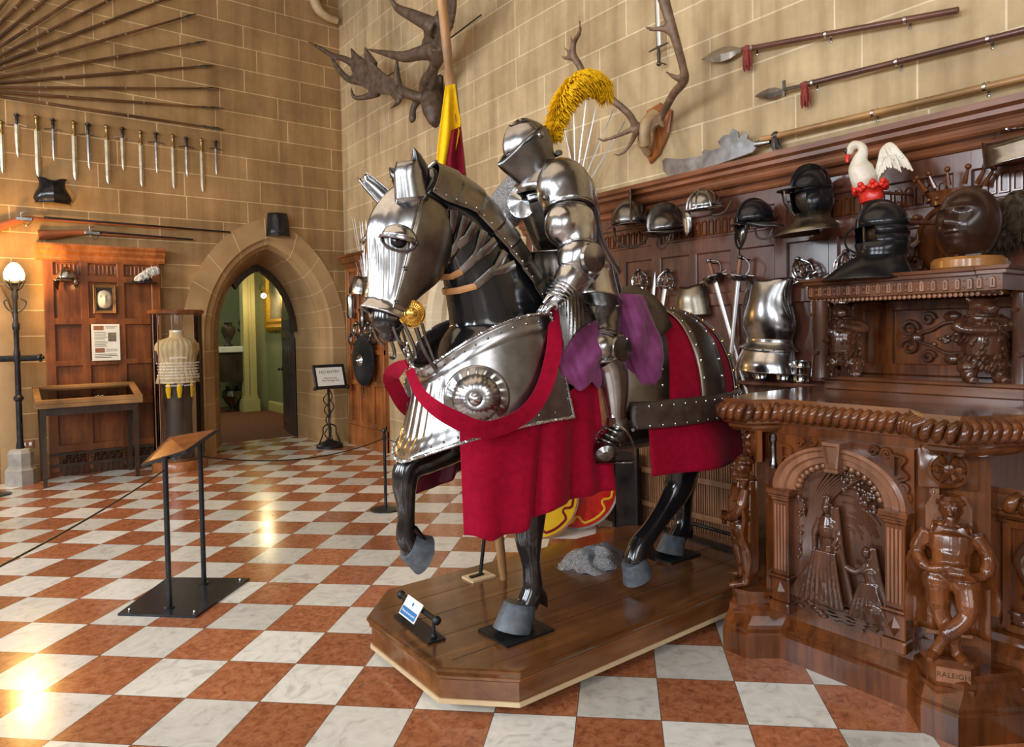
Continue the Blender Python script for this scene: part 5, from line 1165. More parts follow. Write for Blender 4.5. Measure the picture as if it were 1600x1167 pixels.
# ---------------------------------------------------------------- spears and glaive across the right wall
def pole(name, label, pts, r, mat, n=0.06):
    """pts: pixel of shaft start (head end) and shaft end"""
    a, b_ = Rp(*pts[0], n), Rp(*pts[1], n); t = thing(name, label, 'polearm', tuple(a))
    obj('shaft', MB().tube([tuple(a), tuple(b_)], r, 10), mat, t)
    for f in (0.06, 0.45, 0.8):
        c_ = a.lerp(b_, f); d = (b_ - a).normalized()
        mb = MB(); mb.tube([tuple(c_ - d * 0.008), tuple(c_ + d * 0.008)], r + 0.004, 10); mb.ball((XW - 0.004, c_.y, c_.z + r + 0.014), 0.009, 6, k=4); mb.ball((XW - 0.004, c_.y, c_.z - r - 0.014), 0.009, 6, k=4); mb.bar((XW - 0.002, c_.y, c_.z - 0.03), (XW - 0.002, c_.y, c_.z + 0.03), 0.012, 0.008, up=(1, 0, 0)); mb.tube([(XW, c_.y, c_.z), tuple(c_)], 0.006, 6)
        obj('clip_hanger', mb, M['steel'], t)
    return t, a, (b_ - a).normalized()
def tassel(t, c_, w, h, mat, name='tassel'):
    mb = MB(); random.seed(int(w * 1000)); 
    for i in range(46):
        a = random.uniform(0, 6.28); r = random.uniform(0.3, 1)
        mb.tube([tuple(c_ + V3((0.02 * cos(a) * r, 0.02 * sin(a) * r, 0.01))), tuple(c_ + V3((0.03 * cos(a) * r, w * sin(a) * r * 0.7, -h * 0.5))), tuple(c_ + V3((0.03 * cos(a) * r, w * sin(a) * r * 0.8, -h * random.uniform(0.8, 1.1))))], [0.006, 0.006, 0.002], 5)
    mb.ball(tuple(c_), 0.03, 8)
    obj(name, mb, mat, t)
def leaf_blade(t, tip, base, w, mat):
    a, b_ = V3(tip), V3(base); d = b_ - a; Ln = d.length; d.normalize(); u = V3((-1, 0, 0)); s = d.cross(u).normalized(); R = []
    for f, k in ((0, 0.02), (0.08, 0.3), (0.25, 0.7), (0.5, 1.0), (0.72, 0.85), (0.9, 0.4), (1.0, 0.22)):
        c_ = a + d * Ln * f; th = 0.012 * max(k, 0.25)
        R.append([tuple(c_ + s * w * k), tuple(c_ + u * th), tuple(c_ - s * w * k), tuple(c_ - u * th)])
    obj('head', MB().rings(R), mat, t, smooth=False)
t, a, d = pole('spear', 'upper dark spear with a broad grey leaf head and red tassel on the right wall', ((1160, 78), (1497, 16)), 0.019, M['shaft'])
leaf_blade(t, Rp(1096, 93, 0.06), Rp(1160, 77, 0.06), 0.052, M['steel_b']); tassel(t, Rp(1167, 77, 0.06), 0.05, 0.14, M['tassel'])
t, a, d = pole('spear', 'lower dark spear with a winged head and red tassel on the right wall', ((1252, 134), (1640, 38)), 0.019, M['shaft'])
leaf_blade(t, Rp(1179, 151, 0.06), Rp(1225, 141, 0.06), 0.036, M['steel_d']); tassel(t, Rp(1258, 134, 0.06), 0.05, 0.13, M['tassel'])
g_ = Rp(1225, 140, 0.06); obj('wings', MB().bar(tuple(g_ + V3((0, 0, -0.045))), tuple(g_ + V3((0, 0, 0.06))), 0.018, 0.014, up=(1, 0, 0)).tube([tuple(g_), tuple(a)], 0.013, 8), M['steel_d'], t)
t, a, d = pole('glaive', 'long pale-shafted glaive with a broad blade and black tassel above the panelling', ((1190, 218), (1660, 108)), 0.021, M['shaft_l'])
tassel(t, Rp(1212, 212, 0.06), 0.05, 0.09, M['ebony'])
c2 = lambda x, y: (1000 + x / 2.652, y / 2.652)
poly = [(490, 580), (470, 590), (445, 575), (448, 560), (430, 550), (412, 575), (408, 545), (385, 533), (372, 560), (345, 562), (325, 590), (340, 612), (290, 625), (270, 620), (258, 632), (262, 645), (180, 660), (110, 655), (95, 665), (100, 710), (125, 735), (160, 735), (300, 690), (470, 630), (485, 610)]
mb = MB(); P = [Rp(*c2(x, y), 0.075) for x, y in poly]
mb.rings([[(q.x + dx, q.y, q.z) for q in P] for dx in (0.008, -0.008)]); obj('head', mb, M['steel_m'], t, smooth=False)
obj('socket', MB().tube([tuple(Rp(*c2(480, 598), 0.07)), tuple(Rp(*c2(540, 588), 0.065))], [0.026, 0.016], 10), M['steel_m'], t)

# ---------------------------------------------------------------- antler trophies
k3 = 3.89
def antler(t, name, paths, mat, ox, oy, vox=0.013, palm=None):
    """paths: list of [(crop x, crop y, n, radius)...]"""
    mb = MB()
    for P in paths:
        pts = [(*Rp(ox + x / k3, oy + y / k3, n), r) for x, y, n, r in P]
        cm = catmull(pts, 5)
        mb.tube([q[:3] for q in cm], [max(0.006, q[3] * 1.25) for q in cm], 10)
    for poly, n0, n1, th in (palm or []):
        P = [Rp(ox + x / k3, oy + y / k3, lerp(n0, n1, f)) for x, y, f in poly]
        mb.rings([[(q.x + dx, q.y, q.z) for q in P] for dx in (th, -th)])
    return obj(name, fuse(mb, vox, 3), mat, t)
sk = Rp(1012, 203, 0.12)
t = thing('deer_antlers', 'red deer antlers on a small wooden shield high on the right wall', 'antlers', (XW, sk.y, sk.z))
m = RW((XW, sk.y, sk.z), 0.0) @ rz(-0.25) @ Matrix.Scale(1.2, 4)
mb = MB(m); mb.prism([(-0.11, 0.14), (0, 0.19), (0.11, 0.14), (0.12, 0.0), (0.07, -0.14), (0, -0.21), (-0.07, -0.14), (-0.12, 0.0)], 0.0, 0.035, 2, 0.012); obj('shield_mount', mb, M['panel_warm'], t, smooth=False)
mb = MB(m); mb.tube(catmull([(0, 0.10, 0.05), (0, 0.02, 0.12), (0, -0.10, 0.11), (0, -0.15, 0.06)], 5), [0.05] * 6 + [0.045] * 5 + [0.025] * 5, 12); obj('skull', mb, M['bone'], t)
antler(t, 'antler', [[(960, 745, .13, .03), (1000, 680, .18, .026), (1060, 570, .28, .026), (1125, 490, .36, .027), (1115, 400, .42, .024), (1075, 250, .50, .026), (1030, 100, .55, .03), (990, -40, .58, .035)], [(1125, 492, .36, .022), (1060, 465, .42, .015), (1003, 428, .48, .005)], [(1070, 215, .5, .024), (1000, 175, .56, .018), (930, 178, .6, .013), (866, 152, .66, .004)], [(955, 740, .14, .025), (932, 800, .22, .016), (930, 880, .28, .012), (893, 915, .34, .004)], [(958, 720, .15, .03), (1002, 770, .2, .012)]], M['antler2'], 780, 0)
antler(t, 'antler', [[(890, 770, .13, .03), (835, 765, .2, .026), (785, 690, .28, .024), (690, 610, .36, .024), (590, 545, .44, .024), (520, 460, .5, .024), (480, 385, .55, .024), (450, 335, .58, .024), (455, 260, .6, .018), (490, 190, .63, .013), (484, 92, .68, .004)], [(445, 320, .58, .018), (440, 250, .6, .010), (428, 197, .62, .003)], [(440, 335, .58, .016), (410, 305, .6, .009), (384, 272, .62, .003)], [(455, 350, .58, .02), (400, 352, .6, .012), (358, 326, .64, .004)], [(830, 775, .2, .022), (720, 825, .28, .014), (630, 852, .34, .011), (580, 828, .4, .004)], [(838, 790, .2, .022), (795, 880, .28, .014), (740, 938, .34, .010), (684, 935, .4, .004)]], M['antler2'], 780, 0)
sk = Rp(686, 172, 0.12)
t = thing('moose_antlers', 'dark palmate moose antlers and skull high on the right wall near the corner', 'antlers', (XW, sk.y, sk.z))
mb = MB(); S = [Rp(480 + x / k3, y / k3, n) for x, y, n in ((770, 560, .10), (755, 610, .2), (760, 680, .24), (775, 740, .22), (785, 775, .18))]
mb.tube([tuple(q) for q in S], [0.10, 0.13, 0.11, 0.075, 0.03], 12); obj('skull', fuse(mb, 0.02, 3), M['antler'], t)
mb = MB(); q = Rp(480 + 800 / k3, 600 / k3, 0.0); mb.box(XW - 0.05, XW, q.y - 0.12, q.y + 0.12, q.z - 0.25, q.z + 0.25, 0.02); obj('mount_board', mb, M['ebony'], t, smooth=False)
antler(t, 'antler', [[(740, 585, .18, .055), (690, 590, .25, .05), (630, 575, .3, .05), (560, 550, .34, .06)], [(560, 545, .34, .045), (545, 460, .36, .035), (545, 350, .38, .012)], [(300, 400, .5, .05), (230, 360, .58, .035), (150, 335, .66, .028), (75, 290, .74, .024), (0, 250, .8, .006)], [(330, 380, .5, .05), (290, 340, .54, .035), (265, 290, .58, .01)], [(400, 400, .46, .06), (370, 340, .5, .04), (350, 285, .54, .01)], [(330, 500, .5, .04), (250, 480, .58, .035), (190, 420, .64, .03), (140, 340, .7, .01)], [(430, 560, .42, .05), (350, 590, .5, .03), (285, 590, .58, .022), (265, 530, .64, .01)], [(540, 580, .36, .045), (555, 620, .38, .025), (495, 668, .42, .006)], [(680, 600, .22, .04), (645, 660, .26, .03), (640, 720, .28, .035), (628, 748, .3, .01)]], M['antler'], 480, 0, 0.016,
       [([(240, 350, 1), (320, 350, .8), (390, 370, .7), (450, 430, .5), (540, 500, .3), (600, 560, .1), (570, 590, .2), (500, 580, .4), (420, 570, .5), (340, 530, .8), (250, 480, 1), (260, 465, 1), (280, 450, .9)], 0.30, 0.58, 0.016)])
antler(t, 'antler', [[(730, 585, .18, .05), (705, 560, .24, .045), (720, 490, .3, .05), (760, 430, .34, .045), (795, 350, .4, .06), (800, 280, .44, .09)], [(750, 560, .2, .03), (775, 490, .28, .02), (785, 420, .34, .02)], [(780, 310, .44, .08), (680, 325, .5, .06), (590, 345, .56, .05), (480, 325, .62, .03), (345, 295, .7, .008)], [(790, 180, .5, .09), (730, 140, .56, .07), (640, 95, .62, .055), (550, 50, .68, .035), (508, -10, .74, .014)]], M['antler'], 480, 0, 0.016,
       [([(720, 340, .1), (790, 345, .0), (840, 270, .2), (880, 170, .5), (900, 60, .8), (905, -120, 1), (830, -120, 1), (815, 20, .8), (760, 120, .6), (705, 130, .5), (715, 220, .3), (690, 290, .2)], 0.42, 0.62, 0.02)])
obj('support_hanger', MB().tube([tuple(Rp(752, 23, 0.0)), tuple(Rp(703, 60, .42))], 0.008, 6).tube([tuple(Rp(624, 108, 0.0)), tuple(Rp(600, 122, .36))], 0.008, 6), M['iron'], t)

# ---------------------------------------------------------------- three small silver cups on the ledge
for i, (x, lab) in enumerate(((1191, 'leftmost small embossed silver cup behind the left end of the buffet'), (1225, 'middle small embossed silver cup behind the left end of the buffet'), (1252, 'rightmost small embossed silver cup behind the left end of the buffet'))):
    q = onx(x, 612, XW - 0.11); z0 = 1.285
    mb = MB().lathe([(0.045, 0), (0.052, 0.012), (0.047, 0.02), (0.05, 0.05), (0.056, 0.055), (0.05, 0.06), (0.052, 0.10), (0.056, 0.105), (0.052, 0.112), (0.05, 0.14), (0.054, 0.147), (0.048, 0.146), (0.042, 0.05), (0.001, 0.045)], 24, c=(XW - 0.11, q.y, z0), fn=lambda a, z: 1 + 0.012 * sin(10 * a))
    tag(obj('silver_cup', mb, M['steel']), lab, 'cup', 'silver cups on the ledge')

# ---------------------------------------------------------------- round shields and boards standing on the floor behind the horse
def floor_shield(label, c_, r, mat, lmat, boss, lean, yaw, rim):
    m = tr(*c_) @ rz(yaw) @ rx(PI / 2 - lean)        # local z = face normal
    t = thing('round_shield', label, 'shield', (c_[0], c_[1], 0))
    obj('disc', MB(m).lathe([(0.001, 0.0), (r * 0.5, -0.004), (r * 0.97, -0.02), (r * 0.97, -0.035), (0.001, -0.02)], 48), mat, t)
    obj('rim', MB(m).lathe([(r * 0.95, -0.016), (r, -0.014), (r * 1.005, -0.026), (r * 0.97, -0.04)], 48, cap=False), rim, t)
    mb = MB(m); n = 96; pts = []
    for i in range(n + 1):
        a = 2 * PI * i / n; k = (a * 6 / (2 * PI)) % 1.0; b_ = max(0, 1 - ((k - 0.5) / 0.13) ** 2) ** 0.5
        rr_ = r * (0.86 - 0.17 * b_); pts.append((rr_ * cos(a), rr_ * sin(a), -0.004 - 0.012 * (rr_ / r) + 0.001))
    mb.tube(pts, 0.010, 6, flat=0.3); obj('painted_line', mb, lmat, t)
    if boss: obj('boss', MB(m).lathe([(r * 0.30, -0.004), (r * 0.29, 0.004), (r * 0.22, 0.006), (r * 0.20, 0.04), (r * 0.12, 0.075), (0.001, 0.085)], 24), M['steel_m'], t)
    return t
dw = V3(ray(900, 800)); dw.z = 0; dw.normalize(); ya = math.atan2(-dw.y, -dw.x) + PI / 2
floor_shield('yellow round shield with a dark red wavy line, leaning on the floor behind the horse', (2.76, 0.36, 0.33), 0.345, M['yellow_paint'], M['maroon'], True, 0.25, ya + 0.2, M['brown_leather'])
floor_shield('red round shield with steel boss and yellow wavy line behind the horse', (3.13, 0.30, 0.36), 0.355, M['red_paint'], M['yellow_paint'], True, 0.16, ya + 0.1, M['stone_grey'])
# dark bins and poles standing behind the shields
t = thing('dark_board', 'dark grey board with straight posts standing behind the red shield', 'board', (3.36, 0.02, 0))
obj('board', MB().box(3.38, 3.41, -0.14, 0.10, 0.0, 0.66, 0.006), M['black_steel'], t, smooth=False)
obj('post', MB().box(3.35, 3.38, -0.18, -0.15, 0, 0.82), M['iron'], t, smooth=False); obj('post', MB().box(3.40, 3.43, 0.13, 0.16, 0, 0.85), M['iron'], t, smooth=False)
tag(obj('staff', MB().tube([(3.43, 0.34, 0.0), (3.43, 0.22, 0.93)], 0.014, 8), M['shaft_l']), 'pale wooden staff leaning behind the red shield', 'staff')

# ---------------------------------------------------------------- carved oak buffet: cupboard with arched relief door, stepped top, shelf on bears
BX, BY0, BY1 = 2.45, -1.78, -2.93          # front face, left end, right end of the cupboard
BT = 1.30                                   # height of the top
bf = thing('carved_buffet', 'massive carved dark oak buffet with arched relief door, statues and a shelf on bears', 'sideboard', (3.0, -2.4, 0))
def oct_poly(d):
    """plan of the cupboard with chamfered front corners, grown outwards by d; (x, y)"""
    return [(3.58, BY0 + d), (BX + 0.16 - 0.41 * d, BY0 + d), (BX - d, BY0 - 0.16 + 0.41 * d), (BX - d, BY1 + 0.18 - 0.41 * d), (BX + 0.10 - 0.41 * d, BY1 - d), (3.58, BY1 - d)]
def pier_poly(d):
    """plan with square piers under the statues at both front corners (for base and top mouldings)"""
    q = 0.13
    return [(3.58, BY0 + d), (BX + 0.30, BY0 + d), (BX + 0.14, BY0 + d + 0.01), (BX - q - d, BY0 - 0.02), (BX - q - d, BY0 - 0.16), (BX - d, BY0 - 0.27), (BX - d, BY1 + 0.27), (BX - q - d, BY1 + 0.16), (BX - q - d, BY1 + 0.02), (BX + 0.12, BY1 - d - q), (BX + 0.30, BY1 - d), (3.58, BY1 - d)]
mb = MB(); mb.prism(oct_poly(0), 0.2, 1.17); obj('carcass', mb, M['oak'], bf, smooth=False)
mb = MB(); mb.rings([[(x, y, z) for x, y in pier_poly(d)] for z, d in ((0, 0.05), (0.115, 0.05), (0.125, 0.04), (0.145, 0.045), (0.16, 0.03), (0.20, -0.005), (0.225, -0.01), (0.24, -0.03), (0.25, -0.04))]); obj('base_plinth', mb, M['oak'], bf, smooth=False)
mb = MB(); mb.rings([[(x, y, z) for x, y in pier_poly(d)] for z, d in ((1.13, -0.05), (1.15, -0.02), (1.165, -0.01), (1.18, 0.03), (1.195, 0.035), (1.20, 0.05), (1.27, 0.05), (1.275, 0.035), (1.30, 0.02))]); obj('top_slab', mb, M['oak_h'], bf, smooth=False)
# lobed (gadrooned) edge running along the slab
def lobes(poly, z, r, step, mat, parent, name='gadroon_edge', closed=False, tilt=0.5, h=1.0):
    mb = MB(); P = [V3((x, y, z)) for x, y in poly]
    for a, b in zip(P, P[1:]):
        d = b - a; Ln = d.length; n = max(1, int(round(Ln / step))); d.normalize(); out = V3((-d.y, d.x, 0)) * -1
        for i in range(n):
            c = a + d * (Ln * (i + 0.5) / n)
            mb.tube([tuple(c + V3((0, 0, r * h)) + d * step * tilt - out * r * 0.6), tuple(c + V3((0, 0, r * 0.45 * h)) + d * step * tilt * 0.5 + out * r * 0.25), tuple(c - V3((0, 0, r * 0.35 * h)) + out * r * 0.28), tuple(c - V3((0, 0, r * h)) - d * step * tilt * 0.6 - out * r * 0.55)], [step * 0.34, step * 0.5, step * 0.52, step * 0.3], 10, up=tuple(out))
    return obj(name, mb, mat, parent, ang=80)
lobes(pier_poly(0.055)[1:-1], 1.235, 0.040, 0.042, M['oak'], bf)
# arched door
DY0_, DY1_, DXf = BY0 - 0.235, BY1 + 0.25, BX - 0.012
dc, dw_ = (DY0_ + DY1_) / 2, abs(DY0_ - DY1_)
dm = frame((BX, dc, 0.25), (0, -1, 0), (0, 0, 1), (-1, 0, 0))         # x right, y up, z out
W2 = dw_ / 2
door = obj('door', MB(dm).box(-W2, W2, 0.0, 0.875, 0.0, 0.02), M['oak'], bf, smooth=False)
pw = 0.115
for s, lab in ((-1, 'left'), (1, 'right')):
    mb = MB(dm); x0, x1 = (s * W2 - s * pw, s * W2) if s > 0 else (s * W2, s * W2 - s * pw)
    x0, x1 = min(x0, x1) + 0.01, max(x0, x1) - 0.01
    mb.box(x0 - 0.006, x1 + 0.006, 0.0, 0.055, 0.02, 0.10, 0.006); mb.box(x0, x1, 0.055, 0.165, 0.02, 0.085, 0.004); mb.box(x0 - 0.008, x1 + 0.008, 0.165, 0.185, 0.02, 0.10, 0.006)
    mb.box(x0 + 0.004, x1 - 0.004, 0.185, 0.555, 0.02, 0.078, 0.004); mb.box(x0 - 0.004, x1 + 0.004, 0.555, 0.575, 0.02, 0.088, 0.005); mb.box(x0 - 0.016, x1 + 0.016, 0.585, 0.615, 0.02, 0.108, 0.006); mb.box(x0 - 0.008, x1 + 0.008, 0.575, 0.585, 0.02, 0.096)
    xc = (x0 + x1) / 2
    mb.rings([[(xc, 0.155, 0.086), (xc + 0.028, 0.11, 0.086), (xc, 0.065, 0.086), (xc - 0.028, 0.11, 0.086)], [(xc, 0.112, 0.108), (xc + 0.001, 0.11, 0.108), (xc, 0.108, 0.108), (xc - 0.001, 0.11, 0.108)]])
    pil = obj('pilaster', mb, M['oak'], door, smooth=False)
    mb = MB(dm)
    for k in range(4):
        xx = lerp(x0 + 0.022, x1 - 0.022, k / 3); mb.box(xx - 0.006, xx + 0.006, 0.21, 0.535, 0.078, 0.083, 0.002)
    obj('fluting', mb, M['oak_light'], pil, smooth=False) if False else obj('pilaster_fluting', mb, M['oak_light'], door, smooth=False)
ao, ai = W2 - 0.012, W2 - pw - 0.005
mb = MB(dm); n = 30; R = []
for rr_, z in ((ao, 0.02), (ao, 0.075), (ao - 0.018, 0.085), (ao - 0.03, 0.07), (ao - 0.06, 0.07), (ao - 0.07, 0.055), (ai + 0.008, 0.055), (ai, 0.045), (ai, 0.02)):
    R.append([(rr_ * cos(PI * i / n), 0.612 + rr_ * 0.74 * sin(PI * i / n), z) for i in range(n + 1)])
mb.grid(R)
for i in range(1, 18):
    a = PI * i / 18; mb.ball(((ai - 0.012) * cos(a), 0.612 + (ai - 0.012) * 0.74 * sin(a), 0.035), 0.017, 8, k=5)
obj('arch_moulding', mb, M['oak_light'], door, smooth=True, ang=35)
ky_ = 0.612 + ao * 0.74
mb = MB(dm); mb.rings([[(-0.045, ky_ + 0.025, 0.02), (0.045, ky_ + 0.025, 0.02), (0.028, ky_ - 0.10, 0.02), (-0.028, ky_ - 0.10, 0.02)], [(-0.045, ky_ + 0.025, 0.105), (0.045, ky_ + 0.025, 0.105), (0.028, ky_ - 0.10, 0.095), (-0.028, ky_ - 0.10, 0.095)], [(-0.032, ky_ + 0.012, 0.112), (0.032, ky_ + 0.012, 0.112), (0.02, ky_ - 0.08, 0.102), (-0.02, ky_ - 0.08, 0.102)], [(-0.026, ky_ + 0.004, 0.095), (0.026, ky_ + 0.004, 0.095), (0.016, ky_ - 0.07, 0.09), (-0.016, ky_ - 0.07, 0.09)]])
mb.box(-0.034, 0.034, ky_ - 0.115, ky_ - 0.098, 0.02, 0.105, 0.004)
obj('keystone', mb, M['oak_light'], door, smooth=False)
# initials and scrolls in the corners above the arch
mb = MB(dm)
for x0 in (-W2 + 0.035,):                                  # R
    mb.bar((x0, 0.70, 0.03), (x0, 0.83, 0.03), 0.022, 0.022, up=(0, 0, 1)); mb.tube(catmull([(x0, 0.825, 0.03), (x0 + 0.05, 0.81, 0.03), (x0 + 0.045, 0.77, 0.03), (x0, 0.76, 0.03)], 5), 0.010, 6); mb.tube([(x0 + 0.02, 0.765, 0.03), (x0 + 0.055, 0.70, 0.03)], 0.010, 6)
obj('carved_initial', mb, M['oak'], door); mb = MB(dm)
x0 = W2 - 0.085                                             # E / B shaped letter on the right
mb.bar((x0, 0.72, 0.03), (x0, 0.85, 0.03), 0.022, 0.022, up=(0, 0, 1)); mb.tube(catmull([(x0, 0.845, 0.03), (x0 + 0.05, 0.83, 0.03), (x0 + 0.03, 0.79, 0.03), (x0 + 0.06, 0.75, 0.03), (x0, 0.725, 0.03)], 5), 0.009, 6)
obj('carved_initial', mb, M['oak'], door)
mb = MB(dm)
def scroll(mb, x, y, r, s=1, turns=1.6, rad=0.008, z=0.028):
    mb.tube([(x + s * r * (1 - 0.8 * i / 24) * cos(turns * 2 * PI * i / 24), y + r * (1 - 0.8 * i / 24) * sin(turns * 2 * PI * i / 24), z) for i in range(25)], [rad] * 25, 6)
for x, y, s in ((-0.20, 0.845, 1), (-0.13, 0.855, -1), (0.16, 0.85, 1), (0.22, 0.845, -1), (-W2 + 0.03, 0.655, 1), (W2 - 0.03, 0.66, -1), (W2 - 0.04, 0.70, -1)): scroll(mb, x, y, 0.024, s)
obj('scrollwork', mb, M['oak'], door)
# pictorial relief: tree, standing lady, kneeling figure, steps
def folds(mb, x0, y0, x1, y1, z, n, r0, r1, bow=0.0):
    for k in range(n):
        f = k / max(1, n - 1); a = lerp(x0[0], x0[1], f); b = lerp(x1[0], x1[1], f)
        mb.tube(catmull([(a, y0, z), (lerp(a, b, .5) + bow * sin(f * 5), lerp(y0, y1, .5), z + 0.008), (b, y1, z)], 5), [lerp(r0, r1, i / 10) for i in range(11)], 6)
obj('relief_ground', MB(dm).box(-ai - 0.02, ai + 0.02, 0.02, 0.62, 0.012, 0.026), M['oak_dark'], door, smooth=False)
mb = MB(dm); n = 20; mb.rings([[(ai * cos(PI * i / n), 0.60 + ai * 0.74 * sin(PI * i / n), z) for i in range(n + 1)] for z in (0.015, 0.024)]); obj('relief_sky', mb, M['oak_dark'], door, smooth=False)
random.seed(12); mb = MB(dm)
for i in range(26):                                       # wind-swept background lines
    r = lerp(0.05, 0.34, i / 26) ; a0 = random.uniform(0.2, 1.4); a1 = a0 + random.uniform(0.5, 1.2)
    pts = [(0.10 + r * 1.0 * cos(a0 + (a1 - a0) * t / 8) * 1.0 - 0.06, 0.42 + r * sin(a0 + (a1 - a0) * t / 8), 0.026) for t in range(9)]
    pts = [p for p in pts if abs(p[0]) < ai - 0.01 and p[1] < 0.60 + 0.72 * math.sqrt(max(0, ai * ai - p[0] ** 2))]
    if len(pts) > 2: mb.tube(pts, 0.004, 5)
for k in range(9):                                        # tree trunk and boughs on the left
    mb.tube(catmull([(-ai + 0.03 + 0.008 * k, 0.16, 0.03), (-ai + 0.05 + 0.006 * k, 0.42, 0.035), (-ai + 0.10 + 0.012 * k, 0.62, 0.035), (-0.05 + 0.03 * k, 0.74 + 0.004 * k, 0.03)], 6), [0.012 - 0.0003 * i for i in range(19)], 6)
obj('relief_tree', mb, M['oak_dark'], door)
mb = MB(dm)
for cx_, cy_, rx_, ry_, cnt in ((0.14, 0.72, 0.14, 0.10, 130), (0.20, 0.62, 0.09, 0.07, 60), (-0.22, 0.53, 0.055, 0.07, 60), (-0.23, 0.36, 0.04, 0.12, 55), (0.05, 0.77, 0.10, 0.05, 40)):
    for i in range(cnt):
        a = random.uniform(0, 6.28); q = random.random() ** 0.5; x = cx_ + rx_ * q * cos(a); y = cy_ + ry_ * q * sin(a)
        if abs(x) > ai - 0.012 or y > 0.59 + 0.72 * math.sqrt(max(0, ai * ai - x * x)): continue
        mb.ball((x, y, random.uniform(0.028, 0.05)), random.uniform(0.008, 0.016), 6, (1, 0.8, 0.8), 4)
obj('relief_leaves', mb, M['black_steel'] if False else M['oak_dark'], door)
# standing lady
mb = MB(dm)
fx = -0.045
mb.ball((fx, 0.56, 0.055), 0.028, 12, (0.85, 1.15, 1)); mb.tube([(fx, 0.54, 0.05), (fx, 0.51, 0.045)], 0.013, 8)
mb.tube(catmull([(fx - 0.003, 0.515, 0.045), (fx, 0.47, 0.058), (fx, 0.42, 0.05), (fx + 0.005, 0.36, 0.055), (fx, 0.22, 0.06), (fx - 0.01, 0.12, 0.05)], 5), [0.034] * 5 + [0.040] * 5 + [0.028] * 5 + [0.045] * 5 + [0.062] * 5 + [0.075], 12, flat=0.7, up=(0, 0, 1))
mb.tube(catmull([(fx - 0.04, 0.50, 0.05), (fx - 0.062, 0.43, 0.055), (fx - 0.06, 0.36, 0.06), (fx - 0.05, 0.32, 0.07)], 4), [0.016] * 5 + [0.012] * 8, 8)
mb.tube(catmull([(fx + 0.035, 0.50, 0.05), (fx + 0.06, 0.44, 0.055), (fx + 0.045, 0.40, 0.08), (fx + 0.07, 0.385, 0.09)], 4), [0.016] * 5 + [0.012] * 8, 8)
mb.ball((fx, 0.592, 0.05), 0.02, 8); 
for k in range(3): mb.tube([(fx - 0.012 + 0.012 * k, 0.60, 0.055), (fx - 0.016 + 0.016 * k, 0.625, 0.06)], [0.006, 0.003], 5)
folds(mb, (fx - 0.05, fx + 0.05), 0.36, (fx - 0.09, fx + 0.09), 0.11, 0.085, 8, 0.008, 0.012)
folds(mb, (fx + 0.02, fx + 0.05), 0.57, (fx + 0.09, fx + 0.13), 0.12, 0.05, 6, 0.008, 0.014, 0.01)      # veil
folds(mb, (fx - 0.05, fx - 0.03), 0.33, (fx - 0.20, fx - 0.06), 0.095, 0.055, 8, 0.007, 0.013, -0.01)   # train
obj('relief_lady', fuse(mb, 0.0042, 1), M['oak_dark'], door)
mb = MB(dm); kx_ = 0.165
mb.ball((kx_ - 0.02, 0.395, 0.06), 0.025, 10, (0.9, 1.15, 1)); mb.tube(catmull([(kx_ - 0.012, 0.37, 0.05), (kx_ - 0.005, 0.31, 0.06), (kx_ + 0.01, 0.25, 0.055), (kx_ + 0.02, 0.16, 0.06), (kx_ + 0.02, 0.10, 0.05)], 5), [0.022] * 5 + [0.034] * 5 + [0.04] * 5 + [0.065] * 6, 12, flat=0.7, up=(0, 0, 1))
mb.tube(catmull([(kx_ - 0.02, 0.34, 0.065), (kx_ - 0.06, 0.30, 0.075), (kx_ - 0.11, 0.315, 0.085)], 5), [0.014] * 11, 8)
folds(mb, (kx_ - 0.01, kx_ + 0.012), 0.42, (kx_ + 0.05, kx_ + 0.105), 0.11, 0.055, 7, 0.008, 0.012, 0.01)
folds(mb, (kx_ - 0.04, kx_ + 0.02), 0.26, (kx_ - 0.09, kx_ + 0.09), 0.09, 0.075, 8, 0.008, 0.012)
obj('relief_kneeling_figure', fuse(mb, 0.0042, 1), M['oak_dark'], door)
mb = MB(dm)
for k in range(5): mb.rings([[(-0.12 + 0.02 * k + 0.02 * sin(3 * t + k), 0.115 - 0.018 * k, 0.026) if False else (lerp(-0.10 + 0.02 * k, 0.16 - 0.01 * k, t / 10), 0.105 - 0.018 * k + 0.004 * sin(t * 1.3 + k), z) for t in range(11)] + [(lerp(0.16 - 0.01 * k, -0.10 + 0.02 * k, t / 10), 0.092 - 0.018 * k + 0.004 * sin(t * 1.7 + k), z) for t in range(11)] for z in (0.026, 0.062 - 0.004 * k)])
random.seed(3)
for i in range(40): mb.ball((random.uniform(-ai, ai), random.uniform(0.03, 0.10), 0.028), random.uniform(0.012, 0.028), 7, (1.4, 0.6, 0.6), 4)
obj('relief_steps', mb, M['oak_dark'], door)
for z in (0.30, 0.76) if False else (0.0, 0.70):
    mb = MB(dm); x = -W2 - 0.012; mb.lathe([(0.018, z + 0.0), (0.021, z + 0.02), (0.015, z + 0.03), (0.015, z + 0.13), (0.021, z + 0.14), (0.018, z + 0.17)], 14, c=(x, 0, 0.025), axis=1); obj('hinge', mb, M['steel_d'], door)
mb = MB(dm); x = W2 - 0.012; mb.box(x - 0.012, x + 0.012, 0.36, 0.44, 0.02, 0.026, 0.003); mb.ball((x, 0.42, 0.026), 0.008, 8); mb.ball((x, 0.345, 0.024), 0.012, 8, (1, 1.4, .5)); mb.ball((x, 0.455, 0.024), 0.012, 8, (1, 1.4, .5)); obj('lock_plate', mb, M['steel_d'], door)

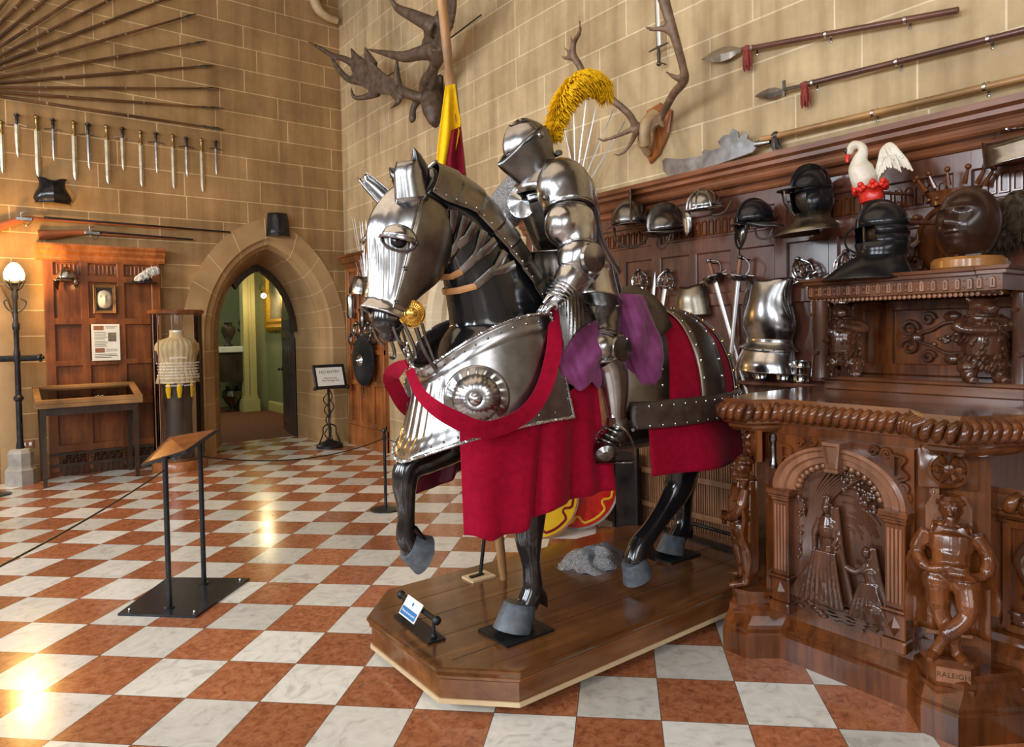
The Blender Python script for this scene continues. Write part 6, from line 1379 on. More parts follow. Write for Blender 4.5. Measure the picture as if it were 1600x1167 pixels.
# carved statuettes on the chamfered corners
def statue(m, variant, name='statue'):
    """local x right, y up, z towards the viewer; 0.62 high"""
    ped = None
    mb = MB(m); v = variant
    # legs
    if v == 'cross':
        mb.tube(catmull([(-0.045, 0.33, 0.02), (-0.035, 0.19, 0.04), (0.005, 0.08, 0.05), (0.02, 0.02, 0.06)], 5), [0.040] * 5 + [0.030] * 6 + [0.020] * 5, 12)
        mb.tube(catmull([(0.04, 0.33, 0.02), (0.05, 0.19, 0.06), (-0.01, 0.11, 0.085), (-0.045, 0.03, 0.08)], 5), [0.040] * 5 + [0.030] * 6 + [0.020] * 5, 12)
        feet = [(0.02, 0.012, 0.06, 0.03), (-0.05, 0.015, 0.085, -0.01)]
    else:
        mb.tube(catmull([(-0.04, 0.33, 0.01), (-0.05, 0.19, 0.035), (-0.055, 0.09, 0.02), (-0.06, 0.02, 0.02)], 5), [0.040] * 5 + [0.030] * 6 + [0.020] * 5, 12)
        mb.tube(catmull([(0.04, 0.33, 0.01), (0.045, 0.19, 0.0), (0.045, 0.09, -0.01), (0.045, 0.02, 0.0)], 5), [0.040] * 5 + [0.030] * 6 + [0.020] * 5, 12)
        feet = [(-0.065, 0.012, 0.03, -0.03), (0.045, 0.012, 0.02, 0.02)]
    for x, y, z, dx in feet: mb.tube([(x, y + 0.01, z - 0.02), (x + dx * 0.5, y + 0.006, z + 0.02), (x + dx, y, z + 0.055)], [0.018, 0.02, 0.012], 10)
    for s in (-1, 1): mb.ball((s * 0.042, 0.295, 0.018), 0.056, 14, (0.95, 1.05, 0.95), 9)        # puffed breeches
    mb.tube(catmull([(0, 0.32, 0.01), (0, 0.37, 0.03), (0, 0.43, 0.025), (0, 0.49, 0.012), (0, 0.52, 0.0)], 5), [(0.045, 0.062)] * 5 + [(0.052, 0.062)] * 5 + [(0.048, 0.072)] * 5 + [(0.03, 0.055)] * 6, 16, up=(0, 0, 1))
    mb.tube([(0, 0.33, 0.03), (0, 0.35, 0.055), (0, 0.36, 0.03)], [0.04, 0.03, 0.02], 10)
    # arms
    if v == 'cross':
        mb.tube(catmull([(-0.075, 0.49, 0.0), (-0.105, 0.40, 0.01), (-0.07, 0.355, 0.06), (-0.015, 0.37, 0.085)], 5), [0.028] * 5 + [0.024] * 5 + [0.017] * 6, 10)
        mb.tube(catmull([(0.075, 0.49, 0.0), (0.11, 0.41, 0.0), (0.10, 0.35, 0.04), (0.05, 0.34, 0.075)], 5), [0.028] * 5 + [0.024] * 5 + [0.017] * 6, 10)
        mb.lathe([(0.05, 0.0), (0.055, 0.01), (0.03, 0.02), (0.025, 0.05), (0.001, 0.055)], 14, c=(0.03, 0.335, 0.085), axis=1)
        hands = [(-0.01, 0.372, 0.09), (0.045, 0.342, 0.08)]
    else:
        mb.tube(catmull([(-0.075, 0.49, 0.0), (-0.10, 0.40, 0.01), (-0.07, 0.33, 0.06), (-0.06, 0.31, 0.09)], 5), [0.028] * 5 + [0.024] * 5 + [0.017] * 6, 10)
        mb.tube(catmull([(0.075, 0.49, 0.0), (0.10, 0.40, 0.02), (0.05, 0.34, 0.07), (-0.03, 0.325, 0.095)], 5), [0.028] * 5 + [0.024] * 5 + [0.017] * 6, 10)
        mb.tube([(-0.06, 0.34, 0.10), (-0.07, 0.27, 0.10)], [0.018, 0.012], 8)
        hands = [(-0.06, 0.315, 0.095), (-0.035, 0.325, 0.10)]
    for hx_, hy_, hz_ in hands:
        mb.ball((hx_, hy_, hz_), 0.018, 10, (1, 0.9, 0.8))
        for k in range(4): mb.tube([(hx_ + 0.004, hy_ + 0.012 - 0.008 * k, hz_ + 0.008), (hx_ + 0.02, hy_ + 0.010 - 0.008 * k, hz_ + 0.014), (hx_ + 0.024, hy_ + 0.006 - 0.008 * k, hz_ + 0.004)], 0.0045, 6)
    # ruff, head, hair, beard
    mb.lathe([(0.028, -0.012), (0.052, -0.008), (0.058, 0.0), (0.05, 0.010), (0.025, 0.012)], 30, c=(0, 0.53, 0.008), axis=1, fn=lambda a, z: 1 + 0.06 * sin(14 * a))
    mb.ball((0, 0.585, 0.012), 0.045, 18, (0.80, 1.14, 0.98), 12)
    mb.tube([(0, 0.592, 0.05), (0, 0.575, 0.062), (0, 0.568, 0.05)], [0.007, 0.012, 0.007], 8)
    for s in (-1, 1): mb.ball((s * 0.016, 0.600, 0.049), 0.010, 8); mb.ball((s * 0.035, 0.58, 0.01), 0.010, 8, (0.5, 1.3, 1))
    mb.tube([(0, 0.555, 0.045), (0, 0.535, 0.052), (0, 0.518, 0.045)], [0.020, 0.016, 0.005], 10); mb.tube([(-0.018, 0.558, 0.048), (0, 0.562, 0.056), (0.018, 0.558, 0.048)], 0.006, 6)
    for i in range(22):
        a = 2 * PI * i / 11; y = 0.61 + 0.018 * (i // 11); mb.ball((0.036 * cos(a) * (1 - 0.4 * (i // 11)), y, 0.008 + 0.036 * sin(a) * (1 - 0.4 * (i // 11)) - 0.006), 0.014, 7, k=5)
    body = fuse(mb, 0.005, 1)
    return body
def cape(m, v):
    mb = MB(m)
    for s, xs in ((-1, -0.105), (1, 0.105)):
        if v == 'walk' and s < 0: continue
        A, B = [], []
        for k in range(14):
            f = k / 13; y = lerp(0.515, 0.10 if s < 0 or v == 'walk' else 0.18, f)
            A.append((s * (0.03 + 0.11 * smooth(f * 2.5)) + s * 0.008 * sin(9 * f), y, 0.03 - 0.05 * f + 0.010 * sin(14 * f)))
            B.append((s * (0.02 + 0.045 * f), y, -0.05))
        mb.ribbon(A, B, 0.012)
    n = 12; G = []
    for k in range(14):
        f = k / 13; y = lerp(0.52, 0.07, f); r = []
        for i in range(n + 1):
            u = lerp(-1, 1, i / n); w = 0.06 + 0.06 * smooth(f * 2)
            r.append((u * w, y, -0.05 - 0.012 * cos(u * 9 + f) * f + 0.03 * u * u))
        G.append(r)
    mb.grid(G); return mb
def ped_poly(c, ux, uz, w, d): return [tuple(V3(c) + V3(ux) * x + V3(uz) * z)[:2] for x, z in ((-w, -d), (-w, d * 0.4), (-w * 0.6, d), (w * 0.6, d), (w, d * 0.4), (w, -d))]
for nm, c, yaw, v, z0, kk in (('left', (BX - 0.01, BY0 - 0.085, 0), -math.radians(42), 'walk', 0.315, 1.06), ('right', (BX - 0.035, BY1 + 0.105, 0), math.radians(28), 'cross', 0.315, 1.02)):
    ax_ = (sin(-yaw) * 0 + 0, 0, 0)
    m = frame((c[0], c[1], z0), (0, -1, 0), (0, 0, 1), (-1, 0, 0)) @ ry(yaw)
    lm = MB(m)
    for x0, z0_, y0_, y1_ in ((0.115, 0.075, -0.13, -0.11), (0.10, 0.06, -0.11, -0.02), (0.112, 0.072, -0.02, 0.0)):
        poly = [(-x0, -z0_), (-x0, z0_ * 0.5), (-x0 * 0.6, z0_ + 0.035), (x0 * 0.6, z0_ + 0.035), (x0, z0_ * 0.5), (x0, -z0_)]
        lm.prism(poly, y0_, y1_, axis=1) if False else lm.rings([[(a, y, b) for a, b in poly] for y in (y0_, y1_)])
    ped = obj('statue_pedestal', lm, M['oak'], bf, smooth=False)
    ms_ = m @ tr(0, 0, 0.035) @ Matrix.Scale(kk, 4) @ (ry(-0.15) if v == 'cross' else ry(-0.25)) @ Matrix.Diagonal((1.12, 1, 1.05, 1))
    st = obj('statue', statue(ms_, v), M['oak'], bf)
    obj('cape', cape(ms_, v), M['oak'], st, mods=[SOLID(0.008)])
    if nm == 'right':
        obj('name_panel', MB(m).box(-0.06, 0.06, -0.095, -0.035, 0.094, 0.099), M['oak_light'], ped, smooth=False)
        text_obj('lettering', 'RALEIGH', m @ tr(0, -0.065, 0.0995), 0.03, M['oak_dark'], ped, ext=0.001)
        # back panel behind the statue, with clipped top, and the rosette block above
        mb = MB(m @ tr(0, -z0 + 0.0, -0.035)); mb.prism([(-0.085, 0.36), (0.085, 0.36), (0.085, 0.90), (0.06, 0.95), (-0.06, 0.95), (-0.085, 0.90)], 0.0, 0.012, 2, 0.004); obj('niche_panel', mb, M['oak_light'], bf, smooth=False)
    mb = MB(m @ tr(0, 1.06 - z0, -0.045 if nm == 'right' else -0.01)); mb.box(-0.11, 0.11, -0.085, 0.085, -0.02, 0.01, 0.004)
    mb.lathe([(0.075, 0.01), (0.078, 0.025), (0.066, 0.03), (0.06, 0.018)], 28)
    for k in range(6):
        a = 2 * PI * k / 6; mb.tube([(0.018 * cos(a), 0.018 * sin(a), 0.02), (0.042 * cos(a), 0.042 * sin(a), 0.034), (0.06 * cos(a), 0.06 * sin(a), 0.02)], [0.008, 0.017, 0.008], 8)
    mb.lathe([(0.022, 0.015), (0.02, 0.036), (0.008, 0.04), (0.006, 0.032), (0.001, 0.032)], 16); obj('rosette_block', mb, M['oak'], bf)
# thermometer screwed to the front strip of the right pier
tm = frame((BX - 0.001, BY1 + 0.175, 0.93), (0, -1, 0), (0, 0, 1), (-1, 0, 0))
t = thing('thermometer', 'slim pale wooden thermometer fixed beside the rosette on the buffet', 'thermometer', tuple(tm.to_translation()))
mb = MB(tm); mb.prism([(-0.02, 0.02), (-0.012, 0.006), (0, 0), (0.012, 0.006), (0.02, 0.02), (0.02, 0.21), (-0.02, 0.21)], 0.0, 0.008, 2, 0.002); obj('scale_board', mb, M['oak_light'], t, smooth=False)
obj('glass_tube', MB(tm).tube([(0, 0.03, 0.01), (0, 0.19, 0.01)], 0.003, 6).ball((0, 0.025, 0.01), 0.006, 8), M['steel'], t)
# raised back step, shelf with arcade, bears and carved back panel
SX = 3.10
obj('back_step', MB().box(SX, 3.58, -2.885, -1.90, BT, 1.352, 0.004).box(SX - 0.012, 3.58, -2.90, -1.885, 1.352, 1.375, 0.005), M['oak_h'], bf, smooth=False)
mb = MB(); mb.box(3.42, 3.58, -2.86, -1.92, 1.375, 1.80)
for y0, y1, z0, z1 in ((-2.86, -2.74, 1.375, 1.80), (-2.15, -2.05, 1.375, 1.80), (-1.99, -1.92, 1.375, 1.80), (-2.86, -1.92, 1.375, 1.44), (-2.86, -1.92, 1.74, 1.80)): mb.box(3.39 + 0.0012 * (z1 - z0 < .1), 3.42, y0, y1, z0, z1, 0.006)
obj('back_frame', mb, M['oak'], bf, smooth=False)
pmx = frame((3.418, -2.46, 1.585), (0, -1, 0), (0, 0, 1), (-1, 0, 0))
mb = MB(pmx)
for i in range(16):
    a = 2 * PI * i / 16; k = 1 + 0.12 * cos(4 * a)
mb.tube([(0.16 * k_ * cos(a) if True else 0, 0.075 * k_ * sin(a), 0.012) for a, k_ in [(2 * PI * i / 40, 1 + 0.14 * cos(4 * 2 * PI * i / 40)) for i in range(41)]], 0.010, 6)
for x, y, s, r in ((-0.22, 0.05, 1, 0.05), (-0.22, -0.05, -1, 0.05), (0.22, 0.05, -1, 0.05), (0.22, -0.05, 1, 0.05), (-0.12, 0.105, 1, 0.035), (0.12, 0.105, -1, 0.035), (-0.12, -0.105, 1, 0.035), (0.12, -0.105, -1, 0.035)): scroll(mb, x, y, r, s, 1.4, 0.012, 0.012)
for x, y in ((0, 0.115), (0, -0.115), (-0.19, 0), (0.19, 0)): mb.ball((x, y, 0.01), 0.03, 10, (1.5, 1, 0.7))
for i in range(18): mb.ball((random.uniform(-0.1, 0.1), random.uniform(-0.04, 0.04), 0.004), 0.014, 7, (1.5, 0.8, 0.7), 4)
obj('carved_back_panel', mb, M['oak_dark'], bf)
mb = MB(); mb.rings([[(x, y, z) for x, y in ((3.58, -1.86 + d), (3.0 - d, -1.86 + d), (3.0 - d, -2.72), (2.96 - d, -2.74), (2.96 - d, -2.84 - d), (3.58, -2.84 - d))] for z, d in ((1.80, -0.03), (1.815, 0.0), (1.885, 0.0), (1.89, 0.02), (1.905, 0.02), (1.91, 0.035), (1.925, 0.04))]); obj('shelf', mb, M['oak_h'], bf, smooth=False)
mb = MB(); y = -1.885; mq = MB()
while y > -2.82:
    x = 3.0 if y > -2.73 else 2.96
    flute(mb, y, 1.822, 1.878, 0.028, x)
    for z in (1.835, 1.865): mq.ball((x, y - 0.027, z), 0.006, 6, k=4)
    y -= 0.054
obj('arcaded_band', mb, M['oak_light'], bf); obj('bead_row', mq, M['oak_light'], bf); mb = MB()
y = -1.88
while y > -2.83: mb.lathe([(0.001, -0.004), (0.010, 0.0), (0.010, 0.012), (0.001, 0.016)], 8, c=(3.012, y, 1.80), axis=0); y -= 0.024
obj('scalloped_edge', mb, M['oak_light'], bf)
def bear(c, yaw, trunk_dx):
    """upright chained bear clasping a ragged staff; local z towards viewer"""
    m = frame(c, (0, -1, 0), (0, 0, 1), (-1, 0, 0)) @ ry(yaw) @ Matrix.Diagonal((1.3, 1, 1.2, 1))
    mb = MB(m)
    mb.tube(catmull([(0, 0.07, 0.0), (0, 0.14, 0.01), (0, 0.23, 0.01), (0, 0.30, 0.005), (0, 0.345, 0.01)], 5), [0.060] * 5 + [0.072] * 5 + [0.068] * 5 + [0.05] * 6, 16)
    mb.ball((0, 0.365, 0.02), 0.052, 14, (1, 0.95, 1)); mb.tube([(0, 0.36, 0.05), (0.0, 0.352, 0.085), (0.0, 0.35, 0.105)], [0.036, 0.027, 0.018], 12)
    for s in (-1, 1):
        mb.ball((s * 0.042, 0.405, 0.0), 0.017, 8, (1, 1, 0.6))
        mb.tube(catmull([(s * 0.055, 0.30, 0.01), (s * 0.085, 0.26, 0.04), (trunk_dx * 0.5 + s * 0.03, 0.27 + s * 0.02, 0.08)], 5), [0.032] * 5 + [0.024] * 6, 10)
        mb.tube(catmull([(s * 0.04, 0.10, 0.0), (s * 0.055, 0.05, 0.03), (s * 0.05, 0.015, 0.025)], 5), [0.042] * 5 + [0.028] * 6, 10); mb.tube([(s * 0.05, 0.015, 0.01), (s * 0.055, 0.013, 0.075)], [0.024, 0.018], 10)
    o = fuse(mb, 0.0085, 2)
    random.seed(int(yaw * 100) + 5)
    b_ = obj('bear', o, M['oak_dark'], bf)
    mb = MB(m)
    for i in range(150):
        a, y = random.uniform(0, 6.28), random.uniform(0.06, 0.33); r = 0.062 if y > 0.28 else 0.070
        mb.tube([(r * cos(a), y, r * sin(a) + 0.008), (r * 1.06 * cos(a + 0.1), y - 0.02, r * 1.06 * sin(a + 0.1) + 0.008), (r * cos(a + 0.15), y - 0.035, r * sin(a + 0.15) + 0.008)], [0.006, 0.008, 0.002], 5)
    mb.tube([(0.048 * cos(a), 0.325, 0.01 + 0.05 * sin(a)) for a in [2 * PI * i / 20 for i in range(21)]], 0.008, 6)
    obj('fur_locks', mb, M['oak_dark'], b_)
    mb = MB(m); mb.tube([(trunk_dx, 0.0, 0.075), (trunk_dx, 0.12, 0.075), (trunk_dx, 0.25, 0.08), (trunk_dx, 0.425, 0.075)], [0.040, 0.032, 0.033, 0.038], 12)
    for y, a in ((0.06, 0.4), (0.13, 2.2), (0.20, 1.0), (0.34, 2.6), (0.39, 0.3)): mb.tube([(trunk_dx, y, 0.075), (trunk_dx + 0.04 * cos(a), y + 0.01, 0.075 + 0.04 * sin(a))], [0.02, 0.014], 8)
    obj('ragged_staff', mb, M['oak_dark'], bf)
bear((3.13, -1.985, 1.375), 0.55, -0.085); bear((3.12, -2.70, 1.375), 0.75, 0.105)

# lower middle section of the buffet running on to the right
LXF = 2.66
mb = MB(); mb.box(LXF + 0.03, 3.58, -5.3, BY1, 0.2, 0.90); obj('middle_carcass', mb, M['oak'], bf, smooth=False)
mb = MB(); mb.rings([[(x, y, z) for x, y in ((3.58, BY1), (LXF - d, BY1), (LXF - d, -5.3), (3.58, -5.3))] for z, d in ((0.84, 0.0), (0.86, 0.02), (0.875, 0.025), (0.885, 0.04), (0.95, 0.04), (0.955, 0.03), (0.975, 0.02))]); obj('middle_top', mb, M['oak_h'], bf, smooth=False)
lobes([(LXF - 0.045, BY1 - 0.02), (LXF - 0.045, -4.4)], 0.917, 0.034, 0.055, M['oak'], bf, 'middle_gadroon_edge')
obj('middle_plinth', MB().prism([(LXF + 0.03, 0.36), (LXF - 0.01, 0.35), (LXF - 0.02, 0.32), (LXF - 0.06, 0.28), (LXF - 0.07, 0.22), (LXF - 0.12, 0.2), (LXF - 0.12, 0.0), (3.5, 0.0), (3.5, 0.36)], -5.3, BY1, axis=1), M['oak'], bf, smooth=False)
rm = frame((LXF + 0.03, -3.35, 0.60), (0, -1, 0), (0, 0, 1), (-1, 0, 0))
mb = MB(rm)
for a, b in (((-0.40, -0.22), (0.9, -0.22)), ((-0.40, 0.22), (0.9, 0.22)), ((-0.40, -0.22), (-0.40, 0.22))): mb.bar((*a, 0.01), (*b, 0.01), 0.03, 0.03 + 0.002 * (a[0] == b[0]), up=(0, 0, 1))
obj('relief_frame', mb, M['oak'], bf, smooth=False)
mb = MB(rm); random.seed(21)
for fx in (-0.17, 0.25):                                  # sea creature with human torso
    mb.ball((fx, 0.165, 0.05), 0.034, 12, (0.9, 1.15, 1)); mb.tube(catmull([(fx, 0.13, 0.04), (fx, 0.08, 0.055), (fx, 0.02, 0.05), (fx + 0.01, -0.04, 0.05), (fx + 0.06, -0.10, 0.05), (fx + 0.14, -0.09, 0.05), (fx + 0.17, -0.03, 0.04), (fx + 0.12, 0.0, 0.04)], 5), [0.05] * 5 + [0.055] * 5 + [0.042] * 5 + [0.05] * 5 + [0.045] * 5 + [0.035] * 5 + [0.02] * 6, 12, flat=0.8, up=(0, 0, 1))
    mb.tube(catmull([(fx - 0.04, 0.11, 0.05), (fx - 0.09, 0.06, 0.05), (fx - 0.10, 0.12, 0.06)], 5), [0.024] * 5 + [0.017] * 6, 8); mb.tube(catmull([(fx + 0.04, 0.11, 0.05), (fx + 0.10, 0.09, 0.05), (fx + 0.15, 0.14, 0.06)], 5), [0.024] * 5 + [0.017] * 6, 8)
    mb.tube(catmull([(fx - 0.14, -0.02, 0.03), (fx - 0.17, 0.08, 0.04), (fx - 0.13, 0.16, 0.04), (fx - 0.16, 0.19, 0.03)], 5), [0.03] * 5 + [0.035] * 5 + [0.015] * 6, 8)
for i in range(90): mb.ball((random.uniform(-0.38, 0.85), random.uniform(-0.20, -0.05), 0.02), random.uniform(0.015, 0.035), 7, (1.6, 0.7, 0.8), 4)
obj('sea_relief', fuse(mb, 0.009, 2), M['oak_dark'], bf)
# carved head on its amber base on the shelf
hd = onx(1513, 400, 3.15); hx, hy, hz = 3.15, hd.y, 1.925
t = thing('head_sculpture', 'glossy dark carved wooden head with closed calm face on a round amber base', 'sculpture', (hx, hy, hz))
obj('base', MB().lathe([(0.155, 0), (0.165, 0.01), (0.165, 0.045), (0.15, 0.06), (0.001, 0.06)], 36, c=(hx, hy, hz)), M['base_wood'], t)
fm_ = frame((hx, hy, hz + 0.06), (0, -1, 0), (0, 0, 1), (-1, 0, 0)) @ ry(-0.18) @ Matrix.Diagonal((0.97, 1.06, 0.97, 1))
mb = MB(fm_); G = []
nu, nv = 60, 40
for j in range(nv + 1):
    v = j / nv; r = []
    for i in range(nu):
        a = 2 * PI * i / nu                                  # a=0 faces the viewer (local z)
        ph = lerp(-0.32 * PI, 0.5 * PI, v); y = 0.165 + 0.165 * sin(ph); rad = max(0.0005, cos(ph))
        x = 0.145 * rad * sin(a); z = 0.155 * rad * cos(a)
        if v < 0.12: k = 1 + 0.12 * (0.12 - v) / 0.12; x *= k; z *= k
        if cos(a) > 0:
            g = lambda cx, cy, sx, sy: math.exp(-((x - cx) / sx) ** 2 - ((y - cy) / sy) ** 2)
            z += 0.05 * g(0, 0.165, 0.019, 0.032) + 0.018 * g(-0.02, 0.15, 0.012, 0.012) + 0.018 * g(0.02, 0.15, 0.012, 0.012)
            for s in (-1, 1): z += -0.020 * g(s * 0.05, 0.195, 0.028, 0.015) + 0.010 * g(s * 0.05, 0.195, 0.02, 0.006) + 0.016 * g(s * 0.045, 0.225, 0.035, 0.010) + 0.014 * g(s * 0.07, 0.13, 0.03, 0.035)
            z += 0.016 * g(0, 0.113, 0.034, 0.008) + 0.016 * g(0, 0.094, 0.030, 0.008) - 0.018 * g(0, 0.1035, 0.04, 0.004) + 0.014 * g(0, 0.06, 0.035, 0.02)
        r.append((x, y, z))
    G.append(r)
mb.rings(G); obj('face', mb, M['head_wood'], t)
from mathutils.bvhtree import BVHTree
HY = -1.2                                   # the horse's middle plane
# ---------------------------------------------------------------- plinth on casters
pl = thing('plinth', 'low chamfered brown wooden platform on casters carrying the horse', 'platform', (2.03, -1.05, 0))
def plpoly(d): return [(1.07 - d * .4, -0.42 + d), (0.82 - d, -0.70 + d * .4), (0.82 - d, -1.39 - d * .4), (1.07 - d * .4, -1.65 - d), (2.98 + d * .4, -1.65 - d), (3.24 + d, -1.39 - d * .4), (3.24 + d, -0.70 + d * .4), (2.98 + d * .4, -0.42 + d)]
PT = 0.215
obj('top_boards', MB().rings([[(x, y, z) for x, y in plpoly(d)] for z, d in ((PT - 0.035, 0.0), (PT - 0.015, 0.012), (PT - 0.004, 0.01), (PT, 0.0))]), M['plinth'], pl, smooth=False)
obj('side_skirt', MB().rings([[(x, y, z) for x, y in plpoly(d)] for z, d in ((0.072, -0.012), (0.155, -0.012), (0.165, 0.0), (0.175, 0.0), (0.18, -0.006))]), M['plinth_side'], pl, smooth=False)
obj('ply_edge', MB().rings([[(x, y, z) for x, y in plpoly(-0.004)] for z in (0.052, 0.072)]), M['ply'], pl, smooth=False)
mb = MB()
for y in (-0.66, -0.90, -1.14, -1.38): mb.box(0.90, 3.16, y - 0.003, y + 0.003, PT - 0.002, PT + 0.0006)
obj('board_joint', mb, M['ebony'], pl, smooth=False)
for x, y in ((1.15, -1.50), (2.10, -1.56), (2.72, -1.56), (2.9, -0.6), (1.15, -0.6), (2.1, -0.55)):
    c = obj('caster', MB().lathe([(0.001, -0.011), (0.024, -0.011), (0.026, 0), (0.024, 0.011), (0.001, 0.011)], 16, c=(x, y, 0.026), axis=1), M['caster'], pl)
    obj('fork', MB().box(x - 0.014, x + 0.014, y - 0.018, y + 0.018, 0.036, 0.054), M['steel_m'], c, smooth=False)
# ---------------------------------------------------------------- the black wooden horse
hs = thing('armoured_horse', 'life-size black horse figure in steel horse armour with red cloths', 'horse figure', (2.0, HY, PT))
def ering(c, d, rw, rd, n=20, up=(0, 1, 0)):
    """ellipse ring: rw across (world y), rd perpendicular to d within the x-z plane"""
    d = V3(d).normalized(); w = V3((0, 1, 0)); u = w.cross(d).normalized()
    return [tuple(V3(c) + w * (rw * cos(2 * PI * i / n)) + u * (rd * sin(2 * PI * i / n))) for i in range(n)]
def axis_loft(mb, rows, n=20, y=HY, k=5):
    """rows: (x, z, half width, half depth) along an axis in the x-z plane"""
    R = catmull(rows, k); out = []
    for i, (x, z, rw, rd) in enumerate(R):
        a, b = R[max(0, i - 1)], R[min(len(R) - 1, i + 1)]
        out.append(ering((x, y, z), (b[0] - a[0], 0, b[1] - a[1]), max(rw, .004), max(rd, .004), n))
    mb.rings(out); return R
BODY = [(0.97, 1.36, .10, .14), (1.06, 1.37, .20, .28), (1.28, 1.40, .27, .40), (1.55, 1.39, .30, .41), (1.95, 1.35, .32, .38), (2.30, 1.35, .32, .38), (2.62, 1.36, .30, .385), (2.84, 1.33, .25, .33), (2.97, 1.29, .16, .22), (3.03, 1.27, .06, .1)]
NECK = [(1.42, 1.46, .22, .34), (1.34, 1.68, .19, .29), (1.27, 1.88, .165, .25), (1.19, 2.04, .145, .215), (1.06, 2.195, .125, .175), (0.87, 2.305, .112, .13)]
HEAD = [(0.90, 2.30, .075, .085), (0.865, 2.21, .108, .145), (0.83, 2.095, .120, .168), (0.80, 1.98, .105, .142), (0.765, 1.87, .083, .104), (0.735, 1.775, .070, .082), (0.712, 1.71, .068, .075), (0.70, 1.67, .05, .05)]
mb = MB(); axis_loft(mb, BODY); axis_loft(mb, NECK); axis_loft(mb, HEAD)
mb.ball((0.725, HY, 1.655), 0.045, 12, (1.1, 1.1, 0.8))                            # lower lip and chin
def leg(mb, pts, kk=1.2):
    P = catmull(pts, 6); g_ = lambda p: lerp(1.0, kk, smooth((1.15 - p[2]) / .2)); mb.tube([p[:3] for p in P], [(p[3] * g_(p), p[4] * g_(p)) for p in P], 14, up=(1, 0, 0))
yn, yf_ = HY - 0.13, HY + 0.12
leg(mb, [(1.36, yf_ - .02, 1.30, .15, .12), (1.16, yf_, 1.16, .13, .10), (0.97, yf_, 1.075, .085, .075), (0.868, yf_, 1.04, .062, .058), (0.842, yf_, 0.96, .052, .05), (0.848, yf_, 0.83, .036, .034), (0.843, yf_, 0.72, .042, .038), (0.862, yf_, 0.665, .045, .042), (0.885, yf_, 0.645, .052, .048)])
leg(mb, [(1.33, yn + .03, 1.28, .15, .12), (1.37, yn + .01, 1.05, .115, .095), (1.385, yn, 0.80, .075, .065), (1.375, yn, 0.66, .062, .056), (1.385, yn, 0.54, .043, .039), (1.395, yn, 0.43, .043, .039), (1.385, yn, 0.37, .052, .045), (1.345, yn, 0.315, .047, .044), (1.315, yn, 0.285, .06, .055)])
leg(mb, [(2.70, yn + .02, 1.28, .22, .16), (2.62, yn, 1.05, .17, .12), (2.53, yn, 0.86, .10, .075), (2.485, yn, 0.73, .075, .058), (2.40, yn, 0.64, .055, .045), (2.27, yn, 0.535, .045, .04), (2.165, yn, 0.455, .052, .044), (2.125, yn, 0.40, .05, .045), (2.115, yn, 0.36, .054, .047)], 1.32)
leg(mb, [(2.72, yf_ - .02, 1.28, .22, .16), (2.76, yf_, 1.03, .16, .12), (2.83, yf_, 0.84, .09, .07), (2.86, yf_, 0.71, .072, .056), (2.845, yf_, 0.58, .05, .042), (2.83, yf_, 0.45, .045, .04), (2.815, yf_, 0.37, .052, .045), (2.765, yf_, 0.315, .048, .044), (2.74, yf_, 0.285, .056, .05)], 1.3)
hb = fuse(mb, 0.0125, 7)
hb.bm.verts.ensure_lookup_table(); bv_h = BVHTree.FromBMesh(hb.bm)
horse = obj('body', hb, M['horse'], hs)
def hoof(c0, c1, toe, r0, r1):
    c0, c1 = V3(c0), V3(c1); d = (c1 - c0).normalized(); t = V3(toe); t = (t - d * t.dot(d)).normalized(); w = d.cross(t); R = []
    for f, k in ((-0.12, 0.9), (0, 1.0), (0.9, 1.02), (1.0, 1.04), (1.0, 0.6)):
        c = c0 + (c1 - c0) * f; r = lerp(r0, r1, max(0, f)); ring = []
        for i in range(24):
            a = 2 * PI * i / 24; ct, st = cos(a), sin(a)
            rr_ = r * k * (1.0 if ct > -0.3 else 0.9); h = 0.0
            ring.append(tuple(c + t * (rr_ * ct * 1.12 + 0.012 * max(0, f) * 1) + w * (rr_ * st * 0.95)))
        R.append(ring)
    return obj('hoof', MB().rings(R), M['hoof'], hs, ang=50)
hoof((0.862, yf_, 0.660), (0.942, yf_, 0.618), (0.25, 0, -1), .066, .085)
hoof((1.318, yn, 0.335), (1.288, yn, PT + 0.012), (-1, 0, 0), .082, .094)
hoof((2.112, yn, 0.375), (2.150, yn, 0.288), (-0.45, 0, -0.9), .072, .084)
hoof((2.742, yf_, 0.325), (2.715, yf_, PT + 0.012), (-1, 0, 0), .076, .090)
for x, y in ((1.30, yn), (2.72, yf_)): tag(obj('fixing_plate', MB().box(x - 0.15, x + 0.13, y - 0.12, y + 0.12, PT, PT + 0.012), M['iron'], hs, smooth=False), None, None)
for c, d in (((0.90, yf_, 0.72), (0.05, 0, -0.09)), ((1.435, yn, 0.385), (0.03, 0, -0.09)), ((2.215, yn, 0.46), (0.035, 0, -0.11)), ((2.865, yf_, 0.38), (0.02, 0, -0.09))):
    mb = MB()
    for k in range(7):
        o_ = (k - 3) * 0.011; mb.tube([(c[0] - 0.03, c[1] + o_, c[2] + 0.03), (c[0] + d[0] * .4, c[1] + o_, c[2] + d[2] * .4), (c[0] + d[0], c[1] + o_ * 0.7, c[2] + d[2])], [0.016, 0.012, 0.004], 6)
    obj('feathering', mb, M['horse'], hs)
for s in (-1, 1):
    mb = MB(); mb.tube([(0.705, HY + s * 0.035, 1.72), (0.70, HY + s * 0.062, 1.735), (0.725, HY + s * 0.075, 1.725)], [0.012, 0.020, 0.010], 8); obj('nostril', mb, M['ebony'], hs)
mb = MB(); mb.tube(catmull([(0.69, HY - 0.03, 1.675), (0.73, HY - 0.064, 1.68), (0.78, HY - 0.062, 1.70)], 5), 0.006, 6); obj('mouth', mb, M['ebony'], hs)

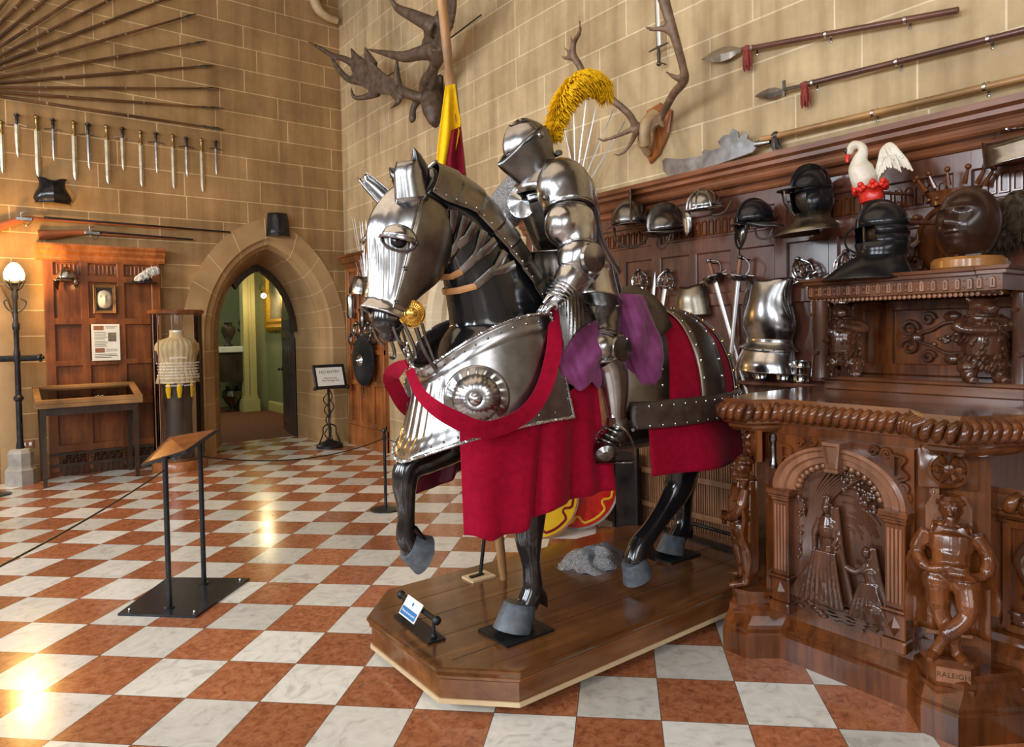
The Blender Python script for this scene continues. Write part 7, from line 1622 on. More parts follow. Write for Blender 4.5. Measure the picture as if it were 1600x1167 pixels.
# surface helpers on head and neck (ang = 0 at the face / throat side, +-pi at the back)
def axis_pt(rows, s, ang, off=0.0, y=HY):
    R = rows; n = len(R) - 1; f = max(0, min(n - 1e-6, s * n)); i = int(f)
    P = catmull(R, 8); q = max(0, min(len(P) - 1.001, s * (len(P) - 1))); j = int(q); t = q - j
    a, b = P[j], P[min(j + 1, len(P) - 1)]; x, z, rw, rd = vlerp(a, b, t); c_, d_ = P[max(0, j - 1)], P[min(len(P) - 1, j + 2)]
    d = V3((d_[0] - c_[0], 0, d_[1] - c_[1])).normalized(); w = V3((0, 1, 0)); u = w.cross(d).normalized()
    if u.x > 0: u = -u                                     # towards the face (-x)
    nrm = V3(w * (sin(ang) / max(rw, .02)) + u * (cos(ang) / max(rd, .02))).normalized()
    return V3((x, y, z)) + w * (rw * sin(ang)) + u * (rd * cos(ang)) + nrm * off
# shaffron: face plate with flutes, cheek plates, flared nose, eye guards, ear guards
mb = MB(); G = []; ns, na = 44, 60
for j in range(ns + 1):
    s = lerp(0.03, 0.80, j / ns); r = []
    am = lerp(1.95, 1.75, smooth(j / ns)) if j / ns < 0.9 else 1.75
    for i in range(na + 1):
        a = lerp(-am, am, i / na); fl = 0.0
        e = math.exp(-((s - 0.50) / 0.22) ** 2) * math.exp(-(a / 0.9) ** 2)
        fl = 0.009 * e * cos(16 * a + 9 * abs(a) * s)
        nose = smooth((s - 0.67) / 0.13) ** 1.5 * 0.026 * (math.exp(-(a / 1.3) ** 2) + 0.15)
        r.append(tuple(axis_pt(HEAD, s, a, 0.016 + fl + nose + 0.012 * math.exp(-(a / 0.35) ** 2) * smooth((s - .1) / .2))))
    G.append(r)
mb.grid(G); sh = obj('shaffron', mb, M['steel'], hs, ang=60, mods=[SOLID(0.005)])
mb = MB()
for sgn in (-1, 1):
    G = []
    for j in range(21):
        s = lerp(0.07, 0.74, j / 20); back = 2.95 - 1.05 * smooth((s - 0.33) / 0.42) - 0.5 * smooth((0.15 - s) / 0.1); r = []
        for i in range(15): r.append(tuple(axis_pt(HEAD, s, sgn * lerp(1.25, back, i / 14), 0.026 + 0.02 * smooth(i / 14) * (1 - smooth((s - .45) / .25)))))
        G.append(r)
    m_ = MB(); m_.grid(G); obj('cheek_plate', m_, M['steel_b'], sh, ang=60, mods=[SOLID(0.005)])
    m_ = MB(); m_.tube([r[-1] for r in G], 0.006, 6); m_.tube([r[0] for r in G], 0.004, 6)
    for k in (1, 8, 13, 19):
        p = V3(G[k][0]); n_ = (p - V3(axis_pt(HEAD, 0.4, sgn * 1.3, 0))).normalized()
        for dd in ((0, 0), (0.011, 0.0), (0, 0.011), (0.011, 0.011)): m_.ball((p.x + dd[0], p.y + sgn * 0.004, p.z + dd[1]), 0.006, 6, k=4)
    obj('cheek_rim', m_, M['steel_d'], sh)
    # eye: dark eyeball under a domed guard
    pe = V3(axis_pt(HEAD, 0.36, sgn * 0.98, 0.0)); ne = (V3(axis_pt(HEAD, 0.36, sgn * 0.98, 0.05)) - pe).normalized()
    eb = obj('eye', MB().ball(tuple(pe + ne * 0.012), 0.036, 14), M['black_steel'], hs)
    up = V3((0.25, 0, 1)); up = (up - ne * up.dot(ne)).normalized(); w_ = up.cross(ne)
    m_ = MB(Matrix(((w_.x, up.x, ne.x, pe.x), (w_.y, up.y, ne.y, pe.y), (w_.z, up.z, ne.z, pe.z), (0, 0, 0, 1))))
    G = [[(0.078 * cos(q) * cos(el), 0.002 + 0.066 * sin(el), 0.010 + 0.062 * sin(q) * cos(el)) for q in [PI * i / 14 for i in range(15)]] for el in [PI / 2 * k / 7 for k in range(8)]]
    m_.grid(G); m_.tube([(0.082 * cos(q), 0.0, 0.010 + 0.065 * sin(q)) for q in [PI * i / 14 for i in range(15)]], 0.006, 6)
    obj('eye_guard', m_, M['steel'], sh, mods=[SOLID(0.004)])
    m_ = MB(Matrix(((w_.x, up.x, ne.x, pe.x), (w_.y, up.y, ne.y, pe.y), (w_.z, up.z, ne.z, pe.z), (0, 0, 0, 1)))); m_.tube([(0.072 * cos(q), -0.048 * sin(q), 0.016 + 0.01 * sin(q)) for q in [PI * i / 14 for i in range(15)]], 0.007, 6); m_.ball((-0.012, -0.012, 0.045), 0.012, 8); obj('eye_rim', m_, M['steel_d'], sh)
# ears and their guards
for sgn, tip in ((-1, (0.80, HY - 0.115, 2.46)), (1, (0.80, HY + 0.12, 2.42))):
    b0 = V3((0.885, HY + sgn * 0.06, 2.31)); tp = V3(tip); mid = b0.lerp(tp, 0.5)
    obj('ear', MB().tube([tuple(b0), tuple(mid), tuple(b0.lerp(tp, .8)), tuple(tp)], [(0.04, 0.03), (0.045, 0.034), (0.026, 0.02), (0.003, 0.003)], 12), M['horse'], hs)
for sgn in (-1, 1):
    b0 = V3((0.80, HY + sgn * 0.085, 2.235)); tp = b0 + (V3((-0.035, -0.02, 0.165)) if sgn < 0 else V3((-0.11, 0.10, 0.15)))
    d = (tp - b0).normalized(); w_ = V3((0.4, sgn * 1.0, 0)); w_ = (w_ - d * w_.dot(d)).normalized(); f_ = d.cross(w_); G = []
    for j in range(9):
        t = j / 8; c = b0.lerp(tp, t); r = lerp(0.075, 0.055, t) if sgn < 0 else lerp(0.045, 0.030, t)
        G.append([tuple(c - w_ * 0 + (-w_ * cos(q) * (-1) + f_ * sin(q) * 1.0) * r * (1 - 0.3 * smooth((t - .75) / .25) * abs(sin(q)))) for q in [lerp(-2.1, 2.1, i / 16) for i in range(17)]])
    m_ = MB(); m_.grid(G); obj('ear_guard', m_, M['steel_m'] if sgn < 0 else M['steel'], sh, mods=[SOLID(0.004)])
# crinet: overlapping plates along the crest
G = []; NS = 63
for j in range(NS + 1):
    t = j / NS; s = lerp(0.05, 0.985, t); lam = (t * 9) % 1.0; r = []
    wa = lerp(0.9, 1.4, smooth(t * 1.3)) + 0.3 * smooth((t - .75) / .2); 
    for i in range(25):
        a = PI + lerp(-wa, wa, i / 24); r.append(tuple(axis_pt(NECK, s, a, 0.016 + 0.009 * (1 - lam) + 0.02 * math.exp(-((a - PI) / 0.25) ** 2))))
    G.append(r)
mb = MB(); mb.grid(G); cr = obj('crinet', mb, M['steel_b'], hs, ang=25, mods=[SOLID(0.005)])
mb = MB()
for j in range(2, NS, 3):
    for i in (1, 23): mb.ball(G[j][i], 0.006, 6, k=4)
obj('crinet_rivet', mb, M['steel'], cr)
# forked steel straps with tan leather ends, both sides of the neck
def hit(px, py, off=0.012, bv=None, depth=None):
    d = ray(px, py).normalized(); h = (bv or bv_h).ray_cast(CAM, d)
    if h[0] is None: return None
    n = h[1] if h[1].dot(d) < 0 else -h[1]
    return V3(h[0]) + n * off
q_ = lambda x, y: (540 + x / 3.647, 230 + y / 3.647)
def path_hits(pts, off, k=4):
    P = []
    for a, b in zip(pts, pts[1:]):
        for i in range(k):
            h = hit(*q_(lerp(a[0], b[0], i / k), lerp(a[1], b[1], i / k)), off)
            if h is not None: P.append(tuple(h))
    h = hit(*q_(*pts[-1]), off)
    if h is not None: P.append(tuple(h))
    return P
def mirror(P): return [(p[0], 2 * HY - p[1], p[2]) for p in P]
def strap(name, P, w, mat, parent, side=(0, 0, 1), th=0.006):
    m_ = MB()
    if len(P) > 1: m_.tube(P, [(th * 0.6, w)] * len(P), 6, up=(0, -1, 0) if P[0][1] < HY else (0, 1, 0))
    return obj(name, m_, mat, parent)
for fork, leather in (([[(610, 360), (612, 440), (600, 500)], [(560, 355), (575, 400), (600, 500)]], None),
    ([[(680, 400), (652, 520), (635, 560)], [(735, 440), (690, 520), (635, 560)], [(635, 560), (590, 640)]], [(590, 640), (555, 662), (530, 665)]),
    ([[(782, 480), (755, 590), (735, 630)], [(845, 535), (790, 590), (735, 630)], [(735, 630), (665, 705)]], [(665, 705), (610, 735), (560, 735)]),
    ([[(900, 600), (858, 690), (830, 710)], [(955, 670), (890, 700), (830, 710)], [(830, 710), (745, 790)]], [(745, 790), (650, 815), (566, 825)])):
    for seg in fork:
        P = path_hits(seg, 0.014)
        strap('fork_strap', P, 0.02, M['steel_m'], cr); strap('fork_strap', mirror(P), 0.02, M['steel_m'], cr)
    if leather:
        P = path_hits(leather, 0.012); strap('leather_strap', P, 0.015, M['tan'], cr); strap('leather_strap', mirror(P), 0.015, M['tan'], cr)

# ---------------------------------------------------------------- peytral: flared chest armour
def peyt(u, v, off=0.0):
    ph = PI * u; c, s = cos(ph), sin(ph)
    ax = lerp(0.50, 0.665, v ** 1.2); ay = lerp(0.315, 0.375, v); cx = lerp(1.385, 1.465, v)
    k = abs(c)
    ax += off; ay += off
    x = cx - ax * (abs(s) ** 0.92); y = HY - ay * (abs(c) ** 0.9) * (1 if c >= 0 else -1)
    zt = 1.495 + 0.245 * k ** 1.6; zb = 1.09 + 0.165 * k ** 1.3
    fr = max(0, s) ** 3
    x -= 0.035 * smooth((v - 0.75) / 0.25) * fr + 0.018 * math.exp(-(v / 0.05) ** 2) * fr
    return V3((x, y, lerp(zt, zb, v)))
NU, NV = 120, 36; G = []
for j in range(NV + 1):
    v = j / NV; r = []
    for i in range(NU + 1):
        u = i / NU; a = abs(u - 0.5)
        fl = 0.009 * max(0, cos(PI * min(1, a / 0.24) / 2)) * smooth((v - 0.15) / 0.2) * (1 - smooth((v - 0.84) / 0.06)) * abs(cos(PI * (u - 0.5) * 26)) 
        r.append(tuple(peyt(u, v, fl + 0.004 * (0.12 < v < 0.14))))
    G.append(r)
mb = MB(); mb.grid(G); bvp_src = mb.bm.copy(); bv_p = BVHTree.FromBMesh(bvp_src)
pe_ = obj('peytral', mb, M['steel_m'], hs, ang=60, mods=[SOLID(0.005)])
def rope(name, P, r, mat, parent):
    m_ = MB(); m_.tube(P, r, 8); n = len(P)
    for k in range(2):
        H = []
        for i in range(n * 4 - 3):
            f = i / 4; j = min(n - 2, int(f)); p = V3(P[j]).lerp(V3(P[j + 1]), f - j); d = (V3(P[j + 1]) - V3(P[j])).normalized(); u = d.cross(V3((0, 0, 1))).normalized(); w_ = d.cross(u); a = i * 1.1 + k * PI
            H.append(tuple(p + (u * cos(a) + w_ * sin(a)) * r * 0.8))
        m_.tube(H, r * 0.45, 5)
    return obj(name, m_, mat, parent)
rope('top_rim', [tuple(peyt(i / 90, 0.0, 0.004)) for i in range(91)], 0.007, M['steel'], pe_)
rope('bottom_rim', [tuple(peyt(i / 110, 1.0, 0.004)) for i in range(111)], 0.007, M['steel'], pe_)
for u in (0.0, 1.0): rope('rear_rim', [tuple(peyt(u, i / 30, 0.003)) for i in range(31)], 0.006, M['steel'], pe_)
mb = MB()
for i in range(5, 116, 5):
    for v in (0.07, 0.93): mb.ball(tuple(peyt(i / 120, v, 0.004)), 0.006, 6, k=4)
obj('peytral_rivet', mb, M['steel_d'], pe_)
bp = hit(745, 622, 0.0, bv_p); bn = V3((-0.62, -0.78, 0.05)).normalized(); bu = V3((0, 0, 1)); bu = (bu - bn * bu.dot(bn)).normalized(); bw = bu.cross(bn)
for sgn in (1, -1):
    def mm(v3): return V3((v3[0], v3[1] * sgn, v3[2]))
    c = bp if sgn > 0 else V3((bp.x, 2 * HY - bp.y, bp.z)); a, b, n_ = mm(bw), mm(bu), mm(bn)
    m_ = Matrix(((a.x, b.x, n_.x, c.x), (a.y, b.y, n_.y, c.y), (a.z, b.z, n_.z, c.z), (0, 0, 0, 1)))
    bo = obj('boss', MB(m_).lathe([(0.145, -0.035), (0.145, 0.010), (0.138, 0.016), (0.108, 0.018), (0.104, 0.028), (0.095, 0.045), (0.07, 0.062), (0.036, 0.072), (0.026, 0.066)], 60, fn=lambda t, z: 1 + (0.035 * cos(20 * t) if 0.025 < z < 0.065 else 0), cap=False), M['steel_m'], pe_, ang=60)
    obj('boss_knob', MB(m_).lathe([(0.026, 0.060), (0.024, 0.078), (0.012, 0.086), (0.001, 0.088)], 16), M['steel'], pe_)

# ---------------------------------------------------------------- red cloths below the armour
def cloth(name, fn, nu, nv, mat, parent, th=0.006):
    m_ = MB(); m_.grid([[tuple(fn(i / nu, j / nv)) for i in range(nu + 1)] for j in range(nv + 1)]); return obj(name, m_, mat, parent, ang=80, mods=[SOLID(th)])
_ct = catmull([(ony(x, y, Y)[0], Y, ony(x, y, Y)[2]) for x, y, Y in ((718, 672, -1.44), (768, 660, -1.50), (830, 645, -1.54), (885, 615, -1.55), (938, 575, -1.53))], 10)
_cb = catmull([(ony(x, y, Y)[0], Y, ony(x, y, Y)[2]) for x, y, Y in ((725, 836, -1.52), (772, 843, -1.60), (818, 829, -1.62), (884, 789, -1.62), (962, 767, -1.58))], 10)
def near_cloth(u, v, sg=1):
    i = min(39, int(u * 40)); t = u * 40 - i; x, y, z = vlerp(vlerp(_ct[i], _ct[i + 1], t), vlerp(_cb[i], _cb[i + 1], t), v); z += 0.006 * sin(u * 21) * v
    w = v ** 0.7
    f = 0.0
    for c_, a_, sg_ in ((0.60, 0.065, 0.045), (0.82, 0.05, 0.045), (0.36, 0.008, 0.08), (0.94, 0.03, 0.03)): f += a_ * math.exp(-((u - c_) / sg_) ** 2)
    y += f * w - 0.012 * w * sin(13 * u)
    return V3((x, y if sg > 0 else 2 * HY - y, z))
cloth('red_drape', lambda u, v: near_cloth(u, v), 90, 24, M['red'], hs)
def far_cloth(u, v):
    p = near_cloth(u, v, -1); return V3((p.x + 0.03, p.y - 0.02, p.z + 0.05 * v))
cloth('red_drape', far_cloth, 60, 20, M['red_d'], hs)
# crupper: rump dome of red cloth with steel and leather bands
RC, RA, RB, RH = V3((2.33, HY, 1.20)), 0.70, 0.40, 0.575
def rump(az, el, off=0.0):
    """az: 0 at the tail, +-pi/2 at the flanks; el from rim (0) to crown (pi/2)"""
    ce = cos(el) ** 0.75; k = 1.0
    return V3((RC.x + (RA + off) * ce * cos(az), RC.y - (RB + off) * ce * (abs(sin(az)) ** 0.9) * (1 if sin(az) >= 0 else -1), RC.z + (RH + off) * (sin(el) ** 0.92)))
m_ = MB(); G = [[tuple(rump(lerp(-2.0, 2.0, i / 80), lerp(0.0, PI / 2 - 0.01, j / 24), 0.006 * sin(11 * lerp(-2, 2, i / 80)) * (1 - j / 24))) for i in range(81)] for j in range(25)]
m_.grid(G); bv_r = BVHTree.FromBMesh(m_.bm); obj('rump_cloth', m_, M['red'], hs, ang=80, mods=[SOLID(0.005)])
def rump_drape(u, v):
    az = lerp(0.0, 2.08, u); p = rump(az, 0.0, 0.0); out = V3((cos(az), -sin(az), 0)); f = 0.018 * sin(az * 9 + 0.8) * v + 0.05 * v
    f -= 0.05 * math.exp(-((u - 0.36) / 0.05) ** 2) * v
    hem = 0.86 + 0.05 * u - 0.07 * math.exp(-((u - 0.22) / 0.1) ** 2)
    return V3((p.x, p.y, lerp(1.24, hem, v))) + out * f
cloth('rump_drape', rump_drape, 60, 16, M['red'], hs)
cloth('rump_drape', lambda u, v: V3((rump_drape(u, v).x, 2 * HY - rump_drape(u, v).y, rump_drape(u, v).z)), 40, 12, M['red'], hs)
def band(name, az0, az1, e0, e1, w0, w1, mat, off=0.014, studs=True, gold=None):
    for sgn in (1, -1):
        G, L_, R_ = [], [], []
        for j in range(25):
            t = j / 24; el = lerp(e0, e1, t); az = lerp(az0, az1, t); w = lerp(w0, w1, t)
            row = [rump(sgn * (az + w * k), el, off + 0.004 * (1 - abs(k))) for k in (-1, -.5, 0, .5, 1)]; G.append([tuple(p) for p in row]); L_.append(tuple(row[0])); R_.append(tuple(row[-1]))
        m_ = MB(); m_.grid(G); b_ = obj(name, m_, mat, hs, ang=60, mods=[SOLID(0.006)])
        m_ = MB()
        if studs:
            for j in range(1, 24, 3):
                for k in (0, 4): m_.ball(tuple(V3(G[j][k]).lerp(V3(G[j][2]), 0.25) + V3((0.002, -0.004 * sgn, 0.002))), 0.008, 6, k=4)
        m_.tube(R_ if gold is None else L_, 0.004, 5)
        obj('stud', m_, M['steel'] if gold is None else M['gold'], b_)
band('crupper_band', 2.16, 2.12, 0.06, 1.22, 0.27, 0.32, M['steel_b'])
band('crupper_band', 1.36, 1.25, 0.06, 1.45, 0.17, 0.28, M['steel_b'])
band('crupper_band', 0.80, 0.55, 0.10, 1.45, 0.13, 0.24, M['steel_b'], gold=1)
for sgn in (1, -1):
    G = []
    for i in range(41):
        az = lerp(0.0, 2.25, i / 40); fl = V3((cos(az), -sgn * sin(az), 0)); p = rump(sgn * az, 0.0, 0.03)
        G.append([tuple(V3((p.x, p.y, 1.215 + dz)) + fl * o_) for dz, o_ in ((0.075, -0.012), (0.05, 0.0), (0.0, 0.008), (-0.05, 0.012), (-0.062, 0.016))])
    m_ = MB(); m_.grid(G); b_ = obj('crupper_rim_band', m_, M['dark_leather'], hs, ang=60, mods=[SOLID(0.008)])
    m_ = MB()
    for i in range(1, 40, 2):
        for k in (1, 3): m_.ball(G[i][k], 0.008, 6, k=4)
    m_.tube([g[0] for g in G], 0.004, 5); obj('stud', m_, M['steel'], b_)

# ---------------------------------------------------------------- bit, rosettes, reins
rs = ony(643, 490, HY - 0.09)
for sgn in (1, -1):
    c = rs if sgn > 0 else V3((rs.x, 2 * HY - rs.y, rs.z)); n_ = V3((-0.45, -0.9 * sgn, 0)).normalized(); b = V3((0, 0, 1)); a = b.cross(n_)
    m_ = Matrix(((a.x, b.x, n_.x, c.x), (a.y, b.y, n_.y, c.y), (a.z, b.z, n_.z, c.z), (0, 0, 0, 1)))
    m_ = m_ @ Matrix.Scale(.78, 4); q = MB(m_); q.lathe([(0.074, 0), (0.076, 0.008), (0.068, 0.014), (0.062, 0.008), (0.036, 0.014), (0.034, 0.02), (0.022, 0.028), (0.001, 0.032)], 32)
    for k in range(30):
        t = 2 * PI * k / 30; q.tube([(0.04 * cos(t), 0.04 * sin(t), 0.012), (0.063 * cos(t), 0.063 * sin(t), 0.010)], [0.004, 0.002], 4)
    for k in range(8):
        t = 2 * PI * k / 8; q.tube([(0.01 * cos(t), 0.01 * sin(t), 0.028), (0.03 * cos(t), 0.03 * sin(t), 0.022)], [0.007, 0.002], 5)
    obj('bit_rosette', q, M['gold'], hs)
Yb = HY - 0.10
for pts, r in (([(650, 512), (662, 545), (678, 572), (684, 583)], 0.010), ([(630, 505), (640, 525), (648, 545), (649, 560), (641, 560)], 0.008), ([(614, 510), (622, 530), (634, 540)], 0.007), ([(659, 505), (666, 530), (672, 545), (684, 578)], 0.007)):
    P = [tuple(ony(x, y, Yb)) for x, y in pts]; cu = catmull(P, 4)
    obj('bit_shank', MB().tube(cu, r, 6), M['steel_d'], hs); obj('bit_shank', MB().tube(mirror(cu), r, 6), M['steel_d'], hs)
mb = MB(); 
for k in range(5):
    c = ony(634 + 1.0 * k, 538 + 9 * k, Yb - 0.01); mb.lathe([(0.011, -0.003), (0.016, 0), (0.011, 0.003)], 10, c=tuple(c), axis=k % 2, cap=False)
c = ony(645, 556, Yb); mb.lathe([(0.016, -0.004), (0.022, 0), (0.016, 0.004)], 14, c=tuple(c), axis=1, cap=False); obj('bit_chain', mb, M['steel'], hs)
# red rein band looping over the chest armour back to the saddle
rein = [(640, 578, -1.36), (655, 612, -1.47), (680, 637, -1.57), (715, 657, -1.62), (752, 671, -1.645), (790, 664, -1.64), (825, 643, -1.62), (848, 610, -1.60), (862, 565, -1.58), (868, 520, -1.55), (866, 480, -1.50)]
def rein_band(name, pts, w, mat, parent):
    P = catmull([(*ony(x, y, Y), ) for x, y, Y in pts], 6)
    m_ = MB(); n = len(P); A, B = [], []
    for i in range(n):
        d = (V3(P[min(n - 1, i + 1)]) - V3(P[max(0, i - 1)])).normalized(); out = V3((-0.5, -0.85, 0)); s = out.cross(d).normalized()
        ww = w * (0.55 + 0.45 * smooth(i / n * 3)); A.append(tuple(V3(P[i]) + s * ww)); B.append(tuple(V3(P[i]) - s * ww))
    m_.ribbon(A, B, 0.008); return obj(name, m_, mat, parent, ang=70)
rein_band('rein', rein, 0.036, M['red'], hs)
rein_band('rein', [(636, 568, -1.32), (622, 575, -1.22), (611, 590, -1.12), (620, 612, -1.06), (634, 635, -1.0), (655, 650, -0.9)], 0.036, M['red'], hs)
P = [ony(641, 585, -1.33), ony(637, 600, -1.32), ony(641, 618, -1.30)]; obj('rein_buckle', MB().tube([tuple(p) for p in P], [0.012, 0.016, 0.010], 6), M['steel_d'], hs)

# ---------------------------------------------------------------- saddle, purple cloth and stirrup
mb = MB(); G = []
for j in range(13):
    x = lerp(1.60, 2.22, j / 12); zt = 1.80 + 0.10 * (abs(j / 12 - 0.5) * 2) ** 2.2; r = []
    for i in range(21):
        a = lerp(-1.35, 1.35, i / 20); r.append((x, HY + 0.33 * sin(a), zt - 0.33 * (1 - cos(a)) * 0.9))
    G.append(r)
mb.grid(G); sd = obj('saddle', mb, M['dark_leather'], hs, mods=[SOLID(0.02)])
def bow(name, x0, lean, h, wz, mat, fl=0.0):
    G = []
    for j in range(15):
        t = j / 14; r = []
        for i in range(49):
            a = lerp(-1.5, 1.5, i / 48); rr_ = lerp(0.33, 0.33 + h * (0.55 + 0.45 * cos(a)), t)
            r.append((x0 + lean * t - 0.03 * sin(PI * t) + fl * 0.006 * cos(34 * a) * sin(PI * t), HY + rr_ * sin(a) * 1.02, 1.60 + rr_ * cos(a) * 0.92))
        G.append(r)
    m_ = MB(); m_.grid(G); o = obj(name, m_, mat, sd, ang=60, mods=[SOLID(0.006)])
    obj(name + '_rim', MB().tube(G[-1], 0.008, 8), M['steel'], o if False else sd)
bow('front_saddle_plate', 1.62, -0.04, 0.05, 0, M['steel_m'], 1.0)
mb = MB(); G = []
for j in range(19):
    t = j / 18; r = []
    l_ = vlerp((872, 478), (882, 549), t); r_ = vlerp((904, 452), (927, 503), t)
    for i in range(33):
        u = i / 32; x, y = lerp(l_[0], r_[0], u), lerp(l_[1], r_[1], u) - 10 * sin(PI * u) * t
        r.append(tuple(ony(x, y, -1.55 - 0.085 * sin(PI * (0.15 + 0.75 * u)) - 0.03 * t - 0.006 * abs(sin(PI * 7 * (u + 0.4 * t))))))
    G.append(r)
for sg in (1, -1):
    q2_ = MB(); q2_.grid([[p if sg > 0 else (p[0], 2 * HY - p[1], p[2]) for p in r] for r in G]); o_ = obj('thigh_plate', q2_, M['steel_d'], sd, ang=60, mods=[SOLID(0.006)])
pc = ony(862, 430, HY - 0.10)
obj('pommel_plate', MB().lathe([(0.085, -0.17), (0.11, -0.06), (0.15, 0.06), (0.165, 0.115), (0.172, 0.12)], 60, c=(pc.x + 0.10, HY, pc.z), a0=PI * 0.5, a1=PI * 1.5, sy=1.3, cap=False, fn=lambda a, z: 1 + 0.03 * abs(sin(11 * a)) * (z < 0.1)), M['steel_m'], sd, ang=60, mods=[SOLID(0.005)])
def purple(name, c, sx, sz, seed, lean=0.0):
    """gathered cloth puff hanging from the saddle"""
    random.seed(seed); ph = [random.uniform(0, 6) for _ in range(6)]
    def fn(u, v):
        a = u * 2 * PI; r = (0.35 + 0.65 * sin(PI * min(1, 0.12 + v * 0.80)) ** 0.8)
        k = 1 + 0.13 * sin(5 * a + ph[0] + 5 * v) + 0.09 * abs(sin(8 * a + ph[1] - 7 * v)) + 0.08 * sin(13 * v + 4 * a + ph[2])
        return V3((c[0] + lean * v + sx * r * k * cos(a), c[1] + 0.085 * r * k * sin(a) - 0.03 * v, c[2] - sz * v + 0.02 * sin(4 * a + ph[3]) * v))
    return cloth(name, fn, 64, 30, M['purple'], sd, 0.004)
pa = ony(902, 508, -1.50); purple('purple_cloth', (pa.x, -1.50, pa.z + .02), 0.16, 0.31, 2, -0.01)
purple('purple_cloth', (1.93, -1.47, 1.84), 0.125, 0.56, 5, 0.13)
for c, s in (((1.74, -1.2 + 0.31, 1.80), 3),): purple('purple_cloth', c, 0.16, 0.4, s)
sp0, sp1 = ony(938, 595, -1.54), ony(947, 672, -1.56)
for sgn in (1, -1):
    f = lambda p: p if sgn > 0 else (p[0], 2 * HY - p[1], p[2])
    m_ = MB(); m_.tube([f((sp0.x - 0.02, -1.52, 1.62)), f(tuple(sp0)), f(tuple(sp1))], [(0.003, 0.022)] * 3, 6, up=(0, 1, 0)); sl_ = obj('stirrup_leather', m_, M['brown_leather'], sd)
    st0, st1 = V3((1.905, -1.57, 1.105)), None
    ctr = ony(953, 692, -1.57)
    m_ = MB(); arc = []; ctr = ony(957, 700, -1.60)
    for i in range(21):
        a = lerp(-0.15 * PI, 1.15 * PI, i / 20); arc.append(f((ctr.x + 0.078 * cos(a), ctr.y - 0.07 * cos(a), ctr.z - 0.035 + 0.15 * sin(a) * (1 if sin(a) > 0 else 0.5))))
    m_.tube(arc, [(0.006, 0.011)] * 21, 6); m_.tube([arc[0], arc[-1]], [(0.022, 0.008)] * 2, 8, up=(0, 1, 0)); t_ = f((ctr.x, ctr.y, ctr.z + 0.12)); m_.box(t_[0] - 0.028, t_[0] + 0.028, t_[1] - 0.01, t_[1] + 0.01, t_[2] - 0.01, t_[2] + 0.028); obj('stirrup', m_, M['steel'], sd)
# ---------------------------------------------------------------- the suit of armour sitting on the horse
ar = thing('suit_of_armour', 'polished steel suit of armour seated on the horse, leaning forward, with yellow plume', 'armour', (1.95, HY, 1.80))
YA = -1.47                                   # plane of the near arm
def plates(name, path, prof, mat, parent, up=(0, 1, 0), n=22, k=4, rim=0.0):
    """plate shell along a path; prof: radius (ru, rw) per path point"""
    rows = [(*p, *(r if isinstance(r, tuple) else (r, r))) for p, r in zip(path, prof)]
    P = catmull(rows, k); m_ = MB(); m_.tube([p[:3] for p in P], [(p[3], p[4]) for p in P], n, up=up)
    o = obj(name, m_, mat, parent, ang=60); return o
def ringband(name, c, d, ru, rw, mat, parent, t=0.008, up=(0, 1, 0)):
    d = V3(d).normalized(); u = V3(up); u = (u - d * u.dot(d)).normalized(); w_ = d.cross(u)
    m_ = MB(); m_.tube([tuple(V3(c) + u * ru * cos(a) + w_ * rw * sin(a)) for a in [2 * PI * i / 28 for i in range(29)]], t, 6); return obj(name, m_, mat, parent)
A = lambda x, y, Y: tuple(ony(x, y, Y))
# torso
w0, w1, nk = V3((1.93, HY, 1.93)), V3((1.80, HY, 2.14)), V3((1.66, HY, 2.50))
rows = [(*w0, .165, .20), (*(w0.lerp(w1, .5)), .145, .185), (*w1, .15, .19), (1.725, HY, 2.29, .185, .225), (1.68, HY, 2.42, .165, .215), (1.655, HY, 2.50, .10, .12)]
P = catmull(rows, 5); mb = MB(); mb.tube([p[:3] for p in P], [(p[3], p[4]) for p in P], 28, up=(1, 0, 0)); bd = obj('cuirass', mb, M['steel_m'], ar, ang=60)
mb = MB(); G = []                                    # projecting rounded breastplate with central ridge
ax_ = (nk - w1).normalized(); fw = V3((-ax_.z, 0, ax_.x)); fw = fw if fw.x < 0 else -fw
for j in range(13):
    t = j / 12; c = w1.lerp(nk, lerp(-0.18, 0.86, t)); bulge = 0.055 * sin(PI * min(1, t * 0.8 + 0.05)); r = []
    for i in range(25):
        a = lerp(-1.35, 1.35, i / 24); r.append(tuple(c + fw * ((0.155 + bulge) * cos(a) + 0.014 * math.exp(-(a / .12) ** 2)) + V3((0, 1, 0)) * ((0.195 + 0.03 * sin(PI * t)) * sin(a))))
    G.append(r)
mb.grid(G); obj('breastplate', mb, M['steel_d'], ar, ang=60, mods=[SOLID(0.006)])
obj('breastplate_rim', MB().tube(G[0], 0.008, 8), M['steel'], ar)
rows = [(*w0.lerp(w1, .35), .16, .20), (1.87, HY, 1.97, .175, .215), (1.87, HY, 1.90, .185, .235), (1.87, HY, 1.84, .195, .25)]
P = catmull(rows, 4); mb = MB(); mb.tube([p[:3] for p in P], [(p[3], p[4]) for p in P], 28, up=(1, 0, 0)); obj('fauld', mb, M['steel_m'], ar, ang=60)
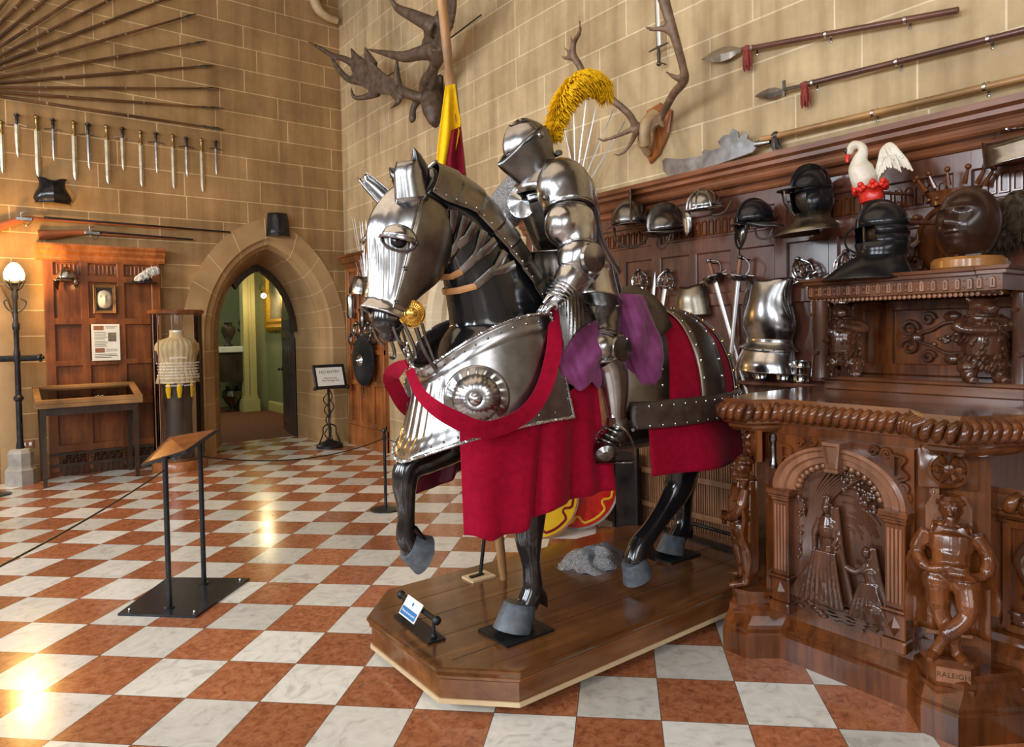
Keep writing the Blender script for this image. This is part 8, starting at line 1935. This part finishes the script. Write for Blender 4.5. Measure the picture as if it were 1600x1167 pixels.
# gorget and close helmet, tilted down and forward
hm = frame((1.565, HY - 0.01, 2.60), (0, 1, 0), (0, 0, 1), (1, 0, 0))
HM = tr(1.525, HY - 0.0, 2.60) @ rz(math.radians(-8)) @ ry(math.radians(-26)) @ Matrix.Scale(0.83, 4)  # local -x is forward, z up
helm = bpy.data.objects.new('helmet', None); C.objects.link(helm); helm.matrix_basis = HM; put(helm, ar)
def hsurf(az, el, off=0.0):
    pr = math.exp(-(az / 0.42) ** 2) * max(0, cos(el)) ** 1.5
    return (-(0.150 + off) * cos(az) * cos(el) * (1 + 0.16 * pr), (0.118 + off) * sin(az) * cos(el), (0.158 + off) * sin(el) + 0.012 * math.exp(-(sin(az) / 0.14) ** 2) * sin(el))
mb = MB(HM); G = [[hsurf(az, lerp(-0.62 + 0.5 * math.exp(-(az / 1.1) ** 2), PI / 2 - 0.01, j / 16)) for az in [lerp(-PI, PI, i / 56) for i in range(57)]] for j in range(17)]
mb.grid(G); obj('skull', mb, M['steel_d'], helm, ang=60, mods=[SOLID(0.004)])
mb = MB(HM); G = [[hsurf(az, lerp(0.02 + 0.22 * smooth(abs(az) / 1.7), 1.12 - 0.25 * (abs(az) / 1.75) ** 2, j / 10), 0.009) for az in [lerp(-1.75, 1.75, i / 40) for i in range(41)]] for j in range(11)]
mb.grid(G); obj('visor', mb, M['steel_m'], helm, ang=60, mods=[SOLID(0.005)])
obj('visor_edge', MB(HM).tube(G[0], 0.006, 6), M['black_steel'], helm)
mb = MB(HM); G = []
for j in range(15):
    t = j / 14; z = lerp(0.0, -0.31, t); r = []
    for i in range(57):
        az = lerp(-2.3, 2.3, i / 56); prow = (0.72 * (1 - t) ** 0.8) * math.exp(-(abs(az) / 0.46) ** 1.5)
        b_ = lerp(0.150, 0.115, smooth(t * 1.2)) + (0.05 * smooth((t - 0.75) / .25))
        zz = z + (0.075 * smooth(abs(az) / 1.6) * (1 - t)) - 0.02 * (1 - t) * math.exp(-(az / 0.4) ** 2)
        r.append((-b_ * cos(az) * (1 + prow) * 1.02, (b_ * 0.84) * sin(az) * (1 + 0.1 * prow), zz))
    G.append(r)
mb.grid(G); obj('bevor', mb, M['steel_d'], helm, ang=60, mods=[SOLID(0.005)])
for s in (-1, 1): obj('visor_pivot', MB(HM).lathe([(0.022, 0.0), (0.022, 0.010), (0.012, 0.016), (0.001, 0.017)], 14, c=(0.02, s * 0.122, 0.035), axis=1) if s > 0 else MB(HM @ rx(PI)).lathe([(0.022, 0.0), (0.022, 0.010), (0.012, 0.016), (0.001, 0.017)], 14, c=(0.02, 0.122, -0.035), axis=1), M['steel_m'], helm)
obj('plume_holder', MB(HM).tube([(0.12, 0, 0.02), (0.165, 0, 0.05)], 0.018, 8), M['steel_d'], helm)
obj('neck_strap', MB(HM).tube(catmull([(0.11, -0.09, -0.10), (0.17, -0.03, -0.11), (0.15, 0.06, -0.11)], 5), 0.016, 6), M['dark_leather'], helm)
obj('gorget', MB().lathe([(0.17, 2.36), (0.165, 2.41), (0.13, 2.46), (0.12, 2.52)], 28, c=(1.63, HY, 0), cap=False), M['steel_m'], ar, mods=[SOLID(0.005)])
Yp = HY + 0.0
plume('plume', [A(864, 222, Yp), A(866, 196, Yp), A(875, 165, Yp - .02), A(890, 138, Yp - .02), A(908, 124, Yp - .03), A(928, 122, Yp - .04), A(943, 132, Yp - .05), A(946, 150, Yp - .06)], 0.062, M['feather'], helm, 7, 0.045, 2600, 0.55)
# near arm
sh_, el_, wr_, hd_ = A(880, 272, -1.42), A(903, 385, -1.52), A(884, 438, -1.53), A(868, 480, -1.51)
def near_far(f):
    for s in (1, -1): f(s)
S = V3(ony(882, 296, -1.38)); E = V3(ony(904, 396, -1.52)); W = V3(ony(890, 442, -1.52)); H = V3(ony(869, 478, -1.50))
NKp = V3((1.63, HY - 0.10, 2.42))
mb = MB(); mb.ball(tuple(S), 0.148, 24, (1.06, 0.80, 1.05), 14); mb.tube([tuple(NKp), tuple(NKp.lerp(S, .55) + V3((0, 0, .012))), tuple(S), tuple(S + (E - S) * .34)], [(.12, .10), (.135, .12), (.13, .14), (.112, .128)], 22, up=(0, 0, 1))
mb.tube([tuple(S + V3((.05, 0, .02))), tuple(S + V3((.13, .10, -.04)))], [.12, .11], 18)
pau = obj('pauldron', fuse(mb, 0.012, 6), M['steel_m'], ar)
ringband('pauldron_lame', S.lerp(E, .345), E - S, 0.115, 0.13, M['steel_m'], pau, 0.005)
mb = MB(); mb.ball(tuple(S + V3((-0.15, -0.03, -0.06))), 0.014, 10); obj('shoulder_stud', mb, M['steel_d'], pau)
d = (E - S)
mb = MB(); mb.tube([tuple(S + d * k_) for k_ in (.34, .46, .62, .80, .95)], [(.098, .118), (.104, .128), (.104, .128), (.092, .112), (.078, .092)], 22, up=(0, 1, 0)); mb.ball(tuple(S + d * 0.56 + V3((-0.075, -0.015, -0.01))), 0.095, 18, (0.95, 0.95, 1.1))
obj('upper_cannon', fuse(mb, .011, 5), M['steel'], ar)
ringband('cannon_rim', S + d * .32, d, .088, .118, M['steel_m'], ar, .006); ringband('cannon_rim', S + d * .92, d, .080, .098, M['steel_m'], ar, .007)
plates('couter', [tuple(E + V3((0, 0, 0.045))), tuple(E), tuple(E + V3((0.005, 0, -0.06))), tuple(E + V3((-0.01, 0, -0.11)))], [(.075, .085), (.085, .11), (.08, .12), (.07, .105)], M['steel'], ar)
mb = MB(); mb.lathe([(0.075, 0), (0.07, 0.015), (0.02, 0.025), (0.001, 0.028)], 20, c=(0, 0, 0)); 
mb.bm.transform(Matrix.Translation(E + V3((0.01, -0.085, -0.03))) @ rx(PI / 2)); obj('couter_wing', mb, M['steel_m'], ar)
E2 = E + V3((-0.01, 0, -0.09))
plates('forearm_plate', [tuple(E2), tuple(E2.lerp(W, .4)), tuple(W)], [(.062, .078), (.058, .07), (.048, .052)], M['steel'], ar)
g = plates('gauntlet_cuff', [tuple(E2.lerp(W, .55)), tuple(W), tuple(W.lerp(H, .35)), tuple(W.lerp(H, .5))], [(.078, .092), (.074, .084), (.068, .075), (.066, .074)], M['steel'], ar)
for k in range(5): ringband('gauntlet_lame', W.lerp(H, 0.25 + 0.14 * k), H - W, .068 + .002 * k, .078 - 0.002 * abs(k - 2), M['steel'], g, .006)
hd_dir = (H - W).normalized(); side = V3((0, -1, 0)); fwd = hd_dir.cross(side).normalized(); fwd = fwd if fwd.x < 0 else -fwd
mb = MB(); mb.tube([tuple(W.lerp(H, .45)), tuple(W.lerp(H, .8)), tuple(H), tuple(H + hd_dir * .03)], [(.056, .068), (.062, .074), (.056, .068), (.036, .05)], 16, up=(0, 1, 0))
for k in range(4):
    b0 = H + hd_dir * 0.015 + side * (0.030 - 0.022 * k) + fwd * 0.02; Lk = (0.060, 0.070, 0.066, 0.052)[k]
    mb.tube([tuple(b0), tuple(b0 + fwd * Lk * .45 + hd_dir * Lk * .35), tuple(b0 + fwd * Lk * .35 + hd_dir * Lk * .8 + V3((0, .012, 0))), tuple(b0 + fwd * Lk * .05 + hd_dir * Lk * .95 + V3((0, .02, 0)))], [.0125, .0125, .0115, .008], 8)
tb = W.lerp(H, .75) + fwd * 0.045 + side * 0.02; mb.tube([tuple(tb), tuple(tb + fwd * .03 + hd_dir * .03), tuple(tb + fwd * .03 + hd_dir * .065 + side * -0.01)], [.016, .014, .009], 8)
obj('gauntlet_hand', mb, M['steel'], g, ang=60)
# far arm in mail with a round besagew, hand holding the lance
S2_ = V3((1.60, -0.99, 2.40)); E3 = V3((1.43, -0.86, 2.13)); LB, LT = onz(787, 905, PT), ony(688, -22, -0.68)
def lance_at(z): t = (z - LB.z) / (LT.z - LB.z); return LB.lerp(LT, t)
H2 = lance_at(1.93)
mb = MB(); mb.tube(catmull([tuple(S2_ + V3((0.04, -0.06, 0.02))), tuple(S2_), tuple(S2_.lerp(E3, .5)), tuple(E3)], 5), [.115] * 5 + [.105] * 5 + [.09] * 6, 18); obj('mail_sleeve', mb, M['mail'], ar)
bg = V3(ony(815, 316, -1.17)); n_ = V3((-0.62, -0.72, 0.1)).normalized(); b = V3((0, 0, 1)); b = (b - n_ * b.dot(n_)).normalized(); a = b.cross(n_)
mb = MB(Matrix(((a.x, b.x, n_.x, bg.x), (a.y, b.y, n_.y, bg.y), (a.z, b.z, n_.z, bg.z), (0, 0, 0, 1)))); mb.lathe([(0.066, -0.002), (0.082, 0.0), (0.084, 0.008), (0.072, 0.010), (0.004, 0.032), (0.001, 0.033)], 32, sx=.85)
for k in range(12): mb.ball((0.066 * cos(k * PI / 6), 0.077 * sin(k * PI / 6), 0.010), 0.005, 6, k=4)
obj('besagew', mb, M['steel'], ar)
plates('far_forearm', [tuple(E3), tuple(E3.lerp(H2, .5)), tuple(E3.lerp(H2, .85))], [.085, .07, .05], M['steel_m'], ar)
mb = MB(); mb.ball(tuple(E3), 0.09, 14); obj('far_couter', mb, M['steel_m'], ar)
mb = MB(); hc = H2 + V3((0.03, 0.0, 0)); mb.ball(tuple(hc + V3((0.02, 0.0, 0))), .05, 12, (1, .8, 1.1))
for k in range(4): z = 0.033 - 0.022 * k; mb.tube([tuple(hc + V3((0.02, -0.04, z))), tuple(hc + V3((-0.035, -0.045, z))), tuple(hc + V3((-0.07, -0.01, z))), tuple(hc + V3((-0.055, 0.03, z)))], [.0125, .012, .011, .008], 8)
mb.tube([tuple(hc + V3((0.01, 0.035, 0.03))), tuple(hc + V3((-0.03, 0.045, 0.045))), tuple(hc + V3((-0.065, 0.03, 0.045)))], [.015, .013, .009], 8); obj('far_gauntlet_hand', mb, M['steel_m'], ar)
# hip, thigh and leg plates (near, and mirrored far)
K = V3(ony(945, 540, -1.57)); AN = V3(ony(965, 662, -1.58)); HP = V3((1.86, -1.35, 1.86)); TO = V3(ony(950, 698, -1.58))
for s in (1, -1):
    f = (lambda p: V3(p)) if s > 0 else (lambda p: V3((p[0], 2 * HY - p[1], p[2])))
    k_, a_, h_, t_ = f(K), f(AN), f(HP), f(TO)
    tp = f(ony(932, 428, -1.50)); bt = f(ony(940, 468, -1.56))
    plates('tasset', [tuple(tp + V3((0, 0, .05))), tuple(tp), tuple(tp.lerp(bt, .6)), tuple(bt)], [(.045, .10), (.055, .115), (.055, .12), (.06, .13)], M['steel'], ar)
    ringband('tasset_rim', bt, bt - tp, .062, .132, M['steel_m'], ar, .006)
    mb = MB(); mb.tube(catmull([tuple(h_), tuple(h_.lerp(k_, .45) + V3((0, 0, .03))), tuple(k_)], 6), [.10] * 6 + [.08] * 6 + [.06], 20, up=(0, 1, 0)); obj('thigh_lining', mb, M['steel_d'], ar)
    c0 = h_.lerp(k_, .08)
    plates('cuisse', [tuple(c0), tuple(h_.lerp(k_, .55)), tuple(h_.lerp(k_, .80)), tuple(k_ + V3((0, 0, .02)))], [(.118, .12), (.098, .10), (.084, .084), (.074, .074)], M['steel_d'], ar)
    for q in (.88, .95): ringband('knee_lame', h_.lerp(k_, q), k_ - h_, .077, .078, M['steel_d'], ar, .006)
    mb = MB(); mb.ball(tuple(k_ + V3((-.012, 0, -.01))), .078, 18, (1.08, .95, .98), 10); obj('poleyn', mb, M['steel_m'], ar)
    m_ = MB(); m_.lathe([(0.07, 0), (0.062, 0.012), (0.03, 0.018), (0.001, 0.02)], 18); m_.bm.transform(Matrix.Translation(k_ + V3((.045, -.065 * s, -.015))) @ rx(PI / 2 * s)); obj('poleyn_wing', m_, M['steel_d'], ar)
    plates('greave', [tuple(k_ + V3((.0, 0, -.06))), tuple(k_.lerp(a_, .30) + V3((.022, 0, 0))), tuple(k_.lerp(a_, .62) + V3((.016, 0, 0))), tuple(k_.lerp(a_, .88)), tuple(a_)], [(.070, .072), (.074, .080), (.062, .068), (.046, .050), (.050, .055)], M['steel_m'], ar, up=(0, 1, 0))
    ringband('greave_rim', k_ + V3((0, 0, -.065)), a_ - k_, .072, .074, M['steel'], ar, .006)
    mb = MB()
    for q in (.25, .45, .65): p = k_.lerp(a_, q) + V3((.095 - .05 * q, -.03 * s, 0)); mb.ball(tuple(p), .010, 8, k=5)
    for dz in (.03, .0, -.03): mb.ball(tuple(k_ + V3((.075, -.075 * s, dz))), .008, 6, k=4)
    obj('buckle', mb, M['steel'], ar)
    mb = MB(); toe = t_ + V3((-.07, -.06 * s, -.03)); mb.tube(catmull([tuple(a_ + V3((.02, 0, .02))), tuple(a_ + V3((.0, 0, -.05))), tuple(t_ + V3((-.02, 0, .005))), tuple(toe)], 5), [(.048, .052)] * 5 + [(.052, .05)] * 5 + [(.055, .046)] * 5 + [(.030, .026)], 16, up=(0, 1, 0)); sb_ = obj('sabaton', mb, M['steel_d'], ar)
    mb = MB()
    for q in range(4): c = V3(a_).lerp(t_, .25 + .22 * q) + V3((-.005 * q, 0, 0)); d_ = V3((-.6, 0, -.8)); u = V3((0, 1, 0)); w_ = d_.cross(u).normalized(); mb.tube([tuple(c + u * .057 * cos(t) + w_ * .057 * sin(t)) for t in [lerp(-PI, PI, i / 20) for i in range(21)]], .005, 5)
    obj('sabaton_lame', mb, M['steel_m'], sb_)
    obj('spur_strap', MB().tube([tuple(a_ + V3((.05, -.055 * s, -.03))), tuple(a_ + V3((.12, 0, -.03)))], .009, 6), M['steel_d'], sb_)
# ---------------------------------------------------------------- lance with its pennon
ln = thing('lance', 'long pale wooden lance standing upright behind the horse, with yellow and maroon pennon', 'lance', tuple(LB))
q = lambda t: tuple(LB.lerp(LT, t))
obj('shaft', MB().tube([q(0), q(.03), q(.25), q(.5), q(.70), q(.86), q(.865), q(.9), q(1)], [.020, .026, .034, .036, .034, .033, .026, .027, .025], 14), M['lance'], ln)
def lz(py): 
    d = ray(lerp(690, 787, py / 905.0), py); c = CAM; # point of the shaft seen at that row
    best = min(range(401), key=lambda i: abs((lambda P: (P - CAM).normalized().dot(d.normalized()))(LB.lerp(LT, i / 400)) - 1)); return LB.lerp(LT, best / 400)
def flag(name, A_, B_, mat, off):
    """A_, B_: lists of pixel points down the two edges; hangs in folds in front of the shaft"""
    G = []; n = 16
    for (ax, ay), (bx, by) in zip(catmull(A_, 5), catmull(B_, 5)):
        Y0 = lz((ay + by) / 2).y - 0.045 - off; r = []
        for i in range(n + 1):
            t = i / n; x, y = lerp(ax, bx, t), lerp(ay, by, t); r.append(tuple(ony(x, y, Y0 + 0.018 * sin(t * 9 + 1) * smooth((ay - 130) / 60))))
        G.append(r)
    m_ = MB(); m_.grid(G); return obj(name, m_, mat, ln, ang=70, mods=[SOLID(0.004)])
flag('pennon_yellow', [(696, 134), (690, 180), (684, 230), (680, 279)], [(711, 131), (716, 170), (719, 200), (700, 285)], M['yellow'], 0.0)
flag('pennon_maroon', [(703, 205), (694, 240), (690, 262), (688, 283)], [(719, 198), (723, 230), (725, 255), (727, 272)], M['maroon'], 0.012)
# ---------------------------------------------------------------- steadying rod, mail, barriers
p0 = onz(746, 903, PT); t = thing('steadying_rod', 'thin black iron rod with a hooked foot on a small wooden pad under the horse', 'support', tuple(p0))
obj('pad', MB().box(p0.x - .07, p0.x + .09, p0.y - .06, p0.y + .06, PT, PT + .012), M['ply'], t, smooth=False)
obj('rod', MB().tube([(p0.x + .02, p0.y, PT + .01), (p0.x + .055, p0.y - .12, 1.02)], .011, 8), M['iron'], t); obj('foot', MB().box(p0.x - .05, p0.x + .04, p0.y - .012, p0.y + .012, PT + .012, PT + .022), M['iron'], t, smooth=False)
mc = onz(925, 880, PT); random.seed(8); m_ = MB(); G = []
for j in range(25):
    v = j / 24; r = []
    for i in range(49):
        a = 2 * PI * i / 48; R_ = 0.215 * (1 - v) ** 0.6; k = 1 + 0.13 * sin(3 * a + 1) + 0.07 * sin(5 * a + 4 * v) + 0.03 * sin(11 * a)
        r.append((mc.x + 0.02 + R_ * 1.15 * k * cos(a), mc.y + R_ * 0.8 * k * sin(a), PT + 0.075 * smooth(v * 1.1) * (1 + 0.4 * sin(2.5 * a + 1)) + 0.008 * sin(9 * a + 8 * v) * (v > 0.05)))
    G.append(r[:-1])
m_.rings(G); tag(obj('mail_shirt', m_, M['mail']), 'crumpled heap of grey chain mail lying on the platform between the hooves', 'chain mail')
def iron_rail(label, a, b, sign=False):
    a, b = V3(a), V3(b); d = (b - a).normalized(); t = thing('iron_rail', label, 'rail', tuple(a.lerp(b, .5)))
    z = PT; h = 0.105
    m_ = MB(); m_.bar((a.x, a.y, z + .005), (b.x, b.y, z + .005), .09, .01); obj('base_plate', m_, M['iron'], t, smooth=False)
    for p in (a.lerp(b, .08), a.lerp(b, .92)): obj('post', MB().tube([(p.x, p.y, z + .01), (p.x, p.y, z + h)], [.009, .007], 8).ball((p.x, p.y, z + .02), .016, 8), M['iron'], t)
    m_ = MB(); m_.tube([(a.x, a.y, z + h), (b.x, b.y, z + h)], .013, 10); m_.ball((a.x, a.y, z + h), .022, 10); m_.ball((b.x, b.y, z + h), .022, 10); obj('bar', m_, M['iron'], t)
    if sign:
        c = a.lerp(b, .48) + V3((0, 0, 0)); n_ = V3((-d.y, d.x, 0)); n_ = n_ if n_.dot(CAM - c) > 0 else -n_
        yv = V3((0, 0, 1)) * .80 - n_ * .55; yv.normalize(); xv = yv.cross(n_ * .83 + V3((0, 0, .55))).normalized(); zv = xv.cross(yv)
        m4 = Matrix(((xv.x, yv.x, zv.x, c.x + n_.x * .03), (xv.y, yv.y, zv.y, c.y + n_.y * .03), (xv.z, yv.z, zv.z, z + h - .005), (0, 0, 0, 1)))
        s_ = obj('notice_card', MB(m4).box(-.085, .085, -.05, .045, 0, .004), M['white'], t, smooth=False); obj('blue_band', MB(m4).box(-.078, .078, -.044, -.006, .004, .0055), M['blue'], s_, smooth=False)
        text_obj('lettering', 'Please do not touch', m4 @ tr(0, -.025, .0056), .017, M['white'], s_); obj('crest', MB(m4).lathe([(.010, .004), (.008, .006), (.001, .0065)], 5, c=(0, .02, 0)), M['blue'], s_)
a, b = onz(622, 962, PT), onz(680, 1005, PT)
iron_rail('low black iron rail with a blue and white notice, front end of the platform', (a.x + .02, a.y, 0), (b.x + .01, b.y, 0), True)
iron_rail('low black iron rail without a notice at the rear end of the platform', (3.10, -0.62, 0), (3.06, -1.42, 0))
# information lectern in front
c = [onz(x, y, 0.0) for x, y in ((184, 962), (306, 966), (390, 906), (262, 905))]
lc = thing('lectern', 'two-post black metal lectern with a sloped angled top on a square plate', 'lectern', tuple((c[0] + c[2]) / 2))
mb = MB(); mb.rings([[(p.x, p.y, z) for p in c] for z in (0.0, .014)])
obj('base_plate', mb, M['post'], lc, smooth=False)
mb = MB()
for i in range(4):
    p = c[i].lerp((c[0] + c[2]) / 2, .16); mb.lathe([(.009, .014), (.009, .022), (.004, .028), (.001, .03)], 8, c=(p.x, p.y, 0))
obj('bolt', mb, M['steel'], lc)
q1, q2 = onz(265, 953), onz(319, 915); 
def top_of(base, px, py):                      # height where the post seen at (px, py) ends
    d = ray(px, py); k = ((base.x - CAM.x) * d.x + (base.y - CAM.y) * d.y) / (d.x ** 2 + d.y ** 2); return CAM.z + d.z * k
z1, z2 = top_of(q1, 249, 714), top_of(q2, 308, 692)
for p, z in ((q1, z1), (q2, z2)): obj('post', MB().tube([(p.x, p.y, .014), (p.x, p.y, z)], .016, 12).lathe([(.03, .014), (.03, .02), (.017, .024)], 12, c=(p.x, p.y, 0)), M['post'], lc)
Q4 = []
for (X_, Y_), (px, py) in zip(((.05, .81), (.26, .60), (.52, .87), (.26, 1.10)), ((210, 731), (284, 709), (345, 672), (300, 683))): Q4.append(V3((X_, Y_, top_of(V3((X_, Y_, 0)), px, py))))
nn = (Q4[1] - Q4[0]).cross(Q4[3] - Q4[0]).normalized()
for nm, k0, k1, sc_, mt in (('sloped_top', 0, .016, 1, 'post'), ('text_panel', .016, .019, .92, 'panel'), ('underside_reflection', -.004, 0, .9, 'brown_leather')):  # brown wall reflection put into the colour of text panel and underside
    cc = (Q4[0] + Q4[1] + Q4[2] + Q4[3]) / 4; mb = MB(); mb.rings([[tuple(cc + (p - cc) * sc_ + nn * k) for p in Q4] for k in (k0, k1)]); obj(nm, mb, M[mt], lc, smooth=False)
# rope posts and ropes
def rope_post(label, p, h):
    t = thing('rope_post', label, 'barrier post', (p.x, p.y, 0))
    obj('base', MB().lathe([(.145, 0), (.145, .012), (.10, .02), (.02, .03)], 28, c=(p.x, p.y, 0)), M['post'], t)
    obj('post', MB().tube([(p.x, p.y, .02), (p.x, p.y, h)], .0145, 12), M['post'], t); obj('finial', MB().ball((p.x, p.y, h + .02), .024, 12).lathe([(.02, h - .05), (.02, h - .03)], 12, c=(p.x, p.y, 0)), M['post'], t); return V3((p.x, p.y, h - .05))
pp = onz(603, 796, 0.0); r1 = rope_post('slim black rope post on a round base behind the horse head', pp, top_of(pp, 609, 676))
pp2 = onz(-8, 774, 0.0); r0_ = rope_post('rope post at the left edge with only its round base showing', pp2, .95)
def rope_obj(label, a, b, sag, r=.005, mat=None):
    P = [tuple(V3(a).lerp(V3(b), i / 24) - V3((0, 0, sag * 4 * (i / 24) * (1 - i / 24)))) for i in range(25)]
    tag(obj('barrier_rope', MB().tube(P, r, 6), mat or M['iron']), label, 'rope')
lk = V3((q2.x, q2.y, z2 - .09)); lk1 = V3((q1.x, q1.y, z1 - .08))
rope_obj('thin dark barrier rope from the lectern to the rope post behind the horse', lk, r1, .10)
rope_obj('thin barrier rope rising from the lower left corner to the lectern', V3(ony(-40, 905, -.9)), lk1, .02, .0045)
rope_obj('thin barrier rope running behind the horse from the slim rope post', r1, V3((2.9, .95, .62)), .08)
